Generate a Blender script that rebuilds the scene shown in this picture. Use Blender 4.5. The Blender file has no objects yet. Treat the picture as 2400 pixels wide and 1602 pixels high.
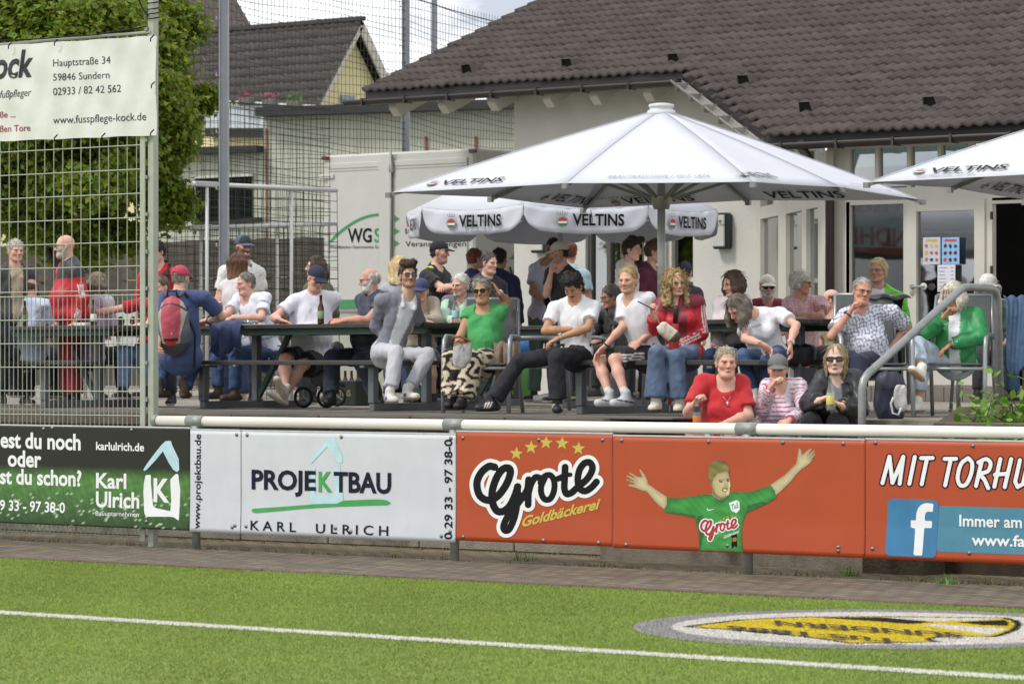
import bpy, math, random
import numpy as np
from mathutils import Vector, Matrix
random.seed(7); RNG = np.random.default_rng(7)
sc = bpy.context.scene
# ------------------------------------------------------------------ camera
FPX, PHI, CH, HY = 8000.0, math.radians(37.8), 1.538, 850.0     # focal length in photo pixels, yaw, eye height, horizon row
cam = bpy.data.objects.new("camera", bpy.data.cameras.new("camera"))
sc.collection.objects.link(cam); sc.camera = cam
cam.location = (0, 0, CH); cam.rotation_euler = (math.pi / 2, 0, PHI)
cam.data.sensor_width = 36; cam.data.lens = 36 * FPX / 2400; cam.data.shift_y = 49 / 2400
cam.data.clip_start = 0.5; cam.data.clip_end = 3000
cam.data.dof.use_dof = True; cam.data.dof.focus_distance = 28.0; cam.data.dof.aperture_fstop = 6.3
# ------------------------------------------------------------------ light
SUN_EL, SUN_AZ = math.radians(52), math.radians(205)      # azimuth clockwise from +Y
wd = bpy.data.worlds.new("World"); sc.world = wd; wd.use_nodes = True
nt = wd.node_tree; nt.nodes.clear()
def nn(t, **kw):
    n = nt.nodes.new(t)
    for k, v in kw.items(): setattr(n, k, v)
    return n
out = nn('ShaderNodeOutputWorld'); bg = nn('ShaderNodeBackground')
sky = nn('ShaderNodeTexSky', sky_type='NISHITA'); sky.sun_disc = False
sky.sun_elevation = SUN_EL; sky.sun_rotation = SUN_AZ; sky.air_density = 1.0; sky.dust_density = .6; sky.ozone_density = 2.0
tc = nn('ShaderNodeTexCoord'); mp = nn('ShaderNodeMapping'); mp.inputs['Scale'].default_value = (1, 1, 2.2)
mp.inputs['Location'].default_value = (3.3, 1.9, 0.2)
nz = nn('ShaderNodeTexNoise'); nz.inputs['Scale'].default_value = 7.0; nz.inputs['Detail'].default_value = 7; nz.inputs['Roughness'].default_value = .55
cr = nn('ShaderNodeValToRGB'); cr.color_ramp.elements[0].position = .42; cr.color_ramp.elements[1].position = .50; cr.color_ramp.elements[0].color = (.42, .42, .42, 1)
mx = nn('ShaderNodeMix', data_type='RGBA'); mx.inputs[7].default_value = (12.0, 12.1, 12.3, 1)
L = nt.links.new
av = nn('ShaderNodeVectorMath', operation='ADD'); av.inputs[1].default_value = (0, 0, .38); L(tc.outputs['Generated'], av.inputs[0]); L(av.outputs[0], sky.inputs[0])
L(tc.outputs['Generated'], mp.inputs[0]); L(mp.outputs[0], nz.inputs[0]); L(nz.outputs[0], cr.inputs[0]); L(cr.outputs[0], mx.inputs[0])
L(sky.outputs[0], mx.inputs[6]); L(mx.outputs[2], bg.inputs[0]); L(bg.outputs[0], out.inputs[0])
bg.inputs[1].default_value = 0.10
sun = bpy.data.objects.new("sun", bpy.data.lights.new("sun", 'SUN')); sc.collection.objects.link(sun)
sun.data.energy = 1.9; sun.data.angle = math.radians(11); sun.data.color = (1, .96, .9)
_sd = Vector((math.sin(SUN_AZ) * math.cos(SUN_EL), math.cos(SUN_AZ) * math.cos(SUN_EL), math.sin(SUN_EL)))
sun.rotation_euler = (-_sd).to_track_quat('-Z', 'Y').to_euler()
sc.view_settings.view_transform = 'Standard'; sc.view_settings.look = 'None'; sc.view_settings.exposure = 0.22
# ------------------------------------------------------------------ geometry of the view: a photo pixel plus a depth or plane is a point
CAM = Vector((0, 0, CH)); VD = Vector((-math.sin(PHI), math.cos(PHI), 0)); VR = Vector((math.cos(PHI), math.sin(PHI), 0)); UP = Vector((0, 0, 1))
def ray(px, py): return VD + VR * ((px - 1200) / FPX) + UP * ((HY - py) / FPX)
def U(px, py, D): return CAM + ray(px, py) * D
def onP(px, py, p0, n):
    q = ray(px, py); p0 = Vector(p0); n = Vector(n)
    return CAM + q * ((p0 - CAM).dot(n) / q.dot(n))
def onY(px, py, Y): return onP(px, py, (0, Y, 0), (0, 1, 0))
def onZ(px, py, z): return onP(px, py, (0, 0, z), (0, 0, 1))
def G(px, Y, z=0.0):
    p = onY(px, HY, Y); return Vector((p.x, p.y, z))
def fdir(a):
    a = math.radians(a); return (-VD) * math.cos(a) + VR * math.sin(a)      # 0 faces the camera, 90 faces picture right
def lin(c):
    if isinstance(c, str): c = [int(c[i:i + 2], 16) / 255 for i in (0, 2, 4)]
    return tuple((x / 12.92 if x <= .04045 else ((x + .055) / 1.055) ** 2.4) for x in c)
# ------------------------------------------------------------------ materials
MATS = {}
def M(name, col='808080', rough=.6, metal=0.0, var=.12, vs=6.0, bump=0.0, bs=60.0, attr=False, spec=.5, coords='Object', stretch=None, stain=None, sheen=0, trans=0):
    if name in MATS: return MATS[name]
    m = bpy.data.materials.new(name); m.use_nodes = True; t = m.node_tree; b = t.nodes['Principled BSDF']; K = t.links.new
    c = lin(col) if isinstance(col, str) else col
    b.inputs['Roughness'].default_value = rough; b.inputs['Metallic'].default_value = metal; b.inputs['Specular IOR Level'].default_value = spec
    if sheen: b.inputs['Sheen Weight'].default_value = sheen
    co = t.nodes.new('ShaderNodeTexCoord'); src = co.outputs[coords]
    if stretch:
        mpp = t.nodes.new('ShaderNodeMapping'); mpp.inputs['Scale'].default_value = stretch; K(src, mpp.inputs[0]); src = mpp.outputs[0]
    n = t.nodes.new('ShaderNodeTexNoise'); n.inputs['Scale'].default_value = vs; n.inputs['Detail'].default_value = 6; n.inputs['Roughness'].default_value = .6; K(src, n.inputs[0])
    mr = t.nodes.new('ShaderNodeMapRange'); mr.inputs[1].default_value = .3; mr.inputs[2].default_value = .7
    mr.inputs[3].default_value = 1 - var; mr.inputs[4].default_value = 1 + var; K(n.outputs[0], mr.inputs[0])
    mu = t.nodes.new('ShaderNodeVectorMath'); mu.operation = 'SCALE'; K(mr.outputs[0], mu.inputs['Scale'])
    if attr:
        a = t.nodes.new('ShaderNodeAttribute'); a.attribute_name = 'Col'; K(a.outputs['Color'], mu.inputs[0])
    else:
        mu.inputs[0].default_value = c
    last = mu.outputs[0]
    if stain:                                   # (colour, scale, threshold): patches of dirt
        n2 = t.nodes.new('ShaderNodeTexNoise'); n2.inputs['Scale'].default_value = stain[1]; n2.inputs['Detail'].default_value = 8; n2.inputs['Roughness'].default_value = .7; K(src, n2.inputs[0])
        r2 = t.nodes.new('ShaderNodeMapRange'); r2.inputs[1].default_value = stain[2]; r2.inputs[2].default_value = stain[2] + .15; r2.inputs[4].default_value = stain[3] if len(stain) > 3 else .7; K(n2.outputs[0], r2.inputs[0])
        m2 = t.nodes.new('ShaderNodeMix'); m2.data_type = 'RGBA'; m2.inputs[7].default_value = (*lin(stain[0]), 1); K(r2.outputs[0], m2.inputs[0]); K(last, m2.inputs[6]); last = m2.outputs[2]
    K(last, b.inputs['Base Color'])
    if bump:
        nb = t.nodes.new('ShaderNodeTexNoise'); nb.inputs['Scale'].default_value = bs; nb.inputs['Detail'].default_value = 4; K(src, nb.inputs[0])
        bp = t.nodes.new('ShaderNodeBump'); bp.inputs['Strength'].default_value = bump; bp.inputs['Distance'].default_value = .02; K(nb.outputs[0], bp.inputs['Height']); K(bp.outputs[0], b.inputs['Normal'])
    if trans:
        tr = t.nodes.new('ShaderNodeBsdfTranslucent'); K(last, tr.inputs[0]); ms = t.nodes.new('ShaderNodeMixShader'); ms.inputs[0].default_value = trans
        K(b.outputs[0], ms.inputs[1]); K(tr.outputs[0], ms.inputs[2]); K(ms.outputs[0], t.nodes['Material Output'].inputs[0])
    MATS[name] = m; return m
def glass(name, tint='8a9a98', clear=.55, rough=.03):
    if name in MATS: return MATS[name]
    m = bpy.data.materials.new(name); m.use_nodes = True; t = m.node_tree; t.nodes.clear(); K = t.links.new
    o = t.nodes.new('ShaderNodeOutputMaterial'); tr = t.nodes.new('ShaderNodeBsdfTransparent'); tr.inputs[0].default_value = (*lin(tint), 1)
    gl = t.nodes.new('ShaderNodeBsdfGlossy'); gl.inputs['Roughness'].default_value = rough; fr = t.nodes.new('ShaderNodeLayerWeight'); fr.inputs[0].default_value = .12
    ad = t.nodes.new('ShaderNodeMath'); ad.operation = 'ADD'; ad.inputs[1].default_value = 1 - clear - .35; ad.use_clamp = True; K(fr.outputs[1], ad.inputs[0])
    ms = t.nodes.new('ShaderNodeMixShader'); K(ad.outputs[0], ms.inputs[0]); K(tr.outputs[0], ms.inputs[1]); K(gl.outputs[0], ms.inputs[2]); K(ms.outputs[0], o.inputs[0])
    MATS[name] = m; return m
# ------------------------------------------------------------------ mesh tools
COL = sc.collection
def put(o, parent=None):
    COL.objects.link(o)
    if parent is not None: o.parent = parent
    return o
def org(parent):                                 # world origin of a parent chain (no rotations are used on parents)
    v = Vector((0, 0, 0))
    while parent is not None: v += parent.location; parent = parent.parent
    return v
def thing(name, label, cat, loc=(0, 0, 0), group=None):
    o = bpy.data.objects.new(name, None); o.location = loc; o.empty_display_size = .1; put(o)
    o['label'] = label; o['category'] = cat
    if group: o['group'] = group
    return o
def tag(o, label, cat, group=None):
    o['label'] = label; o['category'] = cat
    if group: o['group'] = group
    return o
def npmesh(name, V, Q, mat, parent=None, smooth=True, col=None, loc=None):
    """V (n,3) world points, Q faces (list of index lists or an (m,k) array)"""
    V = np.asarray(V, dtype=np.float32); V = globals()['snap_board'](parent, V) if 'snap_board' in globals() else V; o0 = org(parent) if loc is None else Vector(loc)
    me = bpy.data.meshes.new(name); me.vertices.add(len(V)); me.vertices.foreach_set('co', (V - np.array(o0, dtype=np.float32)).ravel())
    if isinstance(Q, np.ndarray):
        k = Q.shape[1]; m = len(Q); idx = Q.ravel(); st = np.arange(m) * k; tot = np.full(m, k)
    else:
        idx = np.fromiter((i for f in Q for i in f), dtype=np.int32); tot = np.array([len(f) for f in Q], dtype=np.int32); m = len(Q); st = np.concatenate([[0], np.cumsum(tot)[:-1]]) if m else tot
    me.loops.add(len(idx)); me.loops.foreach_set('vertex_index', idx.astype(np.int32))
    me.polygons.add(m); me.polygons.foreach_set('loop_start', st.astype(np.int32)); me.polygons.foreach_set('loop_total', tot.astype(np.int32))
    me.polygons.foreach_set('use_smooth', np.full(m, smooth)); me.update(calc_edges=True)
    if col is not None:
        a = me.color_attributes.new('Col', 'FLOAT_COLOR', 'POINT'); c4 = np.ones((len(V), 4), dtype=np.float32); c4[:, :3] = col; a.data.foreach_set('color', c4.ravel())
    me.materials.append(mat)
    o = bpy.data.objects.new(name, me); put(o, parent)
    if parent is None or loc is not None: o.location = o0
    return o
class MB:
    def __init__(s): s.v = []; s.f = []; s.c = []; s.cc = None; s.marks = []; s.split = True
    def mark(s): s.marks.append((len(s.v), len(s.f)))
    def add(s, vs, fs):
        b = len(s.v); s.v += [tuple(v) for v in vs]; s.f += [[i + b for i in f] for f in fs]
        if s.cc is not None: s.c += [s.cc] * len(vs)
        return s
    def box(s, c, size, ax=None, bevel=0):
        c = Vector(c); X, Y, Z = ax if ax else (Vector((1, 0, 0)), Vector((0, 1, 0)), Vector((0, 0, 1))); a, b, h = size[0] / 2, size[1] / 2, size[2] / 2
        if bevel:                                   # chamfer all edges
            e = min(bevel, a * .9, b * .9, h * .9); pts = []; 
            for sx in (-1, 1):
                for sy in (-1, 1):
                    for sz in (-1, 1):
                        pts += [c + X * sx * a + Y * sy * (b - e) + Z * sz * (h - e), c + X * sx * (a - e) + Y * sy * b + Z * sz * (h - e), c + X * sx * (a - e) + Y * sy * (b - e) + Z * sz * h]
            I = lambda x, y, z, k: ((x * 2 + y) * 2 + z) * 3 + k
            fs = [[I(0,0,0,0),I(0,0,1,0),I(0,1,1,0),I(0,1,0,0)],[I(1,0,0,0),I(1,1,0,0),I(1,1,1,0),I(1,0,1,0)],[I(0,0,0,1),I(1,0,0,1),I(1,0,1,1),I(0,0,1,1)],[I(0,1,0,1),I(0,1,1,1),I(1,1,1,1),I(1,1,0,1)],[I(0,0,0,2),I(0,1,0,2),I(1,1,0,2),I(1,0,0,2)],[I(0,0,1,2),I(1,0,1,2),I(1,1,1,2),I(0,1,1,2)]]
            for p in (0, 1):
                for q in (0, 1):
                    fs += [[I(p,q,0,0),I(p,q,1,0),I(p,q,1,1),I(p,q,0,1)], [I(p,0,q,0),I(p,1,q,0),I(p,1,q,2),I(p,0,q,2)], [I(0,p,q,1),I(1,p,q,1),I(1,p,q,2),I(0,p,q,2)]]
            fs += [[I(x,y,z,0),I(x,y,z,1),I(x,y,z,2)] for x in (0,1) for y in (0,1) for z in (0,1)]
            return s.add(pts, fs)
        pts = [c + X * sx * a + Y * sy * b + Z * sz * h for sx in (-1, 1) for sy in (-1, 1) for sz in (-1, 1)]
        return s.add(pts, [[0, 1, 3, 2], [4, 6, 7, 5], [0, 4, 5, 1], [2, 3, 7, 6], [0, 2, 6, 4], [1, 5, 7, 3]])
    def span(s, p, q, w, h, up=UP, bevel=0):         # a bar of section w x h from p to q
        p, q = Vector(p), Vector(q); d = q - p; l = d.length; d.normalize(); upv = Vector(up)
        if abs(d.dot(upv)) > .98: upv = Vector((0, 1, 0))
        sd = d.cross(upv).normalized(); u2 = sd.cross(d)
        return s.box((p + q) / 2, (l, w, h), (d, sd, u2), bevel)
    def tube(s, pts, r, n=8, cap=True, closed=False):
        pts = [Vector(p) for p in pts]; rs = r if isinstance(r, (list, tuple)) else [r] * len(pts); m = len(pts); vs = []; fs = []; pu = None
        for i, p in enumerate(pts):
            if closed: d = pts[(i + 1) % m] - pts[i - 1]
            else: d = (pts[min(i + 1, m - 1)] - pts[max(i - 1, 0)])
            d.normalize()
            if pu is None: pu = d.orthogonal().normalized()
            u = (pu - d * pu.dot(d)); u.normalize(); pu = u; w = d.cross(u)
            vs += [p + (u * math.cos(2 * math.pi * k / n) + w * math.sin(2 * math.pi * k / n)) * rs[i] for k in range(n)]
        for i in range(m if closed else m - 1):
            j = (i + 1) % m
            fs += [[i * n + k, i * n + (k + 1) % n, j * n + (k + 1) % n, j * n + k] for k in range(n)]
        if cap and not closed: fs += [list(range(n))[::-1], [(m - 1) * n + k for k in range(n)]]
        return s.add(vs, fs)
    def lathe(s, base, prof, n=16, ax=UP):            # prof: (radius, height) list
        base = Vector(base); ax = Vector(ax).normalized(); u = ax.orthogonal().normalized(); w = ax.cross(u); vs = []; fs = []
        for r, h in prof: vs += [base + ax * h + (u * math.cos(2 * math.pi * k / n) + w * math.sin(2 * math.pi * k / n)) * r for k in range(n)]
        for i in range(len(prof) - 1): fs += [[i * n + k, i * n + (k + 1) % n, (i + 1) * n + (k + 1) % n, (i + 1) * n + k] for k in range(n)]
        fs += [list(range(n))[::-1], [(len(prof) - 1) * n + k for k in range(n)]]
        return s.add(vs, fs)
    def poly(s, pts):
        s.mark(); return s.add(pts, [list(range(len(pts)))])
    def prism(s, pts, off):                           # closed solid from a polygon swept by vector off
        n = len(pts); off = Vector(off); a = [Vector(p) for p in pts]
        return s.add(a + [p + off for p in a], [list(range(n))[::-1], list(range(n, 2 * n))] + [[i, (i + 1) % n, n + (i + 1) % n, n + i] for i in range(n)])
    def build(s, name, mat, parent=None, smooth=False, loc=None):
        if len(s.marks) > 1 and s.split and parent is not None and not s.c:      # separate inscriptions and prints become separate parts
            mk = s.marks + [(len(s.v), len(s.f))]; mk[0] = (0, 0); first = None
            for (va, fa), (vb, fb) in zip(mk[:-1], mk[1:]):
                o = npmesh(name, np.array(s.v[va:vb], dtype=np.float32), [[i - va for i in f] for f in s.f[fa:fb]], mat, parent, smooth); first = first or o
            return first
        o = npmesh(name, np.array(s.v, dtype=np.float32).reshape(-1, 3), s.f, mat, parent, smooth, col=np.array(s.c, dtype=np.float32) if s.c else None, loc=loc)
        if smooth: o.data.polygons.foreach_set('use_smooth', [len(p.vertices) <= 4 for p in o.data.polygons])
        return o
def structure(o): o['kind'] = 'structure'; return o
# ------------------------------------------------------------------ flat lettering and prints
_tx = {}
def text_geo(t, bold=0.0, shear=0.0, space=1.0):
    key = (t, bold, shear, space)
    if key not in _tx:
        cu = bpy.data.curves.new('lettering', 'FONT'); cu.body = t; cu.dimensions = '2D'; cu.fill_mode = 'FRONT'; cu.offset = bold; cu.shear = shear; cu.resolution_u = 3; cu.space_character = space
        ob = bpy.data.objects.new('lettering', cu); COL.objects.link(ob); dg = bpy.context.evaluated_depsgraph_get(); dg.update()
        me = bpy.data.meshes.new_from_object(ob.evaluated_get(dg)); v = np.zeros(len(me.vertices) * 3, dtype=np.float32); me.vertices.foreach_get('co', v)
        _tx[key] = (v.reshape(-1, 3)[:, :2].copy(), [list(p.vertices) for p in me.polygons])
        bpy.data.objects.remove(ob); bpy.data.curves.remove(cu); bpy.data.meshes.remove(me)
    return _tx[key]
CAPH = None
def text_on(mb, t, bl, br, tl, bold=0.0, shear=0.0, space=1.0, cap=True, bend=None):
    """lettering whose baseline runs bl-br and whose capitals reach tl (3D points)"""
    global CAPH
    if CAPH is None: CAPH = float(text_geo('H')[0][:, 1].max())
    mb.mark(); v, f = text_geo(t, bold, shear, space); bl, br, tl = Vector(bl), Vector(br), Vector(tl)
    x0, x1 = v[:, 0].min(), v[:, 0].max(); ex = np.array(br - bl); ey = np.array(tl - bl)
    P = np.array(bl)[None] + ((v[:, 0] - x0) / (x1 - x0))[:, None] * ex + (v[:, 1] / CAPH)[:, None] * ey
    return mb.add([tuple(p) for p in P], f)
def stroke_sdf(strokes, P):
    """strokes: list of (points, width or widths); P (n,2): distance to the nearest stroke edge"""
    d = np.full(len(P), 1e9)
    for pts, w in strokes:
        pts = np.asarray(pts, float); ws = np.full(len(pts), w) if np.isscalar(w) else np.asarray(w, float)
        for i in range(len(pts) - 1):
            a, b = pts[i], pts[i + 1]; ab = b - a; t = np.clip(((P - a) @ ab) / max(ab @ ab, 1e-9), 0, 1)
            d = np.minimum(d, np.linalg.norm(P - a - t[:, None] * ab, axis=1) - (ws[i] + t * (ws[i + 1] - ws[i])) / 2)
    return d
def fill2d(sdf, lo, hi, h):
    """triangulated region sdf < 0 of the rectangle lo-hi: (verts2d, faces)"""
    nx, ny = int((hi[0] - lo[0]) / h) + 2, int((hi[1] - lo[1]) / h) + 2
    xs = lo[0] + np.arange(nx) * h; ys = lo[1] + np.arange(ny) * h; X, Y = np.meshgrid(xs, ys, indexing='ij'); d = sdf(np.stack([X.ravel(), Y.ravel()], 1)).reshape(nx, ny)
    vs, fs, ids = [], [], {}
    def vid(key, p):
        if key not in ids: ids[key] = len(vs); vs.append(p)
        return ids[key]
    ins = d < 0; cnt = ins[:-1, :-1].astype(int) + ins[1:, :-1] + ins[:-1, 1:] + ins[1:, 1:]
    for i, j in zip(*np.nonzero(cnt)):
        q = [(i, j), (i + 1, j), (i + 1, j + 1), (i, j + 1)]
        if cnt[i, j] == 4: fs.append([vid(k, (xs[k[0]], ys[k[1]])) for k in q]); continue
        for tri in ((q[0], q[1], q[2]), (q[0], q[2], q[3])):
            f = []
            for a in range(3):
                A, B = tri[a], tri[(a + 1) % 3]; da, db = d[A], d[B]
                if da < 0: f.append(vid(A, (xs[A[0]], ys[A[1]])))
                if (da < 0) != (db < 0):
                    t = da / (da - db); k = (A, B) if A < B else (B, A); f.append(vid(k, (xs[A[0]] + t * (xs[B[0]] - xs[A[0]]), ys[A[1]] + t * (ys[B[1]] - ys[A[1]]))))
            if len(f) > 2: fs.append(f)
    return vs, fs
def curve(pts, n=8):
    """Catmull-Rom through 2D points"""
    p = [np.array(q, float) for q in pts]; p = [2 * p[0] - p[1]] + p + [2 * p[-1] - p[-2]]; out = []
    for i in range(1, len(p) - 2):
        for k in range(n):
            t = k / n; out.append(.5 * ((2 * p[i]) + (-p[i - 1] + p[i + 1]) * t + (2 * p[i - 1] - 5 * p[i] + 4 * p[i + 1] - p[i + 2]) * t * t + (-p[i - 1] + 3 * p[i] - 3 * p[i + 1] + p[i + 2]) * t ** 3))
    return out + [p[-2]]
def print_strokes(mb, strokes, grow, mapf, h=2.0):
    """strokes given in photo pixels laid on a surface through mapf(px, py)"""
    al = np.concatenate([np.asarray(s[0], float) for s in strokes]); m = 30 + grow
    v, f = fill2d(lambda P: stroke_sdf(strokes, P) - grow, al.min(0) - m, al.max(0) + m, h)
    return mb.add([mapf(*p) for p in v], f)
def print_poly(mb, pts, mapf, h=7.0):
    """a filled outline in photo pixels, cut fine enough to follow a curved panel"""
    p = np.asarray(pts, float); ring = [(np.vstack([p, p[:1]]), 0)]
    def sd(P):
        r = np.zeros(len(P), bool); n = len(p)
        for i in range(n):
            a, b = p[i], p[(i + 1) % n]; m = (a[1] > P[:, 1]) != (b[1] > P[:, 1])
            with np.errstate(divide='ignore', invalid='ignore'): r ^= m & (P[:, 0] < (b[0] - a[0]) * (P[:, 1] - a[1]) / (b[1] - a[1]) + a[0])
        d = stroke_sdf(ring, P); return np.where(r, -d, d) - 1e-3
    v, f = fill2d(sd, p.min(0) - h, p.max(0) + h, h); mb.mark(); return mb.add([mapf(*q) for q in v], f)
def raster_print(name, polys, mapf, parent, mat, h=1.7, seed=3):
    """a printed picture as a fine coloured sheet: polys = (points, colour, edge darkening, fold amount) from back to front, in photo pixels"""
    al = np.concatenate([np.asarray(p[0], float) for p in polys]); lo, hi = al.min(0), al.max(0); nx, ny = ((hi - lo) / h).astype(int) + 2; xs = lo[0] + np.arange(nx) * h; ys = lo[1] + np.arange(ny) * h; X, Y = np.meshgrid(xs, ys, indexing='ij'); X, Y = X.ravel(), Y.ravel()
    col = np.zeros((len(X), 3)); on_ = np.zeros(len(X), bool); P = np.stack([X, Y], 1)
    for pts, c, ed, fo in polys:
        pts = np.asarray(pts, float); r = np.zeros(len(X), bool); n = len(pts)
        for i in range(n):
            a, b = pts[i], pts[(i + 1) % n]; m = (a[1] > Y) != (b[1] > Y)
            with np.errstate(divide='ignore', invalid='ignore'): r ^= m & (X < (b[0] - a[0]) * (Y - a[1]) / (b[1] - a[1]) + a[0])
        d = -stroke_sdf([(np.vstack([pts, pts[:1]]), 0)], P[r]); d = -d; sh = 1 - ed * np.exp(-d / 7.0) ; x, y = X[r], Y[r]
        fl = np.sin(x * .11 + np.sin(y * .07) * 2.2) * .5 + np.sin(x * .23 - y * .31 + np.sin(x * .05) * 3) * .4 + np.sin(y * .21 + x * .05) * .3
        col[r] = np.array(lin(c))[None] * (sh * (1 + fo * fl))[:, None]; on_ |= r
    I = np.arange(nx * ny).reshape(nx, ny); q = np.stack([I[:-1, :-1], I[1:, :-1], I[1:, 1:], I[:-1, 1:]], -1).reshape(-1, 4); q = q[on_[q].sum(1) >= 3]; c4 = col.copy()
    bad = ~on_
    for a in (1, -1, ny, -ny):
        s2 = np.roll(on_, a); m = bad & s2; c4[m] = np.roll(col, a, 0)[m]
    used = np.unique(q); mp2 = np.full(nx * ny, -1); mp2[used] = np.arange(len(used)); V = [tuple(mapf(X[i], Y[i])) for i in used]
    return npmesh(name, V, mp2[q].astype(np.int32), mat, parent, False, np.clip(c4[used], 0, 1))
# =================================================================== ground, terrace, steps
def paver(name, c1, c2, mortar, w, h, rough=.85, bump=.4, rot=0, var=.2):
    m = M(name, c1, rough, var=var, vs=1.3, stain=('4a443a', .9, .56, .5)); t = m.node_tree; K = t.links.new; b = t.nodes['Principled BSDF']
    mu = [n for n in t.nodes if n.type == 'VECT_MATH'][0]; br = t.nodes.new('ShaderNodeTexBrick'); mpp = t.nodes.new('ShaderNodeMapping'); mpp.inputs['Rotation'].default_value = (0, 0, rot)
    co = [n for n in t.nodes if n.type == 'TEX_COORD'][0]; K(co.outputs['Object'], mpp.inputs[0]); K(mpp.outputs[0], br.inputs[0])
    for i, c in ((1, c1), (2, c2), (3, mortar)): br.inputs[i].default_value = (*lin(c), 1)
    br.inputs['Scale'].default_value = 1; br.inputs['Brick Width'].default_value = w; br.inputs['Row Height'].default_value = h; br.inputs['Mortar Size'].default_value = .011; br.inputs['Bias'].default_value = 0
    K(br.outputs[0], mu.inputs[0])
    n = t.nodes.new('ShaderNodeTexNoise'); n.inputs['Scale'].default_value = 120; K(co.outputs['Object'], n.inputs[0])
    a = t.nodes.new('ShaderNodeMath'); a.operation = 'MULTIPLY_ADD'; a.inputs[1].default_value = -1.5; K(br.outputs[1], a.inputs[0]); K(n.outputs[0], a.inputs[2])
    bp = t.nodes.new('ShaderNodeBump'); bp.inputs['Strength'].default_value = bump; bp.inputs['Distance'].default_value = .01; K(a.outputs[0], bp.inputs['Height']); K(bp.outputs[0], b.inputs['Normal'])
    return m
def sheet(name, x0, x1, y0, y1, z, mat): return structure(MB().add([(x0, y0, z), (x1, y0, z), (x1, y1, z), (x0, y1, z)], [[0, 1, 2, 3]]).build(name, mat, loc=(0, 0, 0)))
sheet('ground', -1500, 1500, -300, 2500, -.06, M('earth', '6b6a55', .9, var=.2, vs=.3))
sheet('pitch', -90, 60, -20, 18.75, 0, M('turf_base', '7d8f40', .95, var=.12, vs=3, bump=.6, bs=300))
kb = MB()
x = -60.0
while x < 10:
    w = .98; kb.box((x + .49, 18.80, -.03 + random.uniform(-.002, .003)), (w - .012, .09, .10), bevel=.006); x += w
structure(kb.build('edging', M('kerb_red', '66524f', .85, var=.25, vs=5, bump=.4, bs=80), loc=(0, 0, 0)))
sheet('pavement', -70, 20, 18.85, 20.72, .004, paver('paver_dark', '766b5b', '5c5243', '39332a', .22, .11, rot=.35, bump=.5))
sheet('footpath', -70, 20, 20.72, 21.97, .0, paver('paver_light', '8b7f69', '756a54', '4b4334', .22, .11, rot=.0, bump=.5))
TZ = 1.1; WY = 21.9; SX0, SX1 = -15.45, -13.32                                    # terrace height, wall face, stair opening
tm = paver('terrace_pavers', '969083', '89837a', '6d675b', .24, .16, bump=.3); asp = M('asphalt', '66625a', .9, var=.15, vs=3, bump=.5, bs=180, stain=('4b4740', 1.2, .55, .6))
structure(MB().box((-41.0, 46.0, TZ - .55), (51.2, 46.0, 1.1)).box((-6, 46.0, TZ - .55), (14.6, 46.0, 1.1)).box(((SX0 + SX1) / 2, 46.45, TZ - .553), (SX1 - SX0 - .004, 46.9, 1.1)).build('terrace', tm, loc=(0, 0, 0)))
structure(MB().box((-41, 22.5, TZ - .0), (51.2, 1.2, .012)).build('terrace_walkway', asp, loc=(0, 0, 0)))
cap = MB(); x = -60.0; blk = MB()
while x < 0:
    if not (SX0 - .99 < x < SX1): cap.box((x + .5, WY + .06, TZ - .055), (.985, .28, .11), bevel=.008)
    for k in range(5):
        if not (SX0 - .99 < x < SX1): blk.box((x + .5 + (k % 2) * .25, WY + .14, .1 + k * .2), (.988, .2, .193), bevel=.008)
    x += 1.0
rw = thing('retaining_wall', 'grey concrete block wall with dark cap carrying the terrace behind the advertising boards', 'wall', (-30, WY, 0))
blk.build('blocks', M('concrete_block', '8d887b', .9, var=.22, vs=3, bump=.5, bs=60, stain=('3e3a30', 1.6, .5, .7)), rw); cap.build('coping', M('concrete_cap', '5f594e', .9, var=.2, vs=4, bump=.6, bs=70), rw)
stp = MB()
for y0, z0, z1_ in ((21.56, 0, .733), (22.15, .733, .917), (22.6, .917, 1.096)): stp.box(((SX0 + SX1) / 2 - .2, (y0 + 23.2) / 2, (z0 + z1_) / 2), (SX1 - SX0 + .4, 23.2 - y0, z1_ - z0))
structure(stp.build('steps', M('concrete_step', '827c70', .9, var=.2, vs=4, bump=.4, bs=80, stain=('3e3a30', 1.6, .5, .7)), loc=(0, 0, 0)))
ck = thing('stair_cheek_wall', 'weathered brown concrete stair cheek with sloping top beside the steps', 'wall', (-13.0, 22.3, 0))
MB().prism([(-13.31, 21.35, 0), (-13.31, 21.35, .74), (-13.31, 22.75, 1.2), (-13.31, 23.6, 1.2), (-13.31, 23.6, 0)], (.52, 0, 0)).build('body', M('cheek_concrete', '544b3d', .95, var=.3, vs=6, bump=.7, bs=50, stain=('2f2a20', 3, .5)), ck)
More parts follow.
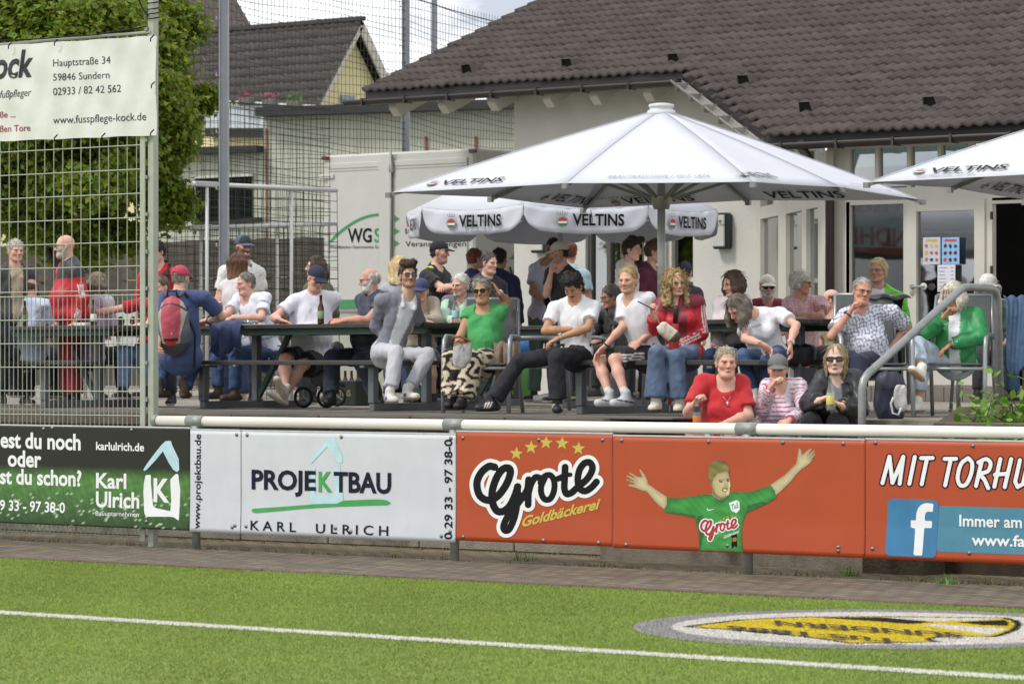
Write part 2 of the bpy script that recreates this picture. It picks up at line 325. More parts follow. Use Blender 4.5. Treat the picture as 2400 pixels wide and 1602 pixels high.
# ------------------------------------------------------------------- grass blades, line and emblem
EC, ER = onZ(2071, 1473, 0), 1.45
def blades(n, xr, yr, keep, colf, hgt=(.010, .021)):
    x = RNG.uniform(*xr, n); y = yr[0] + (yr[1] - yr[0]) * RNG.random(n) ** .8; k = keep(x, y); x, y = x[k], y[k]; m = len(x)
    a = RNG.uniform(0, math.pi, m); w = RNG.uniform(.0018, .0035, m) * 1.3; h = RNG.uniform(*hgt, m); lx, ly = RNG.normal(0, .010, m), RNG.normal(0, .010, m)
    V = np.empty((m, 3, 3), dtype=np.float32); dx, dy = np.cos(a) * w, np.sin(a) * w
    V[:, 0] = np.stack([x - dx, y - dy, np.zeros(m)], 1); V[:, 1] = np.stack([x + dx, y + dy, np.zeros(m)], 1); V[:, 2] = np.stack([x + lx, y + ly, h], 1)
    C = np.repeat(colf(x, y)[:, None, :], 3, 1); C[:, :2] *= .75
    return V.reshape(-1, 3), np.arange(m * 3).reshape(-1, 3), C.reshape(-1, 3)
def inview(x, y):
    D = x * VD.x + y * VD.y; u = (x * VR.x + y * VR.y) / D; py = HY + CH * FPX / D
    return (np.abs(u) < .158) & (py < 1630)
LN0, LN1 = 14.58, 14.70
def grass_col(x, y):
    c = np.array(lin('8fa350'))[None] * np.ones((len(x), 1)); patch = (np.sin(x * 1.7 + y * .9) + np.sin(x * .53 - y * 2.3 + 1) + np.sin(x * 4.1 + y * 3.7)) * .035
    c *= (RNG.uniform(.84, 1.16, len(x)) * (1 + patch))[:, None]; c[:, 0] *= RNG.uniform(.85, 1.12, len(x)); return np.clip(c, 0, 1)
gm = M('turf_blades', '84a03a', .7, var=.10, vs=4, attr=True, spec=.25, trans=.25)
inE = lambda x, y: ((x - EC.x) ** 2 + (y - EC.y) ** 2) < ER ** 2
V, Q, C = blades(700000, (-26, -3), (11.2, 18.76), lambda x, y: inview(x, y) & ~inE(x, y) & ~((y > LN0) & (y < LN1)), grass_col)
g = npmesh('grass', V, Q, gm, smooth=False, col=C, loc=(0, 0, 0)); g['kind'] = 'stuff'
V, Q, C = blades(60000, (-26, -3), (LN0, LN1), inview, lambda x, y: np.array(lin('e9e8e2'))[None] * RNG.uniform(.8, 1.05, len(x))[:, None])
structure(npmesh('line_marking', V, Q, M('white_fibre', 'ffffff', .8, attr=True, var=.05, vs=9), smooth=False, col=C, loc=(0, 0, 0)))
sheet('line_base', -60, 20, LN0, LN1, .004, M('line_white', 'd9d8d0', .9))
# emblem: a round inlay of coloured fibres, shield traced on the ground plane
e0 = lambda x, y: onZ(1440 + x / 2.447, 1380 + y / 2.447, 0)
def inpoly(x, y, pts):
    r = np.zeros(len(x), bool); n = len(pts)
    for i in range(n):
        a, b = pts[i], pts[(i + 1) % n]; c = (a.y > y) != (b.y > y)
        with np.errstate(divide='ignore', invalid='ignore'): r ^= c & (x < (b.x - a.x) * (y - a.y) / (b.y - a.y) + a.x)
    return r
sh = [e0(*p) for p in [(410, 222), (560, 203), (720, 184), (900, 174), (1120, 166), (1600, 165), (2240, 172), (2300, 190), (2318, 212), (2296, 240), (2240, 262), (2170, 281), (2060, 277), (1960, 276), (1860, 281), (1800, 291), (1812, 302), (1862, 309), (1360, 317), (1170, 289), (980, 268), (690, 241)]]
bl1 = [e0(*p) for p in [(1120, 168), (1530, 170), (1690, 182), (1835, 197), (1690, 207), (1440, 188)]]; bl2 = [e0(*p) for p in [(1955, 196), (2240, 184), (2265, 200), (2262, 219), (2110, 213)]]
wh1 = [e0(*p) for p in [(1545, 169), (2236, 173), (2060, 186), (1830, 192), (1640, 178)]]; wh2 = [e0(*p) for p in [(1755, 213), (1860, 207), (2255, 236), (2150, 268), (1980, 244)]]
def emb_col(x, y):
    c = np.array(lin('a5a3a2'))[None] * np.ones((len(x), 1)); r = np.hypot(x - EC.x, y - EC.y); c[r < ER * .845] = lin('e6e2da')
    s = inpoly(x, y, sh); dmin = np.full(len(x), 9.0)
    for i in range(len(sh)):
        a, b = sh[i], sh[(i + 1) % len(sh)]; ab = np.array([b.x - a.x, b.y - a.y]); px, py = x - a.x, y - a.y; t = np.clip((px * ab[0] + py * ab[1]) / (ab @ ab), 0, 1); dmin = np.minimum(dmin, np.hypot(px - t * ab[0], py - t * ab[1]))
    c[s] = lin('e3cb2c')
    for P in (bl1, bl2): c[inpoly(x, y, P)] = lin('202224')
    for P in (wh1, wh2): c[inpoly(x, y, P)] = lin('e6e2da')
    c[dmin < .022] = lin('1d1e20')
    return c * RNG.uniform(.82, 1.1, len(x))[:, None]
em = thing('pitch_emblem', 'round grey and white club crest with yellow shield inlaid in the turf', 'emblem', (EC.x, EC.y, 0))
th = np.linspace(0, 2 * math.pi, 65)[:-1]
MB().add([(EC.x + ER * math.cos(a), EC.y + ER * math.sin(a), .004) for a in th], [list(range(64))]).build('backing', M('emblem_base', '8d8a86', .95), em)
V, Q, C = blades(230000, (EC.x - ER, EC.x + ER), (EC.y - ER, EC.y + ER), inE, emb_col, (.008, .015)); npmesh('coloured_turf', V, Q, M('emblem_fibre', 'ffffff', .85, attr=True, var=.05), em, False, C)
et = MB()
for t, a, b, c in (("TuS·1886", (1640, 286), (640, 206), (1655, 306)), ("SUNDERN", (1985, 250), (915, 178), (2010, 272))):
    q = lambda p: onZ(1440 + p[0] / 2.447, 1380 + p[1] / 2.447, .021); text_on(et, t, q(a), q(b), q(c), .03)
et.build('lettering', M('black_fibre', '1b1c1e', .95), em)
# =================================================================== rail and advertising boards
BY = 20.65; BF = 20.595
galv = M('galvanised', '8f938f', .55, metal=.35, var=.15, vs=20, bump=.15, bs=60)
rail = thing('barrier_rail', 'white round handrail on grey posts running along the pitch edge', 'barrier', (-16, BY, 0))
xl = G(371, BY).x
MB().tube([(xl, BY, 1.058), (-4, BY, 1.058)], .042, 14).build('rail', M('rail_white', 'e4e0d6', .4, var=.06, vs=3, stretch=(.4, 1, 1), stain=('77705c', 1.5, .62, .6)), rail, True)
MB().tube([(xl - .05, BY, 1.058), (xl + .0, BY, 1.058)], .05, 12).build('end_clamp', galv, rail, True)
for px in (460, 1066, 1754, 2480):
    p = G(px, BY); pt = MB().tube([(p.x, BY, 0), (p.x, BY, 1.03)], .035, 12).build('post', galv, rail, True)
    MB().tube([(p.x - .09, BY, 1.058), (p.x + .09, BY, 1.058)], .05, 12).tube([(p.x, BY, .93), (p.x, BY, 1.02)], .045, 12).build('clamp', galv, pt, True)
def bwv(X, Z): return -(.009 + .001 * np.sin(X * 5)) * np.maximum(0, (.40 - Z) / .3) + .0006 * np.sin(X * 5.3 + Z * 3)
B = lambda px, py, e=1: onY(px, py, BF - .0012 - .0011 * e)
def snap_board(parent, V):      # lays a print on the slightly curved panel
    if parent is not None and parent.name.startswith('advertising_board'):
        V = np.array(V, dtype=np.float32); V[:, 1] += bwv(V[:, 0], V[:, 2]).astype(np.float32)
    return V
vinyl = M('vinyl_white', 'c6cacf', .38, var=.05, vs=3, stain=('7d7a72', 5, .62, .3)); orange = M('vinyl_orange', 'ab4723', .34, var=.05, vs=2, stain=('6a5a3a', 4, .69, .5))
ink = M('ink_black', '121216', .6, var=.05, spec=.2); inkn = M('ink_navy', '1a182c', .6, spec=.2); wht = M('ink_white', 'e6e8e8', .4, var=.03); grn = M('ink_green', '3f9d50', .45); sky_b = M('ink_pale_blue', 'b3d4da', .45); yel = M('ink_yellow', 'c4b04a', .45, var=.04)
def board(label, px0, px1, mat, top=.995, bot=.158, name='advertising_board', cols=None):
    x0, x1 = G(px0, BF).x, G(px1, BF).x; r = thing(name, label, 'board', ((x0 + x1) / 2, BF, bot))
    n, m = (150, 60) if cols else (110, 24); ph = px0 * .01
    X, Z = np.meshgrid(np.linspace(x0, x1, n), np.linspace(bot, top, m), indexing='ij'); Yb = BF + bwv(X, Z) * 0
    F = np.stack([X, Yb, Z], -1).reshape(-1, 3); Bk = F.copy(); Bk[:, 1] += .006; i = np.arange((n - 1) * m).reshape(n - 1, m)[:, :-1].ravel(); q = np.stack([i, i + m, i + m + 1, i + 1], 1)
    ring = [j * m for j in range(n)] + [(n - 1) * m + j for j in range(1, m)] + [j * m + m - 1 for j in range(n - 2, -1, -1)] + [j for j in range(m - 2, 0, -1)]; N = n * m
    side = np.array([[ring[k], ring[k - 1], ring[k - 1] + N, ring[k] + N] for k in range(len(ring))])
    npmesh('panel', np.concatenate([F, Bk]), np.concatenate([q, q[:, ::-1] + N, side]), mat, r, True, None if cols is None else np.concatenate([cols((X - x0).ravel(), ((Z - bot) / (top - bot)).ravel())] * 2))
    MB().box(((x0 + x1) / 2, BF + .008, top + .006), (x1 - x0, .02, .012)).build('edge_strip', M('alu_strip', 'c9cccd', .4, metal=.4), r)
    return r
def bolts(r, pts):
    for px, py in pts:
        p = B(px, py, 0); MB().lathe(p, [(.016, 0), (.016, .003), (.009, .004), (.008, .009), (.002, .010)], 12, (0, -1, 0)).build('bolt', M('bolt_steel', '8a8a88', .4, metal=.8), r, True)
def green_print(x, v):
    c = np.zeros((len(x), 3)); c[:] = lin('17170f'); g = np.clip((.60 - v) / .12, 0, 1)
    n = np.sin(x * 31 + np.sin(v * 23) * 2) * np.sin(v * 41 + x * 13) * .5 + np.sin(x * 87 + v * 30) * .3
    gc = np.array(lin('4c7a3a'))[None] * np.clip(v * 1.9 + .25, .2, 1)[:, None] * (1 + .45 * n)[:, None]; sp = RNG.random(len(x)) < .05 * (v < .33); gc[sp] = lin('b9cba8')
    return np.clip(c * (1 - g[:, None]) + gc * g[:, None], 0, 1)
r = board('black and green grass advertising board with white lettering below the fence', -260, 445, M('vinyl_print', 'ffffff', .35, attr=True, var=.05), name='advertising_board', top=.998, cols=green_print)
z5 = lambda x, y: (x / 3.915, 980 + y / 3.915)
mb = MB(); BB = lambda p, e=1: B(p[0], p[1], e)
for t, a, b, c, bo in (("est du noch", (1, 1047), (189, 1053.5), (1, 1012), .028), ("oder", (18, 1091), (97, 1094), (18, 1055), .028), ("st du schon?", (0, 1132), (191, 1138), (0, 1098), .028), ("9 33 - 97 38-0", (0, 1194), (153, 1201), (0, 1171), .02), ("karlulrich.de", (225, 1053), (337.7, 1056.6), (225, 1035), .02), ("Karl", (225, 1142), (296, 1144), (225, 1108.5), .025), ("Ulrich", (225, 1186.4), (326.5, 1189.5), (225, 1151.6), .025), ("Bauunternehmen", (225, 1206.8), (326, 1210), (225, 1196), 0), ("K", z5(1410, 757), z5(1555, 765), z5(1410, 555), .03)):
    text_on(mb, t, BB(a), BB(b), BB(c), bo)
mb.build('lettering', wht, r)
HR = [(1315, 470), (1345, 420), (1420, 320), (1480, 245), (1520, 207), (1568, 205), (1580, 245), (1640, 370), (1645, 470), (1625, 492), (1590, 470), (1545, 400), (1495, 300), (1430, 380), (1350, 465), (1325, 482)]
HB = [(1335, 520), (1385, 515), (1385, 600), (1405, 800), (1430, 820), (1565, 850), (1572, 760), (1562, 560), (1610, 510), (1638, 505), (1640, 560), (1655, 650), (1645, 940), (1600, 905), (1560, 900), (1340, 900), (1325, 860), (1315, 680), (1320, 600)]
MB().poly([BB(z5(*p)) for p in HR]).build('logo_roof', sky_b, r); print_poly(MB(), [z5(*p) for p in HB], lambda a, c: B(a, c, 1), 4).build('logo_walls', wht, r)
bolts(r, [z5(400, 95), z5(480, 88), z5(1207, 105), z5(1345, 945)])
r = board('narrow white board with vertical web address beside the green board', 446, 564, vinyl, top=.985, bot=.15)
mb = MB(); text_on(mb, "www.projektbau.de", B(469, 1239), B(470.5, 1017), B(455, 1238), .02); mb.build('lettering', inkn, r); bolts(r, [z5(2172, 148), z5(2160, 980), z5(2135, 995)])
r = board('large white board lettered PROJEKTBAU KARL ULRICH with a green underline', 566, 1068, vinyl, top=.983, bot=.15)
z6 = lambda x, y: (600 + x / 3.915, 980 + y / 3.915)
HR2 = [(495, 395), (530, 340), (620, 225), (690, 180), (722, 180), (735, 215), (790, 335), (790, 410), (765, 412), (735, 390), (655, 255), (570, 345), (510, 412)]; HB2 = [(500, 460), (545, 450), (545, 500), (540, 690), (560, 705), (715, 725), (720, 650), (712, 470), (770, 430), (775, 500), (795, 650), (800, 800), (765, 800), (735, 780), (515, 785), (495, 740)]
MB().poly([BB(z6(*p), 2) for p in HR2]).poly([BB(z6(*p), 2) for p in HB2]).build('logo_house', sky_b, r)
print_poly(MB(), [p for p in [(589, 1198), (592, 1191), (640, 1188), (735, 1181), (787, 1180), (805, 1172), (885, 1169), (905, 1171), (917, 1177), (908, 1182), (800, 1185.6), (720, 1190), (600, 1201)]], lambda a, c: B(a, c, 3), 3).build('underline_stroke', grn, r)
mb = MB(); text_on(mb, "PROJE", B(589.5, 1144, 3), B(740, 1147.8, 3), B(589.5, 1101.5, 3), .03); text_on(mb, "TBAU", B(782, 1151, 3), B(916.7, 1154.5, 3), B(782, 1106.5, 3), .03)
text_on(mb, "K A R L", B(588, 1240.5, 3), B(694.5, 1245.6, 3), B(588, 1219, 3), .012); text_on(mb, "U L R I C H", B(741, 1247.7, 3), B(911, 1254, 3), B(741, 1226.5, 3), .012)
text_on(mb, "0 29 33 - 97 38-0", B(1060, 1263, 3), B(1059, 1029, 3), B(1042.5, 1262.5, 3), .02); mb.build('lettering', inkn, r)
mb = MB(); text_on(mb, "K", B(746.4, 1150, 3), B(778.5, 1150.8, 3), B(746.4, 1106, 3), .03); mb.build('green_letter', grn, r)
bolts(r, [z5(2268, 150), z5(2262, 988), z6(783, 168), z6(1788, 182), z6(733, 1005), z6(875, 1035), z6(1785, 1035), z6(1705, 1078)])
def star(px, py, R, rot): return [(px + R * (1 if k % 2 == 0 else .42) * math.sin(rot + k * math.pi / 5), py - R * (1 if k % 2 == 0 else .42) * math.cos(rot + k * math.pi / 5)) for k in range(10)]
z7 = lambda x, y: (1200 + x / 3.915, 980 + y / 3.915)
GRO = [([(-160, 445), (-215, 440), (-285, 500), (-322, 590), (-305, 690), (-255, 740), (-190, 745), (-120, 700), (-50, 600), (-15, 500), (-30, 455), (-85, 465), (-140, 540), (-180, 660), (-178, 770), (-140, 845), (-80, 850), (-20, 800), (30, 700), (52, 625)], 68), ([(52, 625), (48, 760), (25, 900), (-20, 1010), (-60, 1025), (-75, 985), (-40, 900), (30, 810), (90, 730), (140, 650), (152, 560)], 62), ([(152, 560), (150, 680), (148, 790)], 62), ([(150, 690), (175, 600), (215, 540), (255, 545)], 60), ([(262, 590), (300, 530), (350, 520), (385, 570), (385, 660), (350, 735), (300, 740), (270, 690), (268, 620), (300, 545)], 56), ([(385, 560), (430, 560), (470, 530)], 34), ([(487, 445), (482, 560), (480, 640), (500, 690), (545, 680), (590, 640), (640, 600), (700, 540), (738, 460), (715, 405), (665, 410), (620, 470), (603, 560), (620, 640), (670, 665), (730, 630), (775, 580)], 62), ([(420, 545), (480, 520), (535, 515)], 40)]
GRO = [(curve([z7(*p) for p in s], 6), w / 3.915) for s, w in GRO]
r = board('orange board with five gold stars and black script logo', 1070, 1435, orange, top=1.006, bot=.168)
mb = MB(); [mb.poly([B(*q) for q in star(*z7(x, y), 16.5, .06)]) for x, y in ((40, 322), (175, 265), (312, 222), (460, 228), (610, 275))]; mb.build('stars', yel, r)
mb = MB(); print_strokes(mb, GRO, 8.5, lambda a, b: B(a, b, 2)); mb.build('logo_outline', wht, r); mb = MB(); print_strokes(mb, GRO, 0, lambda a, b: B(a, b, 3), 1.5); mb.build('logo_script', ink, r)
mb = MB(); text_on(mb, "Goldbäckerei", B(1224, 1233.5, 2), B(1405.6, 1190.5, 2), B(1226, 1210.5, 2), .03, .25); mb.build('lettering', yel, r)
bolts(r, [z6(1898, 178), z7(245, 195), z7(830, 198), z6(1905, 1085), z7(292, 1117), z7(798, 1138)])
r = board('orange board printed with a goalkeeper in green jersey spreading his arms', 1437, 2027, orange, top=.992, bot=.16)
P7 = lambda L_, e: [B(*z7(*p), e) for p in L_]
K7 = lambda L_: [z7(*p) for p in L_]
ARM1 = [(1250, 600), (1350, 670), (1420, 715), (1425, 790), (1395, 835), (1330, 780), (1235, 670), (1200, 665), (1140, 640), (1065, 620), (1065, 603), (1130, 600), (1045, 565), (1050, 553), (1130, 580), (1047, 530), (1055, 517), (1140, 550), (1065, 500), (1075, 490), (1150, 530), (1195, 535), (1165, 470), (1175, 458), (1215, 510), (1245, 570)]
ARM2 = [(2360, 610), (2374, 605), (2499, 520), (2604, 420), (2614, 370), (2629, 280), (2641, 270), (2657, 300), (2657, 335), (2739, 272), (2754, 275), (2715, 340), (2777, 283), (2781, 300), (2728, 365), (2785, 312), (2785, 330), (2735, 395), (2781, 355), (2724, 420), (2659, 465), (2619, 500), (2564, 570), (2499, 640), (2424, 705)]
HEAD = [(1812, 560), (1850, 540), (1880, 500), (1980, 480), (2000, 540), (2007, 600), (1995, 680), (1975, 720), (1940, 738), (1890, 745), (1830, 700), (1835, 620), (1815, 600)]
JERS = [(1425, 715), (1520, 730), (1720, 700), (1780, 690), (1830, 695), (1900, 740), (1970, 725), (1995, 670), (2060, 670), (2170, 675), (2349, 620), (2374, 610), (2410, 660), (2427, 730), (2349, 780), (2150, 870), (2120, 950), (2110, 1100), (2130, 1225), (1715, 1210), (1712, 1050), (1675, 915), (1560, 890), (1390, 860), (1420, 790)]
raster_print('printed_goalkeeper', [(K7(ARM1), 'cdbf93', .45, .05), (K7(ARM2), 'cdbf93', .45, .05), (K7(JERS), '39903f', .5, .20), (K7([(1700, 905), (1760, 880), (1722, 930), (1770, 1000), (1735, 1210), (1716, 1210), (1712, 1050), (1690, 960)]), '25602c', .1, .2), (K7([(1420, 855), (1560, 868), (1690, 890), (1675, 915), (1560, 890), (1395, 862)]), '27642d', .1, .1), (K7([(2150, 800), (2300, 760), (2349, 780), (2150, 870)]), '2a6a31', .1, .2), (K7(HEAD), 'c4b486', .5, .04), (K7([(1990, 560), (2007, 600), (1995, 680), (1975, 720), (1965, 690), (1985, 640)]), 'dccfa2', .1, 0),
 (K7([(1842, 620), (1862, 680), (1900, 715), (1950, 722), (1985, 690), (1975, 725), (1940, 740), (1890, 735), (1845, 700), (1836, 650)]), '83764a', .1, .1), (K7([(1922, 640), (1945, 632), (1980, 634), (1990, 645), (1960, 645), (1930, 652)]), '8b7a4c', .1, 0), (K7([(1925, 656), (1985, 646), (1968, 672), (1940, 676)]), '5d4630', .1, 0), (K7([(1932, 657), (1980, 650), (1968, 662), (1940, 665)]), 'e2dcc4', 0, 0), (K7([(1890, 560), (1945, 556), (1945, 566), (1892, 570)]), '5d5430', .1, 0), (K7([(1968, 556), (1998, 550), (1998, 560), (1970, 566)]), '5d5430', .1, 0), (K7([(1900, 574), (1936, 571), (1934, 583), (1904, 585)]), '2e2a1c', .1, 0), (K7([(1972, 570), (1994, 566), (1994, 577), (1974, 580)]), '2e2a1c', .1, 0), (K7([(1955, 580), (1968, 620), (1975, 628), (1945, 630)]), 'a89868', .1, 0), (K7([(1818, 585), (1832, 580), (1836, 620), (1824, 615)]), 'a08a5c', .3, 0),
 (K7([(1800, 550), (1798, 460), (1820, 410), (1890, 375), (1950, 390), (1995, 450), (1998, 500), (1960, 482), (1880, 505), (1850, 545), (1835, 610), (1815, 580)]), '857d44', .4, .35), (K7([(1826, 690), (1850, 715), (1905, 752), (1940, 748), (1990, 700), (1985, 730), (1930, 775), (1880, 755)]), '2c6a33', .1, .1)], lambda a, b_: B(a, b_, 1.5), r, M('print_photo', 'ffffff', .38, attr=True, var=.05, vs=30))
MB().poly(K8 := P7([(1990, 775), (2060, 748), (2088, 765), (2090, 835), (2060, 868), (2012, 845)], 3)).poly(P7([(1790, 815), (1800, 838), (1868, 825), (1805, 848), (1788, 835)], 3)).build('printed_crest', wht, r)
T7 = lambda p: (1200 + (1960 + (p[0] - 1237) * 3.915 * .30 - 60) / 3.915 - 6, 980 + (1010 + (p[1] - 1155) * 3.915 * .30) / 3.915)
GR2 = [([T7(p) for p in s], w * .30) for s, w in GRO]
mb = MB(); print_strokes(mb, GR2, 2.6, lambda a, b: B(a, b, 3), 1.0); text_on(mb, "Goldbäckerei", B(*z7(1945, 1100), 3), B(*z7(2085, 1045), 3), B(*z7(1945, 1075), 3), .02, .2); mb.build('printed_logo_outline', wht, r)
mb = MB(); print_strokes(mb, GR2, 0, lambda a, b: B(a, b, 4), .8); mb.build('printed_logo', M('ink_red', 'a82a2c', .45), r)
mb = MB(); text_on(mb, "TuS", B(*z7(2010, 838), 4), B(*z7(2078, 815), 4), B(*z7(2010, 790), 4), .02); mb.build('crest_lettering', grn, r)
MB().poly(P7([(2012, 1070), (2065, 1060), (2068, 1180), (2042, 1168), (2018, 1195)], 4)).build('printed_ribbon', ink, r)
mb = MB(); text_on(mb, "100", B(*z7(2018, 1130), 5), B(*z7(2063, 1124), 5), B(*z7(2018, 1095), 5), .02); [mb.poly([B(*q, 3) for q in star(*z7(x, y), 3.6, 0)]) for x, y in ((1915, 937), (1945, 918), (1980, 905), (2018, 898), (2053, 903))]; mb.build('gold_print', M('ink_gold', 'c99a22', .45), r)
z8 = lambda x, y: (1800 + x / 3.915, 980 + y / 3.915)
bolts(r, [z7(1005, 202), z7(1802, 212), z8(135, 220), z8(690, 230), z7(1052, 1157), z7(1980, 1165), z8(648, 1180), z8(648, 1212)])
r = board('orange board with white brush lettering and blue social media panel', 2029, 2560, orange, top=.997, bot=.16)
w = 36 / 3.915; LT = [[(1050, 592), (1115, 350), (1142, 590), (1242, 350), (1208, 598)], [(1347, 352), (1297, 598)], [(1405, 363), (1510, 361)], [(1457, 375), (1410, 602)], [(1620, 370), (1725, 369)], [(1675, 382), (1625, 612)], [(1830, 365), (1770, 420), (1740, 540), (1765, 612), (1820, 600), (1865, 500), (1872, 410), (1840, 365)], [(1962, 385), (1908, 618)], [(1930, 402), (2000, 372), (2042, 410), (2020, 480), (1950, 512), (1985, 560), (2020, 638)], [(2132, 372), (2076, 625)], [(2232, 372), (2172, 628)], [(2082, 515), (2200, 505)], [(2312, 382), (2268, 580), (2290, 628), (2340, 600), (2390, 390)]]
LT = [(curve([z8(*p) for p in s], 6) if len(s) > 6 else [z8(*p) for p in s], w) for s in LT]
mb = MB(); print_strokes(mb, LT, 3.2, lambda a, b: B(a, b, 1)); mb.build('lettering_outline', inkn, r); mb = MB(); print_strokes(mb, LT, 0, lambda a, b: B(a, b, 2), 1.6); mb.build('lettering', wht, r)
P8 = lambda L_, e: [B(*z8(*p), e) for p in L_]
print_poly(MB(), [z8(*p) for p in [(1568, 800), (2900, 840), (2900, 1268), (1550, 1220)]], lambda a, c: B(a, c, 1)).build('teal_band', M('ink_teal', '4a8298', .35, var=.08), r)
print_poly(MB(), [z8(*p) for p in [(1130, 737), (1530, 747), (1556, 760), (1566, 785), (1548, 1245), (1535, 1268), (1515, 1276), (1110, 1258), (1088, 1245), (1080, 1220), (1100, 765), (1110, 745)]], lambda a, c: B(a, c, 2)).build('blue_square', M('ink_blue', '3b78a2', .3, var=.12, vs=4, stain=('8fb5d0', 2.2, .55, .5)), r)
mb = print_poly(MB(), [z8(*p) for p in [(1340, 1255), (1352, 1005), (1310, 1003), (1312, 932), (1357, 935), (1362, 870), (1376, 825), (1400, 795), (1440, 775), (1520, 780), (1512, 858), (1470, 852), (1448, 865), (1440, 890), (1437, 938), (1508, 940), (1503, 1005), (1435, 1003), (1420, 1255)]], lambda a, c: B(a, c, 4), 4.0)
text_on(mb, "Immer am", B(*z8(1755, 985), 4), B(*z8(2330, 1002), 4), B(*z8(1755, 884), 4), .02); text_on(mb, "www.fa", B(*z8(1870, 1160), 4), B(*z8(2360, 1174), 4), B(*z8(1870, 1062), 4), .02); mb.build('white_print', wht, r)
bolts(r, [z8(985, 222), z8(1880, 250), z8(960, 1193), z8(1850, 1233)])
# =================================================================== fence with cloth banner
fm = M('fence_grey', 'a5a99c', .5, metal=.2, var=.08, vs=10); FY = 20.72
fe = thing('mesh_fence', 'tall grey green wire mesh fence with steel post left of the barrier', 'fence', (-24, FY, 0))
zf = lambda py: CH + (HY - py) / 280.7
pp = G(359, FY); MB().box((pp.x, FY, 2.45), (.062, .06, 4.9)).build('post', fm, fe)
MB().box((G(343.5, FY).x, FY - .045, 2.15), (.055, .012, 4.2)).build('clamp_bar', fm, fe)
x1 = G(338, FY).x; mb = MB(); mb2 = MB(); x = x1 - .06; k = 0
while x > x1 - 3.4:
    if k % 2 == 0: mb.tube([(x, FY - .03, zf(683)), (x, FY - .03, 4.3)], .004, 5)
    mb2.tube([(x, FY - .03, .06), (x, FY - .03, zf(687))], .0036, 5); x -= .0545; k += 1
for i in range(11): mb.tube([(x1 - 3.4, FY - .036, zf(679) + .2025 * i), (x1 + .02, FY - .036, zf(679) + .2025 * i)], .0048, 5)
for i in range(11): mb2.tube([(x1 - 3.4, FY - .036, zf(690) - .2025 * i), (x1 + .02, FY - .036, zf(690) - .2025 * i)], .0048, 5)
mb.tube([(x1 - 3.4, FY - .03, 4.30), (pp.x, FY - .03, 4.30)], .012, 6)
mb.build('upper_mesh', fm, fe); mb2.build('lower_mesh', fm, fe)
for i in range(14): MB().box((G(351, FY).x, FY - .04, .3 + i * .31), (.03, .02, .03)).build('clip', galv, fe)
NY = 20.655; bt = lambda px: 107 - 23 * px / 365; bb = lambda px: 331 - 14 * px / 365
ban = thing('cloth_banner', 'white cloth banner with foot care address tied to the mesh fence', 'banner', (-24, NY, 3))
nx, nz_ = 70, 26; pts = []
def bwave(px, v): return .009 * math.sin(px * .045 + v * 4) * math.sin(v * 5 + px * .01) + .006 * math.sin(px * .11 - v * 7) + .005 * math.sin(px * .021 + v * 11) * v
for i in range(nx):
    px = -330 + i * 695 / (nx - 1)
    for j in range(nz_):
        v = j / (nz_ - 1); p = onY(px, bb(px) + (bt(px) - bb(px)) * v, NY)
        e = bwave(px, v); pts.append((p.x, NY + e, p.z + .006 * math.sin(px * .06) * (v - .5)))
i = np.arange((nx - 1) * nz_).reshape(nx - 1, nz_)[:, :-1].ravel()
npmesh('cloth', pts, np.stack([i, i + nz_, i + nz_ + 1, i + 1], 1), M('banner_cloth', 'd3d4cf', .55, var=.05, vs=6, bump=.25, bs=6), ban)
N_ = lambda px, py: onY(px, py, NY - .019); z1 = lambda x, y: (x / 3.915, y / 3.915)
mb = MB(); mr = MB()
for t, a, b, c, bo, shr in (("ock", (-14, 184), (78, 178), (-14, 124), .03, .2), ("Hauptstraße 34", z1(487, 612), z1(1012, 583), z1(487, 546), 0, 0), ("59846 Sundern", z1(487, 742), z1(1003, 718), z1(487, 678), 0, 0), ("02933 / 82 42 562", z1(487, 875), z1(1110, 845), z1(487, 808), 0, 0), ("www.fusspflege-kock.de", z1(487, 1137), z1(1340, 1102), z1(487, 1068), 0, 0), ("fußpfleger", (0, 230), (73, 224.5), (0, 213), 0, .2)):
    text_on(mb, t, N_(*a), N_(*b), N_(*c), bo, shr)
text_on(mr, "ße ...", N_(0, 276), N_(36, 275), N_(0, 262), .01); text_on(mr, "ßen Tore", N_(0, 309.6), N_(71, 306.5), N_(0, 295), .01)
for m_ in (mb, mr):          # lay the printing on the waves of the cloth
    for i_, v_ in enumerate(m_.v):
        p_ = Vector(v_); w_ = (p_ - CAM); D_ = w_.dot(VD); px = 1200 + FPX * w_.dot(VR) / D_; py = HY - FPX * w_.z / D_; t = (bb(px) - py) / (bb(px) - bt(px)); m_.v[i_] = tuple(onY(px, py, NY + bwave(px, t) - .003))
mb.build('lettering', M('banner_ink', '2d2d38', .6), ban); mr.build('red_lettering', M('banner_red', '8c3843', .6), ban)
for px, py in (z1(100, 425), z1(522, 395), z1(1405, 357), z1(1412, 785), z1(1405, 1222), z1(522, 1268), z1(958, 1255)):
    p = N_(px, py); MB().tube([p + Vector((-.02, -.01, -.02)), p + Vector((0, -.03, 0)), p + Vector((.02, -.01, .03))], .006, 6).build('cable_tie', ink, ban)
cb = thing('black_cable', 'black cable wound round the top of the fence post', 'cable', (pp.x, FY, 4.5)); mb = MB()
for zz in (4.42, 4.46, 4.5, 4.55): mb.tube([(pp.x + .05 * math.cos(a), FY + .05 * math.sin(a), zz + .01 * math.sin(a)) for a in np.linspace(0, 6.28, 13)[:-1]], .005, 5, closed=True)
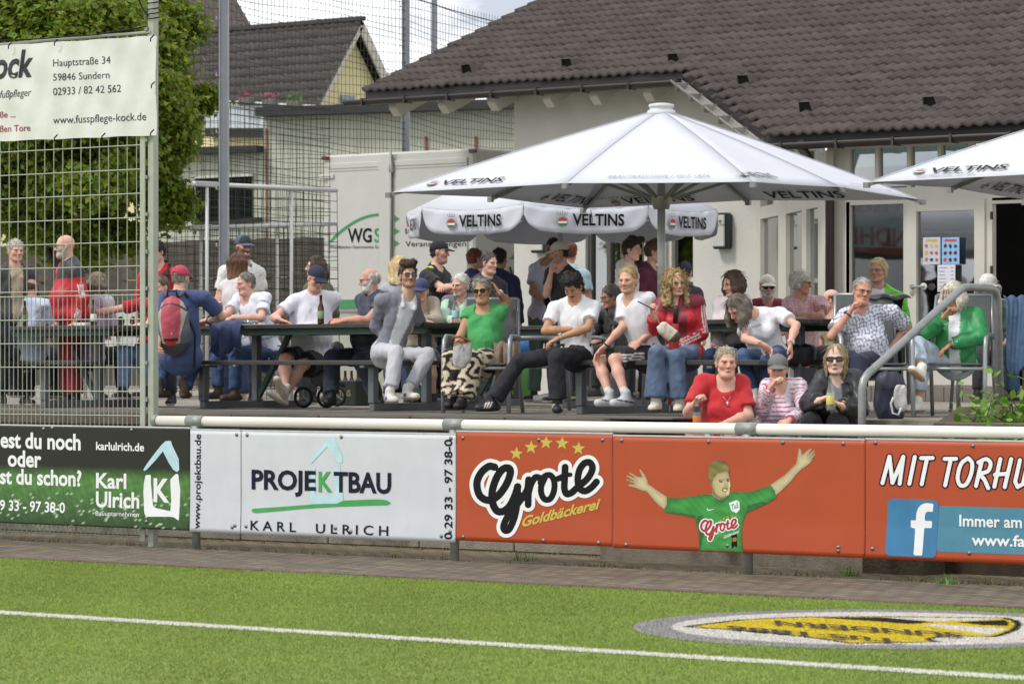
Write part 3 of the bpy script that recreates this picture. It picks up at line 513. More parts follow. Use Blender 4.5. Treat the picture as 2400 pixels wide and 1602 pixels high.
mb.tube([onY(*z1(1360, 150), FY - .05), onY(*z1(1310, 80), FY - .05), onY(*z1(1280, 20), FY - .05), onY(*z1(1285, -60), FY - .05)], .008, 6); mb.tube([onY(*z1(1340, 245), FY - .05), onY(*z1(900, 320), FY - .05), onY(*z1(400, 355), FY - .05), onY(*z1(-200, 385), FY - .05)], .006, 5); mb.build('loops', ink, cb)
# =================================================================== clubhouse
RS = .394; RZ0, RY0 = 4.0, 32.7; RN = Vector((0, -RS, 1)).normalized()
roofpt = lambda px, py: onP(px, py, (0, RY0, RZ0), RN); rz = lambda y: RZ0 + RS * (y - RY0)
hz_ = lambda x, y, e=0: Vector((x, y, rz(y) + e))
A = roofpt(866, 214); Bp = roofpt(1588, 180); Cp = roofpt(1800, 320); EY = (A.y + Bp.y) / 2
club = thing('clubhouse', 'white rendered clubhouse with brown tiled roof and glazed front behind the spectators', 'building', (-22, 34, TZ))
render_w = M('render_white', 'c9c7c0', .85, var=.06, vs=2, bump=.25, bs=40, stain=('8d8a80', .8, .6, .35)); frame_w = M('frame_white', 'c6c3b8', .45, var=.04, vs=4)
def tiles(xa, xb, smin, smax, pitch=.15, course=.335, amp=.02, e=0.0, P=None):
    """a field of double-roman tiles in a roof plane; P(x, s, h) gives the point"""
    V, Q, C = [], [], []; cosr = 1
    per = 6; nx = int((xb - xa) / pitch * per); xs = xa + np.arange(nx + 1) * pitch / per
    prof = amp * np.cos(2 * np.pi * (xs - xa) / pitch); prof = np.where(prof > 0, prof, prof * .55)
    tid = np.floor((xs - xa) / (pitch * 2)).astype(int); j = 0; s = 0.0
    while s < smax:
        jit = RNG.normal(0, .0035, tid.max() + 2)[tid]; sh = RNG.uniform(.8, 1.18, tid.max() + 2)[tid]; sj = RNG.normal(0, .008, tid.max() + 2)[tid]
        base = len(V) * 0 + sum(len(v) for v in V); lo = smin(xs); keep = (s + course * .5) > lo
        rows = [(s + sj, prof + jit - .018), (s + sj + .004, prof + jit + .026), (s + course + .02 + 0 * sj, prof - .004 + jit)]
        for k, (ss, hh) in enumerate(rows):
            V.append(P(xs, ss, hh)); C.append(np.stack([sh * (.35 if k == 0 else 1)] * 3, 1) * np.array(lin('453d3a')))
        for k in (0, 1):
            i = np.nonzero(keep[:-1] & keep[1:])[0]; a = base + k * (nx + 1) + i; Q.append(np.stack([a, a + 1, a + nx + 2, a + nx + 1], 1))
        s += course; j += 1
    return np.concatenate(V), np.concatenate(Q), np.concatenate(C)
cl = math.hypot(1, RS)
def rp(x, s, h): return np.stack([x, RY0 - .35 + s / cl - h * RS / cl, RZ0 + RS * (-.35 + s / cl) + h / cl + .06], 1)
s_of = lambda y: (y - RY0 + .35) * cl
def smin(x): return s_of(np.where(x < Bp.x, EY, np.where(x < Cp.x, EY + (Cp.y - EY) * (x - Bp.x) / (Cp.x - Bp.x), Cp.y)))
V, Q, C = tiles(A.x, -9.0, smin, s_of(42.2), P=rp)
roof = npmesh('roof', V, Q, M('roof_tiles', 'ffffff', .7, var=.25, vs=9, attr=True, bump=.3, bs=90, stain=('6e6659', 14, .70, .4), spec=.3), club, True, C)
dark = M('fascia_brown', '2d2626', .5, var=.1, vs=5); soff = M('soffit', 'b5b1a8', .8, var=.05)
outl = [hz_(A.x + .02, EY + .05), hz_(Bp.x, EY + .05), hz_(Cp.x, Cp.y + .05), hz_(-9, Cp.y + .05), hz_(-9, 42.2), hz_(A.x + .02, 42.2)]
MB().prism([p - Vector((0, 0, .10)) for p in outl], (0, 0, .09)).build('roof_deck', soff, roof)
mb = MB()
for p, q in ((outl[0], outl[1]), (outl[2], outl[3])): mb.span(p + Vector((0, -.03, -.07)), q + Vector((0, -.03, -.07)), .03, .2)
mb.span(outl[1] + Vector((0, -.0, -.07)), outl[2] + Vector((0, -.0, -.07)), .03, .2); mb.span(outl[0] + Vector((-.02, 0, -.02)), outl[5] + Vector((-.02, 0, -.02)), .03, .16); mb.build('fascia', dark, roof)
def gutter(p, q, mat, nm='gutter'):
    d = (q - p).normalized(); sd = d.cross(UP).normalized(); n = 40; vs = []; fs = []; m = 9
    for e, pt in ((0, p), (1, q)):
        for rr in (.078, .068): vs += [pt + sd * rr * math.cos(math.pi + math.pi * k / (m - 1)) + UP * rr * math.sin(math.pi + math.pi * k / (m - 1)) for k in range(m)]
    for k in range(m - 1): fs += [[k, k + 1, 2 * m + k + 1, 2 * m + k], [m + k + 1, m + k, 3 * m + k, 3 * m + k + 1]]
    fs += [[0, 2 * m, 3 * m, m], [m - 1, 2 * m - 1, 4 * m - 1, 3 * m - 1]]; o = MB().add(vs, fs).build(nm, mat, roof, True)
    L_ = (q - p).length; k = .35
    br = MB()
    while k < L_: br.box(p + d * k + UP * -.035, (.03, .175, .1), (d, sd, UP)); k += .75
    br.build('gutter_bracket', mat, o)
gutm = M('gutter_dark', '3a3432', .4, metal=.2, var=.15, vs=6); zinc = M('gutter_zinc', '86827c', .45, metal=.5, var=.25, vs=5)
gutter(hz_(A.x - .25, EY - .1, -.05), hz_(Bp.x + .05, EY - .1, -.05), gutm); gutter(hz_(Bp.x - .02, EY - .12, -.03), hz_(Cp.x - .05, Cp.y - .12, -.03), zinc); gutter(hz_(Cp.x - .05, Cp.y - .12, -.05), hz_(-9, Cp.y - .12, -.05), gutm)
for px, py in ((1095, 176), (1330, 163), (1580, 152), (1744, 204), (1889, 268), (2180, 257)):
    p = roofpt(px, py + 8); s = s_of(p.y); v = [rp(np.array([p.x + a]), np.array([s + b]), np.array([h]))[0] for a, b, h in ((-.09, 0, 0), (.09, 0, 0), (.075, 0, .13), (-.075, 0, .13), (-.09, .33, 0), (.09, .33, 0), (.07, .33, .03), (-.07, .33, .03))]
    o = MB().add(v, [[3, 2, 6, 7], [0, 3, 7, 4], [1, 5, 6, 2]]).build('vent_tile', M('tile_vent', '5a504b', .7, var=.2), roof); MB().add([Vector(x) + Vector((0, .03, 0)) for x in v[:4]], [[0, 1, 2, 3]]).build('grille', M('vent_dark', '0c0b0b', .8), o)
# walls
LWY = 36.4; lwx0, lwx1 = G(1205, LWY).x, G(1782, LWY).x; RWY = 33.6; rwx = G(1938, RWY).x; zt = lambda y: rz(y) - .12
dx0, dx1 = onY(1372, 560, LWY).x, onY(1510, 560, LWY).x; wx0, wx1 = onY(1560, 560, LWY).x, onY(1628, 560, LWY).x
mb = MB(); zd = 3.42
for a, b, c, d in ((lwx0, dx0, TZ, zd), (dx1, wx0, TZ, zd), (wx1, lwx1, TZ, zd), (wx0, wx1, TZ, TZ + .9), (lwx0, lwx1, zd, zt(LWY))): mb.box(((a + b) / 2, LWY + .15, (c + d) / 2), (b - a, .3, d - c))
mb.prism([(lwx0, LWY + .31, TZ), (lwx0, 42, TZ), (lwx0, 42, zt(42)), (lwx0, LWY + .31, zt(LWY + .31))], (.3, 0, 0)); mb.build('wall', render_w, club)
for px in (905, 1020, 1135, 1265, 1375, 1500):
    x = onY(px, 240, EY).x; MB().prism([(x, EY + .06, zt(EY) - .0), (x, EY + .06, zt(EY) - .1), (x, EY + .16, zt(EY) - .2), (x, LWY + (4 if x < lwx0 else 0), zt(LWY + (4 if x < lwx0 else 0)) - .2), (x, LWY + (4 if x < lwx0 else 0), zt(LWY + (4 if x < lwx0 else 0)))], (.13, 0, 0)).build('rafter', frame_w, roof)
gl = glass('window_glass', '9aa6a4', .30); gl2 = glass('door_glass', '8a9492', .30)
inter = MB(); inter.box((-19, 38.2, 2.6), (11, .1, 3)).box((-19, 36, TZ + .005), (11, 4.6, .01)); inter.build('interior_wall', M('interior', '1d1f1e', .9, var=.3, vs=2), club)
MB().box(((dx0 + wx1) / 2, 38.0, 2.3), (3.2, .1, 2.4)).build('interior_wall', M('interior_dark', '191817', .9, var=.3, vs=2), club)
# entrance in the rendered wall
MBf = lambda: MB()
dgrey = M('door_grey', '55524e', .5, var=.08, vs=5)
door = MB()
for px in (1375, 1420, 1452, 1504): x = onY(px, 600, LWY).x; door.box((x, LWY + .1, 2.25), (.06, .08, 2.3))
for z in (TZ + .05, 2.1, zd - .04): door.box(((dx0 + dx1) / 2, LWY + .1, z), (dx1 - dx0, .07, .07))
door = door.build('door', dgrey, club); MB().box(((dx0 + dx1) / 2, LWY + .12, 2.25), (dx1 - dx0 - .05, .012, 2.2)).build('pane', gl2, door)
p = onY(1440, 760, LWY); MB().tube([p + Vector((0, -.02, -.3)), p + Vector((0, -.06, -.28)), p + Vector((0, -.06, .28)), p + Vector((0, -.02, .3))], .015, 8).build('handle', galv, door)
wf = MB()
for x in (wx0 + .03, wx1 - .03): wf.box((x, LWY + .1, (TZ + .9 + zd) / 2), (.06, .1, zd - TZ - .9))
for z in (TZ + .93, 2.62, zd - .03): wf.box(((wx0 + wx1) / 2, LWY + .1, z), (wx1 - wx0 - .12, .1, .06))
wf = wf.build('window', frame_w, club); MB().box(((wx0 + wx1) / 2, LWY + .13, (TZ + .9 + zd) / 2), (wx1 - wx0 - .1, .012, zd - TZ - 1.0)).build('pane', glass('poster_glass', '8792a0', .35), wf)
MB().box(((wx0 + wx1) / 2, LWY + .22, 2.5), (wx1 - wx0 - .1, .01, .18)).box(((wx0 + wx1) / 2, LWY + .22, 2.72), (wx1 - wx0 - .1, .012, .3)).build('poster', M('poster_red', '8d4a42', .7, var=.3, vs=12), wf)  # red panels added to imitate what this pane reflects, not a hung poster
# glazed corner and front
def frontage(P0, N0, posts, rails, panes, nm='glazed_front', par=club, th=.09, glassm=gl):
    n = Vector(N0).normalized(); q = lambda px, py: onP(px, py, P0, n); ax = n.cross(UP).normalized(); mb = MB()
    for a, b, y0, y1 in posts:
        p, r_ = q((a + b) / 2, y0), q((a + b) / 2, y1); w = (q(b, y0) - q(a, y0)).length; c = (p + r_) / 2; mb.box((c.x, c.y, (p.z + r_.z) / 2), (w, th, abs(p.z - r_.z)), (ax, n, UP))
    for a, b, y0, y1 in rails:
        p, r_ = q(a, (y0 + y1) / 2), q(b, (y0 + y1) / 2); z = (p.z + r_.z) / 2; h = abs(q((a + b) / 2, y0).z - q((a + b) / 2, y1).z); p.z = r_.z = z; mb.span(p + n * .004, r_ + n * .004, th * .86, h)
    o = mb.build(nm, frame_w, par)
    for a, b, y0, y1 in panes:
        p, r_ = q(a, y0), q(b, y1); c = (p + r_) / 2 - n * 0.012; MB().box(c, ((Vector((r_.x, r_.y, 0)) - Vector((p.x, p.y, 0))).length, .012, abs(p.z - r_.z)), (ax, n, UP)).build('pane', glassm, o)
    return o
nd = Vector((-1, -1, 0)).normalized(); P0d = Vector((lwx1, LWY, 0)); _t = onP(1938, 600, P0d, nd)
f1 = frontage(P0d, nd, [(1774, 1790, 355, 935), (1832, 1850, 355, 935), (1888, 1898, 355, 935), (1926, 1945, 355, 935), (1806, 1812, 355, 400)], [(1774, 1945, 470, 500), (1774, 1945, 402, 412), (1774, 1945, 885, 935)], [(1788, 1834, 495, 890), (1848, 1890, 492, 890), (1896, 1930, 490, 890), (1788, 1930, 356, 402)])
cw = MB(); cw.box(((G(1938, RWY).x + G(1988, RWY).x) / 2, RWY + .06, (TZ + zt(RWY)) / 2), (G(1988, RWY).x - G(1938, RWY).x, .12, zt(RWY) - TZ)); cw.build('corner_post', frame_w, club)
f2 = frontage((0, RWY, 0), (0, -1, 0), [(1986, 1997, 330, 900), (2055, 2064, 330, 440), (2130, 2139, 330, 440), (2202, 2211, 330, 440), (2275, 2284, 330, 440), (2350, 2359, 330, 440), (2122, 2130, 462, 900), (2312, 2330, 440, 915), (2430, 2450, 440, 900)], [(1986, 2460, 436, 474), (1986, 2460, 326, 340), (1986, 2126, 892, 912), (2322, 2460, 462, 476)], [(1995, 2057, 340, 436), (2062, 2132, 340, 436), (2137, 2204, 340, 436), (2209, 2277, 340, 436), (2282, 2352, 340, 436), (2357, 2430, 340, 436)])
frontage((0, RWY, 0), (0, -1, 0), [(1988, 1996, 474, 893)], [], [(1995, 2124, 474, 893)], nm='fixed_window', glassm=glass('fixed_glass', 'c2cac8', .60))
dr = frontage((0, RWY - .03, 0), (0, -1, 0), [(2129, 2152, 470, 902), (2288, 2312, 470, 902)], [(2129, 2312, 468, 494), (2129, 2312, 850, 902)], [(2150, 2290, 492, 852)], nm='door', glassm=gl2)
q = lambda px, py, e=.08: onY(px, py, RWY - e)
hd = MB().tube([q(2138, 672, .08), q(2138, 672, .14), q(2166, 671, .14)], .014, 8).lathe(q(2138, 672, .075), [(.03, 0), (.03, .01)], 14, (0, -1, 0)).lathe(q(2138, 687, .075), [(.026, 0), (.026, .01)], 14, (0, -1, 0)); hd.build('handle', galv, dr)
MB().lathe(q(2166, 671, .1), [(.04, 0), (.04, .02)], 16, (0, -1, 0)).build('knob', M('knob_white', 'd8d8d6', .3), dr)
for y in (505, 632): MB().tube([q(2324, y - 9, .09), q(2324, y + 9, .09)], .018, 8).build('hinge', dark, dr)
pl = MB(); a, b = G(1975, RWY - .05).x, -9.0; n = 22
structure(MB().box(((a + b) / 2, RWY - .02, TZ + .09), (b - a, .3, .18)).build('door_step', M('step_stone', '8a857a', .9, var=.15), loc=(0, 0, 0)))
x = a
while x < b: pl.box((x + .12, RWY - .19, TZ + .085), (.232, .03, .17), bevel=.004); x += .24
pl.build('plinth', M('plinth_stone', '77716a', .85, var=.25, vs=4, bump=.3), club)
dp = G(1945, RWY - .12); MB().tube([(dp.x, dp.y, TZ), (dp.x, dp.y, 3.5), (dp.x - .1, dp.y - .5, rz(Cp.y) - .1)], .055, 12).build('downpipe', M('pipe_brown', '3b3030', .45, var=.15), club, True)
# posters on the door, list, banner reflection modelled as a sheet behind the window
Pd = lambda px, py: onY(px, py, RWY - .095)
for lab, x0, y0, x1, y1, mats in (('left of two colourful ice cream posters on the glass door', 2163.5, 556.5, 2204, 619, ('b9c4d0', 'd9a13a', 'c05a50')), ('right of two colourful ice cream posters, the bluer one, on the glass door', 2207.5, 556.5, 2248.5, 618.5, ('8db4dc', 'c8453e', '3a3438'))):
    p, q2 = Pd(x0, y0), Pd(x1, y1); o = thing('poster', lab, 'poster', ((p.x + q2.x) / 2, RWY - .095, q2.z)); MB().box((p + q2) / 2, (q2.x - p.x, .004, p.z - q2.z)).build('sheet', M('poster_' + mats[0], mats[0], .5, var=.1, vs=30), o)
    mb = [MB() for _ in range(3)]; [setattr(m_, 'split', False) for m_ in mb]; rr = random.Random(int(x0))
    for iy in range(3):
        for ix in range(3):
            cx, cy = x0 + 8 + ix * 12, y0 + 20 + iy * 16; pts = [Pd(cx + 4.6 * math.cos(t) * rr.uniform(.6, 1.1), cy + 5.5 * math.sin(t) * rr.uniform(.6, 1.1)) + Vector((0, -.004, 0)) for t in np.linspace(0, 6.28, 11)[:-1]]; mb[rr.randrange(3)].poly(pts[::-1])
    mb[0].poly([Pd(a_, b_) + Vector((0, -.005, 0)) for a_, b_ in ((x0 + 6, y0 + 9), (x1 - 6, y0 + 9), (x1 - 7, y0 + 4), (x0 + 7, y0 + 4))])
    for m_, c_ in zip(mb, (mats[1], mats[2], '4a3428')):
        if m_.v: m_.build('print', M('pprint_' + c_, c_, .5, var=.3, vs=40), o)
p, q2 = Pd(2197.5, 620.5), Pd(2239, 683); o = thing('price_list', 'white printed price list taped below the posters on the glass door', 'notice', ((p.x + q2.x) / 2, RWY - .095, q2.z)); MB().box((p + q2) / 2, (q2.x - p.x, .004, p.z - q2.z)).build('sheet', M('paper', 'd5d6de', .6, var=.03), o)
mb = MB(); mb.split = False
for i in range(6): mb.poly([Pd(2201, 628 + i * 8.6) + Vector((0, -.004, 0)), Pd(2221 - (i * 7) % 9, 628 + i * 8.6) + Vector((0, -.004, 0)), Pd(2221 - (i * 7) % 9, 626 + i * 8.6) + Vector((0, -.004, 0)), Pd(2201, 626 + i * 8.6) + Vector((0, -.004, 0))]).poly([Pd(2228, 628 + i * 8.6) + Vector((0, -.004, 0)), Pd(2236, 628 + i * 8.6) + Vector((0, -.004, 0)), Pd(2236, 626 + i * 8.6) + Vector((0, -.004, 0)), Pd(2228, 626 + i * 8.6) + Vector((0, -.004, 0))])
mb.build('print_lines', M('faint_ink', '9094a8', .6), o)
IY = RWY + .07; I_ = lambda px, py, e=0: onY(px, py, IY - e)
bn = thing('window_banner', 'white banner with big red mirrored letters behind the clubhouse window', 'banner', (I_(2055, 560).x, IY, 2.4))  # added sheet imitating the lettering mirrored in the pane; no banner hangs inside
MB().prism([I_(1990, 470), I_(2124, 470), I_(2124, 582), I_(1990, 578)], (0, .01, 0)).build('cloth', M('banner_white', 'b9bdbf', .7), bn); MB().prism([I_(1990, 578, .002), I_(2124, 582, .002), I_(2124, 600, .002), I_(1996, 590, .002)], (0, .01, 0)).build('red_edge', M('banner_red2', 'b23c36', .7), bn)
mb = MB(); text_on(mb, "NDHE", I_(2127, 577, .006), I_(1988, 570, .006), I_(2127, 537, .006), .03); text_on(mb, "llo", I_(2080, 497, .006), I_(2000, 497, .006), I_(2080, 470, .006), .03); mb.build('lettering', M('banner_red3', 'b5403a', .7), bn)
for lab, x0, y0, x1, y1, cx in (('white illuminated brewery sign box on the wall left of the entrance', 1244, 500, 1278, 592, 1), ('white illuminated brewery sign box on the wall beside the glazed corner', 1671, 499, 1705, 583, 2)):
    p, q2 = onY(x0, y0, LWY - .12), onY(x1, y1, LWY - .12); o = thing('sign_box', lab, 'sign', ((p.x + q2.x) / 2, LWY - .12, q2.z)); MB().box(((p.x + q2.x) / 2, LWY - .07, (p.z + q2.z) / 2), (q2.x - p.x, .14, p.z - q2.z), bevel=.02).build('case', M('case_green', '20302c', .4), o)
    MB().box(((p.x + q2.x) / 2, LWY - .15, (p.z + q2.z) / 2), (q2.x - p.x - .05, .03, p.z - q2.z - .06), bevel=.01).build('face', M('sign_face', 'c3c5bf', .25, var=.03), o)
    S_ = lambda px, py: onY(px, py, LWY - .168)
    mb = MB(); text_on(mb, "VELTINS", S_(x0 + 5, 530), S_(x1 - 6, 529.5), S_(x0 + 5, 525)); mb.build('lettering', ink, o); MB().poly([S_(*c) for c in ((x0 + 12, 519), (x0 + 17, 524), (x0 + 21, 518), (x0 + 17, 514))]).build('crest', M('crest_olive', '6d6a48', .5), o)
# =================================================================== umbrellas
cloth_w = M('canopy_cloth', 'd4d6de', .75, var=.03, vs=3, trans=.18, bump=.1, bs=5); pole_m = M('pole_alu', 'b3b4b1', .35, metal=.6, var=.05); rib_m = M('rib_grey', '8d8c88', .45, metal=.4)
crest_cols = [M('crest_grey', '8d8f8c', .6), M('crest_red', 'a8322f', .6), M('crest_green', '2f6b4c', .6), M('crest_white', 'd8d8d4', .6)]
def crest(P, ox, oy, s, par):
    """small brewery crest in surface coordinates P(u, v)"""
    q = lambda L_, e: [P(ox + a * s, oy + b * s, e) for a, b in L_]
    c1 = MB(); c1.split = False; c1.poly(q([(.5 + .42 * math.cos(t) * (1.05 if math.sin(t) > 0 else .95), .36 + .4 * math.sin(t)) for t in np.linspace(0, 6.28, 21)[:-1]], 1))
    for k in range(5): c1.poly(q([(.22 + k * .13, .84), (.28 + k * .13, .84), (.5 + (k - 2) * .17 + .03, 1.12 - abs(k - 2) * .05), (.5 + (k - 2) * .17 - .03, 1.12 - abs(k - 2) * .05)], 1))
    c1.poly(q([(.2, .8), (.8, .8), (.78, .86), (.22, .86)], 1)); c1.build('crest', crest_cols[0], par)
    MB().poly(q([(.5 + .31 * math.cos(t), .40 + .28 * math.sin(t)) for t in np.linspace(0, math.pi, 10)], 2)).build('crest_red', crest_cols[1], par)
    MB().poly(q([(.19, .40), (.81, .40), (.81, .26), (.19, .26)][::-1], 2)).build('crest_white', crest_cols[3], par)
    MB().poly(q([(.5 + .31 * math.cos(t), .26 + .2 * math.sin(t)) for t in np.linspace(math.pi, 2 * math.pi, 10)], 2)).build('crest_green', crest_cols[2], par)
def square_umbrella(label, c, R, a0, ze, zt_, prints, grp):
    """square market umbrella: corner k at angle a0+90k; ribs at corners and side middles"""
    r = thing('market_umbrella', label, 'umbrella', (c.x, c.y, TZ), grp); top = Vector((c.x, c.y, zt_))
    rim = []
    for k in range(8):
        a = a0 + math.pi / 4 * k; rr = R if k % 2 == 0 else R / math.sqrt(2); rim.append(Vector((c.x + rr * math.cos(a), c.y + rr * math.sin(a), ze + (0 if k % 2 == 0 else .035))))
    N = 10; vs = []; idx = {}; fs = []
    for k in range(8):
        a, b = rim[k], rim[(k + 1) % 8]
        for i in range(N + 1):
            for j in range(i + 1):
                t = i / N; w = j / i if i else 0; p = top + (a + (b - a) * w - top) * t; sag = 4 * w * (1 - w); p.z -= .014 * sag * t * t - .02 * math.sin(math.pi * t) ; 
                if i == N: p.z += .01 * sag
                idx[k, i, j] = len(vs); vs.append(p)
        for i in range(N):
            for j in range(i + 1):
                fs.append([idx[k, i, j], idx[k, i + 1, j], idx[k, i + 1, j + 1]])
                if j < i: fs.append([idx[k, i, j], idx[k, i + 1, j + 1], idx[k, i, j + 1]])
    can = MB().add(vs, fs).build('canopy', cloth_w, r, True)
    md = can.modifiers.new('thickness', 'SOLIDIFY'); md.thickness = .004
    seam = MB()
    for k in range(8): seam.tube([top + (rim[k] - top) * t + Vector((0, 0, .006 + .02 * math.sin(math.pi * t))) for t in np.linspace(.03, .985, 9)], .0035, 5)
    seam.build('seam', cloth_w, can)
    MB().lathe(top + Vector((0, 0, -.06)), [(.13, 0), (.125, .05), (.105, .055), (.105, .075), (.115, .08), (.112, .105), (.06, .115)], 24).build('cap', M('cap_white', 'c3c5c4', .5), r, True)
    MB().tube([(c.x, c.y, TZ), (c.x, c.y, zt_ - .05)], .036, 16).lathe((c.x, c.y, ze - .12), [(.07, 0), (.085, .06), (.11, .1), (.11, .12)], 16).build('pole', pole_m, r, True)
    MB().box((c.x, c.y, TZ + .03), (.5, .5, .05), bevel=.01).lathe((c.x, c.y, TZ + .06), [(.06, 0), (.055, .35)], 12).build('base', galv, r)
    for k in range(8):
        e = rim[k] + Vector((0, 0, -.018)); rb = MB().span(top + Vector((0, 0, -.12)), e + (e - top) * .012, .022, .03); rb.box(e + (e - top) * .012, (.05, .035, .045)); o = rb.build('rib', rib_m, r); h = top + (e - top) * .52 + Vector((0, 0, -.02)); MB().span((c.x, c.y, ze - .06), h, .018, .026).build('strut', rib_m, o)
    return r, top, rim
def panel_P(top, a, b):
    """surface coordinates of the triangular panel top-a-b seen from outside: u along the rim a->b, v up from the rim (metres)"""
    e = (b - a); L_ = e.length; e = e / L_; n = e.cross(top - a).normalized()
    if n.z < 0: n = -n
    up = n.cross(e); up = up if up.dot(top - a) > 0 else -up
    return (lambda u, v, k=1: a + e * u + up * v + n * (.012 + .0025 * k)), L_, n
def veltins(r, top, a, b, u0, w, v0, h, tagline=None, crestw=.13, under=False):
    P, L_, n = panel_P(top, a, b)
    if under:
        P0 = P; P = lambda u, v, k=1: P0(u, v, 0) - n * (.03 + .0025 * k)
    if w:
        mb = MB(); text_on(mb, "VELTINS", P(u0 + crestw * 1.15, v0), P(u0 + crestw * 1.15 + w, v0), P(u0 + crestw * 1.15, v0 + h), .02); mb.build('lettering', ink, r)
        if crestw: crest(P, u0, v0 - h * .12, crestw * .9, r)
    if tagline:
        mb = MB(); text_on(mb, "BRAUTRADITION | SEIT 1824", P(tagline[0], tagline[1]), P(tagline[0] + tagline[2], tagline[1]), P(tagline[0], tagline[1] + .05), 0, 0, 1.15); mb.build('small_lettering', M('ink_grey', '6a6a6c', .6), r)
def umb(label, pxc, D, ze, zt_, a0, grp, draw=True):
    c = U(pxc, 700, D); r, top, rim = square_umbrella(label, c, 2.47, a0, ze, zt_, None, grp)
    return r, top, rim
a_l = math.atan2(*(lambda v: (v.y, v.x))(-VR * .966 - VD * .26)); grp = 'white brewery umbrellas over the terrace'
r1, top, rim = umb('large white square beer umbrella on a metal pole behind the curly haired girl', 1550, 30.5, 3.03, 3.80, a_l, 'large square white umbrellas')
# corners: 0 left, then 45 degree steps counterclockwise seen from above -> 2 near, 4 right, 6 far
veltins(r1, top, rim[0], rim[1], .28, .62, .10, .105); veltins(r1, top, rim[1], rim[2], 0, 0, 0, 0, (.35, .09, .95)); veltins(r1, top, rim[2], rim[3], .05, .5, .10, .105); veltins(r1, top, rim[3], rim[4], 0, 0, 0, 0, (.5, .12, .9))
veltins(r1, top, rim[6], rim[5], .35, .75, .08, .12, under=True); veltins(r1, top, rim[5], rim[4], .25, .8, .08, .14, crestw=0.001, under=True); veltins(r1, top, rim[7], rim[6], .7, .75, .10, .14, under=True); veltins(r1, top, rim[6], rim[5], 0, 0, 0, 0, (.2, .2, 1.1), under=True)
cd = rim[6] + Vector((.08, 0, 0)); MB().tube([cd + Vector((0, 0, -.02)), cd + Vector((.02, 0, -.1)), cd + Vector((.02, 0, -.16))], .004, 5).build('cord', ink, r1)
r2, top, rim = umb('large white square beer umbrella cut by the picture edge above the green jacket', 2683, 28.8, 3.03, 3.80, a_l, 'large square white umbrellas')
veltins(r2, top, rim[0], rim[1], .32, .68, .12, .11, (.4, .03, .5)); veltins(r2, top, rim[7], rim[6], .4, .8, .1, .14, under=True)
# octagonal umbrella with valance
c3 = U(1313, 700, 37.4); zv, vh, R3 = 3.20, .26, 1.74; r3 = thing('valance_umbrella', 'white eight sided beer umbrella with scalloped lettered valance by the entrance', 'umbrella', (c3.x, c3.y, TZ)); top3 = Vector((c3.x, c3.y, 3.98))
aN = math.atan2(-VD.y, -VD.x) + math.radians(9); crn = [Vector((c3.x + R3 * math.cos(aN + math.pi / 8 + k * math.pi / 4), c3.y + R3 * math.sin(aN + math.pi / 8 + k * math.pi / 4), zv)) for k in range(8)]
vs, fs = [], []
for k in range(8):
    a, b = crn[k], crn[(k + 1) % 8]; base = len(vs); N = 12
    for j in range(N + 1):
        w = j / N; p = a + (b - a) * w
        vs += [top3 + (p - top3) * t + Vector((0, 0, -.05 * 4 * w * (1 - w) * t)) for t in (0.02, .35, .7, 1)]
    for j in range(N):
        for t in range(3): i = base + j * 4 + t; fs.append([i, i + 4, i + 5, i + 1])
can3 = MB().add(vs, fs).build('canopy', cloth_w, r3, True); can3.modifiers.new('thickness', 'SOLIDIFY').thickness = .004
for k in range(8):
    a, b = crn[k], crn[(k + 1) % 8]; n = ((a + b) / 2 - c3); n.z = 0; n.normalize(); e = (b - a).normalized(); L_ = (b - a).length; vs, fs = [], []; N = 30; mm = 5
    for j in range(N + 1):
        w = j / N; x = w * L_; edge = min(x, L_ - x); dep = vh * (.42 + .58 * min(1, max(0, edge / .16)) ** .45) if edge < .16 else vh
        for t in range(mm + 1): q_ = a + e * x + Vector((0, 0, -.05 * 4 * w * (1 - w) - dep * t / mm)) + n * (.02 * math.sin(x * 7 + k) * t / mm + .006 * math.sin(x * 23 + t) + .004); vs.append(q_)
    for j in range(N):
        for t in range(mm): i = j * (mm + 1) + t; fs.append([i, i + 1, i + mm + 2, i + mm + 1])
    vo = MB().add(vs, fs).build('valance', cloth_w, r3, True); vo.modifiers.new('thickness', 'SOLIDIFY').thickness = .003
    if n.dot(VD) < .1:
        ee = e if e.dot(VR) > 0 else -e; st = a if e.dot(VR) > 0 else b
        Pv = lambda u, v, kk=1: st + ee * u + Vector((0, 0, -vh + v - .02)) + n * (.035 + .002 * kk)
        mb = MB(); text_on(mb, "VELTINS", Pv(L_ * .385, .06), Pv(L_ * .8, .06), Pv(L_ * .385, .175), .03); mb.build('lettering', ink, vo); crest(Pv, L_ * .25, .04, .15, vo)
MB().tube([(c3.x, c3.y, TZ), (c3.x, c3.y, 3.95)], .028, 12).build('pole', pole_m, r3, True); MB().lathe((c3.x, c3.y, TZ), [(.3, 0), (.3, .08), (.06, .12), (.05, .4)], 20).build('base', galv, r3, True)
for k in range(8): MB().span(top3 + Vector((0, 0, -.1)), crn[k] + Vector((0, 0, -.02)), .015, .02).build('rib', rib_m, r3)
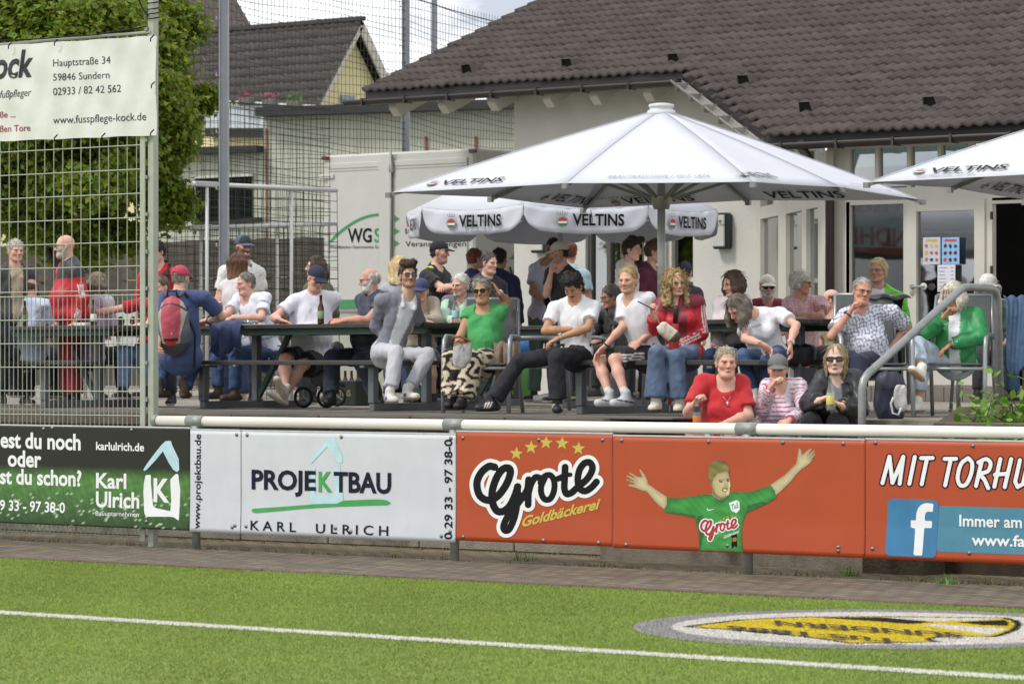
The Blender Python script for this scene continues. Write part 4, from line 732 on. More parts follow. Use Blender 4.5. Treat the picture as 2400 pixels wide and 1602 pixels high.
# =================================================================== catering trailer
TY = 37.6; tx0, tx1 = G(757, TY).x, G(1112, TY).x; t_ = lambda px, py, e=.012: onY(px, py, TY - e); ztop, zbot = t_(930, 356).z, t_(930, 732).z
tr = thing('catering_trailer', 'cream box trailer with green arc logo parked behind the tables', 'trailer', (tx0, TY, TZ)); trm = M('trailer_cream', 'bdbdb8', .45, var=.05, vs=2, stain=('8a877a', 1.5, .66, .4)); trg = M('ink_tgreen', '3d8a55', .45)
MB().box(((tx0 + tx1) / 2, TY + 3.0, (ztop + zbot) / 2), (tx1 - tx0, 6.0, ztop - zbot), bevel=.03).build('body', trm, tr)
for a, b, dz in ((768, 890, 0), (922, 1096, 0)):
    p, q2 = t_(a, 372), t_(b, 718); o = MB().box(((p.x + q2.x) / 2, TY - .012, (ztop - .1 + zbot + .08) / 2), (q2.x - p.x, .024, ztop - zbot - .22), bevel=.008).build('door', trm, tr)
    MB().box(((p.x + q2.x) / 2, TY - .026, ztop - .2), (q2.x - p.x - .06, .006, .012)).box(((p.x + q2.x) / 2, TY - .026, ztop - .24), (q2.x - p.x - .06, .006, .008)).build('groove', M('groove_grey', '9c9a90', .5), o)
MB().box(((t_(892, 500).x + t_(920, 500).x) / 2, TY - .03, (ztop + zbot) / 2), (t_(920, 500).x - t_(892, 500).x, .06, ztop - zbot - .04), bevel=.01).build('door_frame', trm, tr)
xr = t_(919.5, 500).x + .02; MB().tube([(xr, TY - .07, zbot), (xr, TY - .07, ztop + .05)], .016, 8).box((xr, TY - .06, ztop - .22), (.06, .05, .16), bevel=.01).build('locking_bar', galv, tr, True)
p = t_(768, 414); MB().box((p.x, TY - .035, p.z), (.28, .03, .07), bevel=.01).build('hinge', trm, tr)
for px in (763.5, 1109): p = t_(px, 366 if px < 800 else 354); MB().box((p.x, TY - .02, ztop - .04), (.13, .04, .05), bevel=.006).build('marker_light', M('lamp_red', '5e1519', .3), tr)
MB().box(((tx0 + tx1) / 2, TY - .03, t_(930, 710).z), (tx1 - tx0 - .02, .004, .12)).build('stripe', trg, tr)
MB().box((tx1 + .006, TY + 3, (ztop + zbot) / 2), (.012, 5.9, .04)).build('side_trim', trm, tr)
for dx in (.5, 2.2): MB().lathe((tx0 + dx, TY + 1.2, TZ + .32), [(.32, -.1), (.34, -.06), (.34, .06), (.32, .1)], 20, (1, 0, 0)).build('wheel', M('tyre', '1c1c1c', .8), tr, True)
arc = [(776 + (890 - 776) * s, 565 - 62 * math.sin(s * math.pi / 2) ** .85) for s in np.linspace(0, 1, 14)]; mb = MB(); print_strokes(mb, [(arc, 6)], 0, lambda a, b: t_(a, b, .03), 1.5); mb.build('logo_arc', trg, tr)
mb = MB(); text_on(mb, "WG", t_(815, 567.5, .03), t_(871, 567, .03), t_(815, 536, .03), .02); text_on(mb, "Westfälischer Gastronomie Ser", t_(773, 582.5, .03), t_(891, 581.5, .03), t_(773, 575.5, .03)); 
T8 = lambda px, py: t_(px, py, .03)
text_on(mb, "Gastronomie", T8(950, 516), T8(1082, 515), T8(950, 507)); text_on(mb, "Logistik", T8(950, 547), T8(1032, 546.5), T8(950, 535)); text_on(mb, "Veranstaltungen", T8(950, 577.5), T8(1092, 577), T8(950, 565)); mb.build('lettering', ink, tr)
mb = MB(); text_on(mb, "S", t_(877, 567, .03), t_(892, 567, .03), t_(877, 536, .03), .02); [mb.poly([T8(924, y - 8), T8(924, y + 8), T8(936.5, y)]) for y in (512.5, 541.5, 570)]; mb.build('green_print', trg, tr)
Sx = lambda px, py: onP(px, py, (tx1 + .016, 0, 0), (1, 0, 0)); mb = MB(); text_on(mb, "WGS", Sx(1193, 655), Sx(1260, 653), Sx(1193, 626), .02); mb.build('side_lettering', ink, tr); MB().poly([Sx(1196, 607), Sx(1240, 606), Sx(1240, 560)]).build('side_logo', trg, tr)
# =================================================================== annex, houses
def orient(p0, yaw): return Vector(p0), Vector((math.cos(yaw), math.sin(yaw), 0)), Vector((-math.sin(yaw), math.cos(yaw), 0))
AP, AX, AN = orient(onY(620, 600, 47.0), math.radians(14)); aq = lambda px, py, e=0: onP(px, py, AP, AN) - AN * e
an = thing('annex_building', 'pale grey green flat roofed annex behind the ball nets', 'building', (AP.x, AP.y, TZ)); anm = M('annex_render', 'b3b5a6', .85, var=.06, vs=2, stretch=(1, 1, .15), stain=('7d7a68', .9, .6, .4))
zt1 = aq(620, 275).z; a0, a1 = aq(618, 600), aq(1500, 600); zt2 = aq(470, 362).z; b0 = aq(330, 600)
MB().prism([(a0.x, a0.y, TZ), (a1.x, a1.y, TZ), (a1.x, a1.y, zt1), (a0.x, a0.y, zt1)], AN * 8).build('wall', anm, an); MB().span(Vector((a0.x, a0.y, zt1 + .08)) - AN * .1, Vector((a1.x, a1.y, zt1 + .08)) - AN * .1, .5, .16).build('roof_edge', M('edge_black', '262628', .6), an)
MB().prism([(b0.x, b0.y, TZ), (a0.x - .01, a0.y, TZ), (a0.x - .01, a0.y, zt2), (b0.x, b0.y, zt2)], AN * 8).build('lower_wall', anm, an); MB().span(Vector((b0.x, b0.y, zt2 + .06)) - AN * .1, Vector((a0.x, a0.y, zt2 + .06)) - AN * .1, .4, .12).build('lower_roof_edge', M('edge_black', '262628', .6), an)
w0, w1 = aq(461, 414, .03), aq(592, 525, .03); wn = MB().prism([aq(461, 420, .03), aq(592, 414, .03), aq(592, 512, .03), aq(461, 523, .03)], AN * -.02).build('window', M('window_black', '0b0d0c', .6, var=.2, spec=.1), an); MB().span(aq(461, 526, .05), aq(615, 514, .05), .12, .06).build('sill', dark, wn); MB().span(aq(455, 416, .04), aq(596, 410, .04), .08, .05).build('lintel', frame_w, wn)
for px in (626, 1000, 1117): MB().prism([aq(px - 3, 300 + (px > 700) * 20, .02), aq(px + 3, 300 + (px > 700) * 20, .02), aq(px + 2, 560, .02), aq(px - 2, 560, .02)], AN * -.008).build('rust_stain', M('rust', '8a5a48', .9, var=.3), an)
sf = thing('screen_fence', 'dark brown windbreak mesh screen along the edge of the terrace behind the goals', 'fence', (G(450, 43).x, 43, TZ)); mb = MB()
for a, b in ((563, 652), (652, 738), (740, 905)):
    z0, z1_ = onY(500, b, 43.0).z, onY(500, a, 43.0).z; x0, x1_ = G(-40, 43).x, G(775, 43).x; n = 60
    for i in range(n):
        t = i / n; mb.add([(x0 + (x1_ - x0) * t, 43 + .03 * math.sin(i * 2.1), z0), (x0 + (x1_ - x0) * (t + 1 / n), 43 + .03 * math.sin((i + 1) * 2.1), z0), (x0 + (x1_ - x0) * (t + 1 / n), 43 + .03 * math.sin((i + 1) * 1.3), z1_ - .008 * math.sin(i)), (x0 + (x1_ - x0) * t, 43 + .03 * math.sin(i * 1.3), z1_ - .008 * math.sin(i))], [[0, 1, 2, 3]])
mb.build('mesh_panel', M('screen_brown', '4d4740', .9, var=.2, vs=3, stretch=(1, 1, 4), bump=.3, bs=10), sf, True)
for px in (190, 330, 470, 650, 770): p = G(px, 43.05); MB().tube([(p.x, p.y, TZ), (p.x, p.y, 3.0)], .035, 8).build('post', galv, sf, True)
# yellow gabled house
HYY = 76.0; hq = lambda px, py, Y=HYY: onY(px, py, Y)
ho = thing('gabled_house', 'yellow house with steep dark tiled roof and white gable boards', 'house', (hq(820, 600).x, HYY, TZ)); yw = M('house_yellow', 'd8cda0', .85, var=.05, vs=1); drk = M('house_tiles', 'ffffff', .7, attr=True, var=.2, vs=2)
rdg = onP(846, 50, (0, HYY, 0), (0, 1, 0)); eavz = hq(752, 218, HYY - 1.6).z; hw = 1.62; gx = rdg.x; zr = rdg.z; slope = (zr - eavz) / hw; lx = gx - 14.5
zb = TZ + 2
def gp(y, z): return (gx - .35, y, z)
MB().prism([gp(HYY - hw + .25, zb), gp(HYY + hw - .25, zb), gp(HYY + hw - .25, eavz + .05), gp(HYY, zr - .42), gp(HYY - hw + .25, eavz + .05)], (-14, 0, 0)).build('wall', yw, ho)
sl = math.hypot(hw + .35, (hw + .35) * slope)
def hp(side): return lambda x, s, h: np.stack([x, HYY + side * ((hw + .35) * (1 - s / sl)) + side * h * .7, zr - (hw + .35) * slope * (1 - s / sl) + h * .7 + .05], 1)
for side in (-1, 1):
    V, Q, C = tiles(lx, gx + .1, lambda x: np.zeros_like(x), sl - .2, .3, .34, .03, P=hp(side)); npmesh('roof', V, Q, drk, ho, True, C * .62)
    MB().span((gx + .02, HYY + side * (hw + .35), zr - (hw + .35) * slope - .16), (gx + .02, HYY, zr - .16), .06, .3 if side > 0 else .13).build('gable_board', M('board_white', 'bdb8ae', .6), ho)
MB().span((lx, HYY, zr + .08), (gx + .1, HYY, zr + .08), .22, .12).build('ridge', M('ridge_dark', '3a3538', .7), ho)
MB().tube([(lx, HYY - hw - .42, zr - (hw + .35) * slope - .02), (gx, HYY - hw - .42, zr - (hw + .35) * slope - .02)], .09, 8).build('gutter', gutm, ho, True)
GX = Vector((gx - .34, 0, 0)); gq = lambda px, py: onP(px, py, GX, (1, 0, 0)); p0, p1 = gq(797, 222), gq(830, 252); MB().prism([(gx - .33, p0.y, p1.z), (gx - .33, p1.y, p1.z), (gx - .33, p1.y, p0.z), (gx - .33, p0.y, p0.z)], (.03, 0, 0)).build('window', M('glass_block', '7c8890', .15, var=.35, vs=30), ho)
# balcony terrace left of the house
ba = thing('balcony', 'white panelled balcony with flower boxes below the dark tiled roof', 'balcony', (hq(630, 260, 66).x, 66, TZ)); bq = lambda px, py, Y=66: onY(px, py, Y)
MB().prism([bq(480, 238), bq(742, 250), bq(742, 300), bq(480, 300)], (0, .1, 0)).build('parapet', M('parapet_white', 'b6bec4', .5, var=.1, vs=2), ba); MB().prism([bq(480, 300), bq(640, 300), bq(640, 322), bq(480, 320)], (0, 2.5, 0)).build('slab', M('slab_dark', '2a2828', .8), ba)
MB().prism([bq(440, 322, 66.3), bq(640, 322, 66.3), bq(640, 352, 66.3), bq(440, 352, 66.3)], (0, 2.5, 0)).build('lower_wall', yw, ba); MB().prism([bq(440, 352, 66.2), bq(640, 352, 66.2), bq(640, 440, 66.2), bq(440, 440, 66.2)], (0, 3, 0)).build('wall', anm, ba)
MB().tube([bq(480, 236, 65.9), bq(742, 250, 65.9)], .04, 8).build('handrail', frame_w, ba, True)
for px, py in ((578, 238), (633, 242), (690, 247)):
    p = bq(px, py, 65.8); o = MB().box(p, (.42, .2, .2), bevel=.02).build('flower_box', M('box_grey', '5d5a58', .7), ba); mb = MB(); mb.cc = None
    for i in range(40): c = p + Vector((random.uniform(-.22, .22), random.uniform(-.1, .1), random.uniform(.1, .26))); d = Vector((random.gauss(0, 1), random.gauss(0, 1), random.gauss(0, 1))).normalized() * .05; e = d.orthogonal().normalized() * .03; mb.add([c - d, c + e, c + d, c - e], [[0, 1, 2, 3]])
    mb.build('flowers', M('flowers' + str(px), random.choice(['8a4a5a', '5d7a3a', '9a5a4a']), .7, var=.5, vs=20), o)
# big brown roof at upper left
h2 = thing('brown_roof_house', 'house with large greyish brown tiled roof and skylight at the upper left', 'house', (hq(470, 600, 82).x, 82, TZ)); rq = lambda px, py, Y: onY(px, py, Y)
P1, P2, P3, P4 = rq(250, 62, 78), rq(592, 66, 78), rq(520, -60, 86), rq(180, -60, 86)
ex = (P2 - P1).normalized(); sv = (P4 - P1); svl = sv.length; sv = (P3 - P2).normalized(); L2 = (P2 - P1).length; nrm = ex.cross(sv).normalized(); nrm = nrm if nrm.z > 0 else -nrm; eA = np.array(P1); 
def r2p(x, s, h): return np.array(P1)[None] + x[:, None] * np.array(ex) + (s * np.ones_like(x))[:, None] * np.array(sv) + (h * np.ones_like(x))[:, None] * np.array(nrm)
V, Q, C = tiles(0, L2, lambda x: np.zeros_like(x), svl, .3, .34, .03, P=r2p); npmesh('roof', V, Q, drk, h2, True, C * np.array([1.15, 1.1, 1.12]))
MB().span(P1 + Vector((0, 0, -.1)), P2 + Vector((0, 0, -.1)), .15, .2).build('eave', dark, h2)
P5, P6, P7_, P8_ = rq(385, 132, 77), rq(572, 136, 77), rq(520, 86, 79.5), rq(385, 62, 80)
ex2 = (P6 - P5); L3 = ex2.length; ex2.normalize(); sv2 = (P8_ - P5); s3 = sv2.length; sv2.normalize(); n2 = ex2.cross(sv2).normalized(); n2 = n2 if n2.z > 0 else -n2
def r3p(x, s, h): return np.array(P5)[None] + x[:, None] * np.array(ex2) + (s * np.ones_like(x))[:, None] * np.array(sv2) + (h * np.ones_like(x))[:, None] * np.array(n2)
V, Q, C = tiles(0, L3, lambda x: np.maximum(0, (x - L3 * .45) * 0), s3, .3, .34, .03, P=r3p); npmesh('lower_roof', V, Q, drk, h2, True, C * .95)
MB().tube([P5 + Vector((0, -.1, -.05)), P6 + Vector((0, -.1, -.05))], .08, 8).build('gutter', zinc, h2, True)
MB().prism([rq(300, 134, 77.8), rq(560, 134, 77.8), rq(560, 520, 77.8), rq(300, 520, 77.8)], (0, 8, 0)).build('wall', yw, h2); MB().prism([rq(250, 66, 79.6), rq(590, 70, 79.6), rq(590, 300, 79.6), rq(250, 300, 79.6)], (0, 6, 0)).build('upper_wall', yw, h2)
wv = MB().prism([rq(448, 163, 77.75), rq(480, 163, 77.75), rq(480, 235, 77.75), rq(448, 235, 77.75)], (0, -.05, 0)).build('window', frame_w, h2); MB().prism([rq(452, 178, 77.69), rq(470, 178, 77.69), rq(470, 232, 77.69), rq(452, 232, 77.69)], (0, -.03, 0)).build('pane', M('pane_grey', '75726c', .2), wv)
sk = MB()
for e, sp in ((0, .5), ): c = r2p(np.array([L2 * .12]), np.array([1.0]), np.array([.08]))[0]; sk.box(Vector(c), (1.3, .75, .06), (ex, sv, nrm))
sk.build('skylight', M('skylight_glass', 'dfe6ea', .05, metal=.6), h2)
# =================================================================== tree
def tree(label, c, zc, rx, rz_, n, seed, trunk_r=.11):
    rg = np.random.default_rng(seed); t = thing('maple_tree', label, 'tree', (c.x, c.y, TZ)); tip = Vector((c.x, c.y, zc + rz_ * .3)); base = Vector((c.x, c.y, TZ))
    mb = MB().tube([base, base + (tip - base) * .3 + Vector((.03, 0, 0)), base + (tip - base) * .6, tip], [trunk_r * 1.2, trunk_r, trunk_r * .8, trunk_r * .3], 10)
    cl = []; m = 240
    for i in range(m):
        d = rg.normal(size=3); d /= np.linalg.norm(d); rr = rg.uniform(.35, 1) ** .5; p = np.array([c.x, c.y, zc]) + d * np.array([rx, rx, rz_]) * rr * rg.uniform(.74, 1.12) * (1 + .10 * math.sin(d[0] * 5 + seed) * math.sin(d[2] * 6 + d[1] * 4)); cl.append((p, rg.uniform(.15, .36)))
        if i < 26: a = base + (tip - base) * rg.uniform(.35, .95); mb.tube([a, (a + Vector(p)) / 2 + Vector((0, 0, .1)), Vector(p)], [.035, .022, .008], 6)
    mb.build('trunk', M('bark', '4d4238', .95, var=.3, vs=8, bump=.8, bs=30), t, True)
    per = n // m; P = np.concatenate([p + rg.normal(size=(per, 3)) * s * .48 for p, s in cl]); k = len(P); nrm = rg.normal(size=(k, 3)) * .6 + (P - np.array([c.x, c.y, zc])) / rx * .7 + np.array([0, 0, .55]); nrm /= np.linalg.norm(nrm, axis=1)[:, None]
    u = np.cross(nrm, rg.normal(size=(k, 3))); u /= np.linalg.norm(u, axis=1)[:, None]; w = np.cross(nrm, u); sz = rg.uniform(.026, .054, k)[:, None]
    lobes = [(0, -1), (1, -.1), (.42, .15), (0, 1.15), (-.42, .15), (-1, -.1)]
    V = np.stack([P + u * sz * a + w * sz * b - nrm * sz * .25 * abs(a) for a, b in lobes], 1).reshape(-1, 3); base_c = np.array(lin('74882a')); br = rg.uniform(.6, 1.35, k); C = base_c[None] * br[:, None]; C[:, 0] *= rg.uniform(.8, 1.3, k); C = np.repeat(C, 6, 0)
    return npmesh('crown', V, np.arange(k * 6).reshape(-1, 6), M('leaves', 'ffffff', .55, attr=True, var=.1, trans=.35, spec=.35), t, False, C)
tree('dense green maple tree growing behind the mesh fence and the cloth banner', U(140, 850, 41.5), U(150, 235, 41.5).z, 1.82, 1.92, 250000, 3)
# =================================================================== poles, nets, goals
def hpole(label, px, D, ztop, w):
    p = U(px, 850, D); o = thing('net_pole', label, 'pole', (p.x, p.y, TZ), 'galvanised ball net poles'); ax = (VR, VD, UP); mb = MB()
    mb.box((p.x, p.y, (TZ + ztop) / 2), (w * .9, .012, ztop - TZ), ax)
    for s in (-1, 1): mb.box(Vector((p.x, p.y, (TZ + ztop) / 2)) + VR * s * w / 2, (.012, w, ztop - TZ), ax)
    mb.build('beam', M('pole_zinc', '9699a0', .5, metal=.4, var=.1, vs=5), o); hk = MB(); z = 2.2
    while z < ztop: hk.tube([Vector((p.x, p.y, z)) - VR * w / 2 - VD * .06, Vector((p.x, p.y, z)) - VR * (w / 2 + .03) - VD * .08, Vector((p.x, p.y, z + .03)) - VR * (w / 2 + .03) - VD * .06], .008, 5); z += .62
    hk.build('hooks', galv, o); return Vector((p.x, p.y, 0))
p1 = hpole('thick galvanised net pole standing beside the maple tree', 525, 37.5, 9.5, .095); p2 = hpole('middle galvanised net pole in front of the sky behind the trailer', 951, 54, 9.5, .115); p3 = hpole('slimmest galvanised net pole just right of the middle pole', 1018, 66, 10.5, .105)
def net(label, a, b, z0, z1_, cell, r=.0045, sag=.0, seed=1):
    rg = random.Random(seed); o = thing('ball_net', label, 'net', ((a.x + b.x) / 2, (a.y + b.y) / 2, z0)); L_ = (b - a).length; n = int(L_ / cell); m = int((z1_ - z0) / cell); d = (b - a) / L_; nn_ = d.cross(UP); mb = MB(); K = 7
    off = lambda i, t: d * (.03 * math.sin(t * 5 + i * .35) * (1 - abs(2 * t - 1)) + .012 * math.sin(i * 1.7 + t * 9))
    for i in range(n + 1): mb.tube([a + d * min(i * cell, L_) + UP * (z0 + (z1_ - z0) * t) + off(i, t) * 1 for t in np.linspace(0, 1, K)], r, 3, False)
    for j in range(m + 1):
        z = z0 + j * cell; mb.tube([a + d * L_ * t + UP * (z - sag * math.sin(math.pi * t) - .03 * math.sin(t * 9 + j)) for t in np.linspace(0, 1, 13)], r, 3, False)
    mb.tube([a + d * L_ * t + UP * (z1_ - sag * math.sin(math.pi * t)) for t in np.linspace(0, 1, 9)], .01, 5)
    mb.build('mesh', M('net_green', '2e3a30', .8), o)
PQ = U(470, 850, 49); PQ = Vector((PQ.x, PQ.y, 0)); net('green ball net stretched across the sky left of the middle pole', PQ, p2, 2.6, 8.2, .115, seed=2)
pr = U(1330, 850, 60); net('green ball net falling away from the middle pole towards the tiled roof', p2, Vector((pr.x, pr.y, 0)), 2.6, 7.35, .115, sag=.1, seed=3)
p0_ = U(330, 850, 44.5); net('green ball net hanging low between the tree and the trailer', Vector((p0_.x, p0_.y, 0)), (lambda v: Vector((v.x, v.y, 0)))(U(775, 850, 46.5)), 1.2, 5.0, .11, seed=4)
wg = M('goal_white', 'bdbeba', .4, metal=.1, var=.04)
def goal(label, pxa, pya, pxb, pyb, D0, D1, posts, seed):
    a, b = U(pxa, pya, D0), U(pxb, pyb, D1); o = thing('football_goal', label, 'goal', ((a.x + b.x) / 2, (a.y + b.y) / 2, TZ), 'portable football goals parked by the nets'); MB().tube([a, b], .027, 10).build('crossbar', wg, o, True)
    for px, D in posts: p = U(px, 850, D); zt_ = a.z + (b.z - a.z) * ((p - a).dot(b - a) - (p - a).z * (b - a).z) / (b - a).length_squared; MB().tube([(p.x, p.y, TZ), (p.x, p.y, zt_)], .021, 10).build('post', wg, o, True); MB().box((p.x, p.y, zt_), (.3, .07, .065), ((b - a).normalized(), VD, UP), bevel=.01).build('corner_joint', M('joint_alu', 'a5a6a4', .4, metal=.5), o)
    d = (b - a); n = int(d.length / .11); mb = MB()
    for i in range(n + 1): p = a + d * i / n; mb.tube([p, p + VD * .3 + UP * (TZ - p.z) * .5, p + VD * .9 + UP * (TZ - p.z)], .0045, 3, False)
    for j in range(20): t = j / 19; h = (TZ - a.z) * t; mb.tube([a + VD * .9 * t * t + UP * h, (a + b) / 2 + VD * .9 * t * t + UP * (h * 1.0), b + VD * .9 * t * t + UP * (TZ - b.z) * t], .0045, 3, False)
    mb.build('net', M('net_green', '2e3a30', .8), o)
goal('nearer white portable goal with its crossbar level across the window', 450, 430, 790, 446, 40, 41, ((485, 40.1), (683, 40.7)), 1)
goal('farther white portable goal with its crossbar below the window', 350, 537, 790, 524, 42.2, 42.6, ((471, 42.3), (650, 42.5), (200, 42.1)), 2)
# =================================================================== plants by the steps and weeds
def leafy(name, label, cat, stems, n, size, colh, seed, kind=None):
    rg = random.Random(seed); c = stems[0][0]; o = thing(name, label, cat, (c.x, c.y, c.z)); mb = MB(); lf = MB(); lf.cc = (0, 0, 0)
    for a, b in stems:
        mid = (a + b) / 2 + Vector((rg.gauss(0, .04), rg.gauss(0, .04), .05)); mb.tube([a, mid, b], [.008, .006, .003], 5)
        for i in range(n):
            t = rg.uniform(.2, 1.05); p = a + (mid - a) * 2 * t if t < .5 else mid + (b - mid) * (2 * t - 1); p = p + Vector((rg.gauss(0, .06), rg.gauss(0, .06), rg.gauss(0, .04))); d = Vector((rg.gauss(0, 1), rg.gauss(0, 1), rg.gauss(.1, .5))).normalized(); w = d.cross(Vector((rg.gauss(0, .4), rg.gauss(0, .4), 1))).normalized(); s = size * rg.uniform(.6, 1.3); k = rg.uniform(.6, 1.3); lf.cc = tuple(min(1, x * k) for x in lin(colh))
            lf.add([p, p + d * s * .35 + w * s * .3, p + d * s * .75 + w * s * .28, p + d * s * 1.1, p + d * s * .75 - w * s * .28, p + d * s * .35 - w * s * .3], [[0, 1, 2, 3], [0, 3, 4, 5]])
    mb.build('stems', M('stem', '5a3a30', .8), o); return lf.build('foliage', M('leaves2', 'ffffff', .5, attr=True, var=.1, trans=.3), o)
rg = random.Random(5); st = []
for i in range(16):
    a = G(rg.uniform(2250, 2460), 22.0 + rg.uniform(0, .5), .75); b = onY(rg.uniform(2265, 2460), rg.uniform(870, 985), a.y); st.append((a, b))
for i in range(6): a = G(rg.uniform(2240, 2400), 21.5, .7); st.append((a, onY(rg.uniform(2225, 2400), rg.uniform(1000, 1030), 21.3)))
leafy('garden_shrub', 'bright green leafy shrub growing beside the stair cheek at the picture edge', 'shrub', st, 26, .075, '6f9a33', 2)
structure(MB().box((-10.6, 22.6, .35), (4.6, 1.9, .75)).build('flower_bed', M('soil', '3d3428', 1, var=.3, bump=.5), loc=(0, 0, 0)))
wd_ = MB(); wd_.cc = (0, 0, 0); rg = random.Random(9)
def tuft(x, y, n, h, col):
    for i in range(n):
        a = rg.uniform(0, 6.28); p = Vector((x + rg.gauss(0, .04), y + rg.gauss(0, .02), 0)); d = Vector((math.cos(a), math.sin(a), 0)); k = rg.uniform(.6, 1.3); wd_.cc = tuple(v * k for v in lin(col)); q_ = p + d * h * rg.uniform(.1, .7) + UP * h * rg.uniform(.3, 1); s = d.cross(UP) * .004; wd_.add([p - s, p + s, q_], [[0, 1, 2]])
for i in range(900):
    px = rg.uniform(0, 2400) ** 1.0; y = 20.7 + rg.gauss(0, .05) if rg.random() < .62 else 21.85 + rg.gauss(0, .04); m = .5 + .5 * math.sin(px * .021) * math.sin(px * .0067 + 1)
    if rg.random() < m * .9: p = G(px, y); tuft(p.x, p.y, rg.randint(3, 9), rg.uniform(.015, .05) * (2 if rg.random() < .06 else 1), rg.choice(['6d6a35', '6b5236', '7a6a48', '5d6e30', '54482f']))
for px, py in ((1238, 1310), (1985, 1345), (2210, 1365)): p = onZ(px, py + 4, 0); [tuft(p.x + rg.gauss(0, .05), p.y, 9, .1, '5f8a38') for _ in range(5)]
w_ = wd_.build('weeds', M('weed_blades', 'ffffff', .8, attr=True), loc=(0, 0, 0)); w_['kind'] = 'stuff'
# steel handrail at the steps
hr = thing('stair_handrail', 'galvanised tubular handrail sloping up beside the steps', 'handrail', (-13.2, 21.5, .3)); hs = M('handrail_zinc', '8b8e8d', .45, metal=.5, var=.15, vs=9, bump=.1, bs=30)
q1, q1b, q2, q3, q4 = onY(2018, 1100, 21.1), onY(2021, 888, 21.1), onY(2258, 672, 22.4), onY(2338, 676, 22.9), onY(2347, 1020, 22.95)
bendc = lambda a, b, c, r: [a + (b - a) * (1 - r / (b - a).length) if False else b + (a - b).normalized() * r, b + ((a - b).normalized() + (c - b).normalized()) * r * .28, b + (c - b).normalized() * r]
pts = [Vector((q1.x, q1.y, .3))] + bendc(q1, q1b, q2, .07) + bendc(q1b, q2, q3, .06) + bendc(q2, q3, q4, .09) + [Vector((q4.x, q4.y, .8))]
MB().tube(pts, .03, 14).build('tube', hs, hr, True); MB().lathe(pts[0] + Vector((0, 0, .0)), [(.06, 0), (.06, .012)], 12).build('foot_plate', hs, hr)
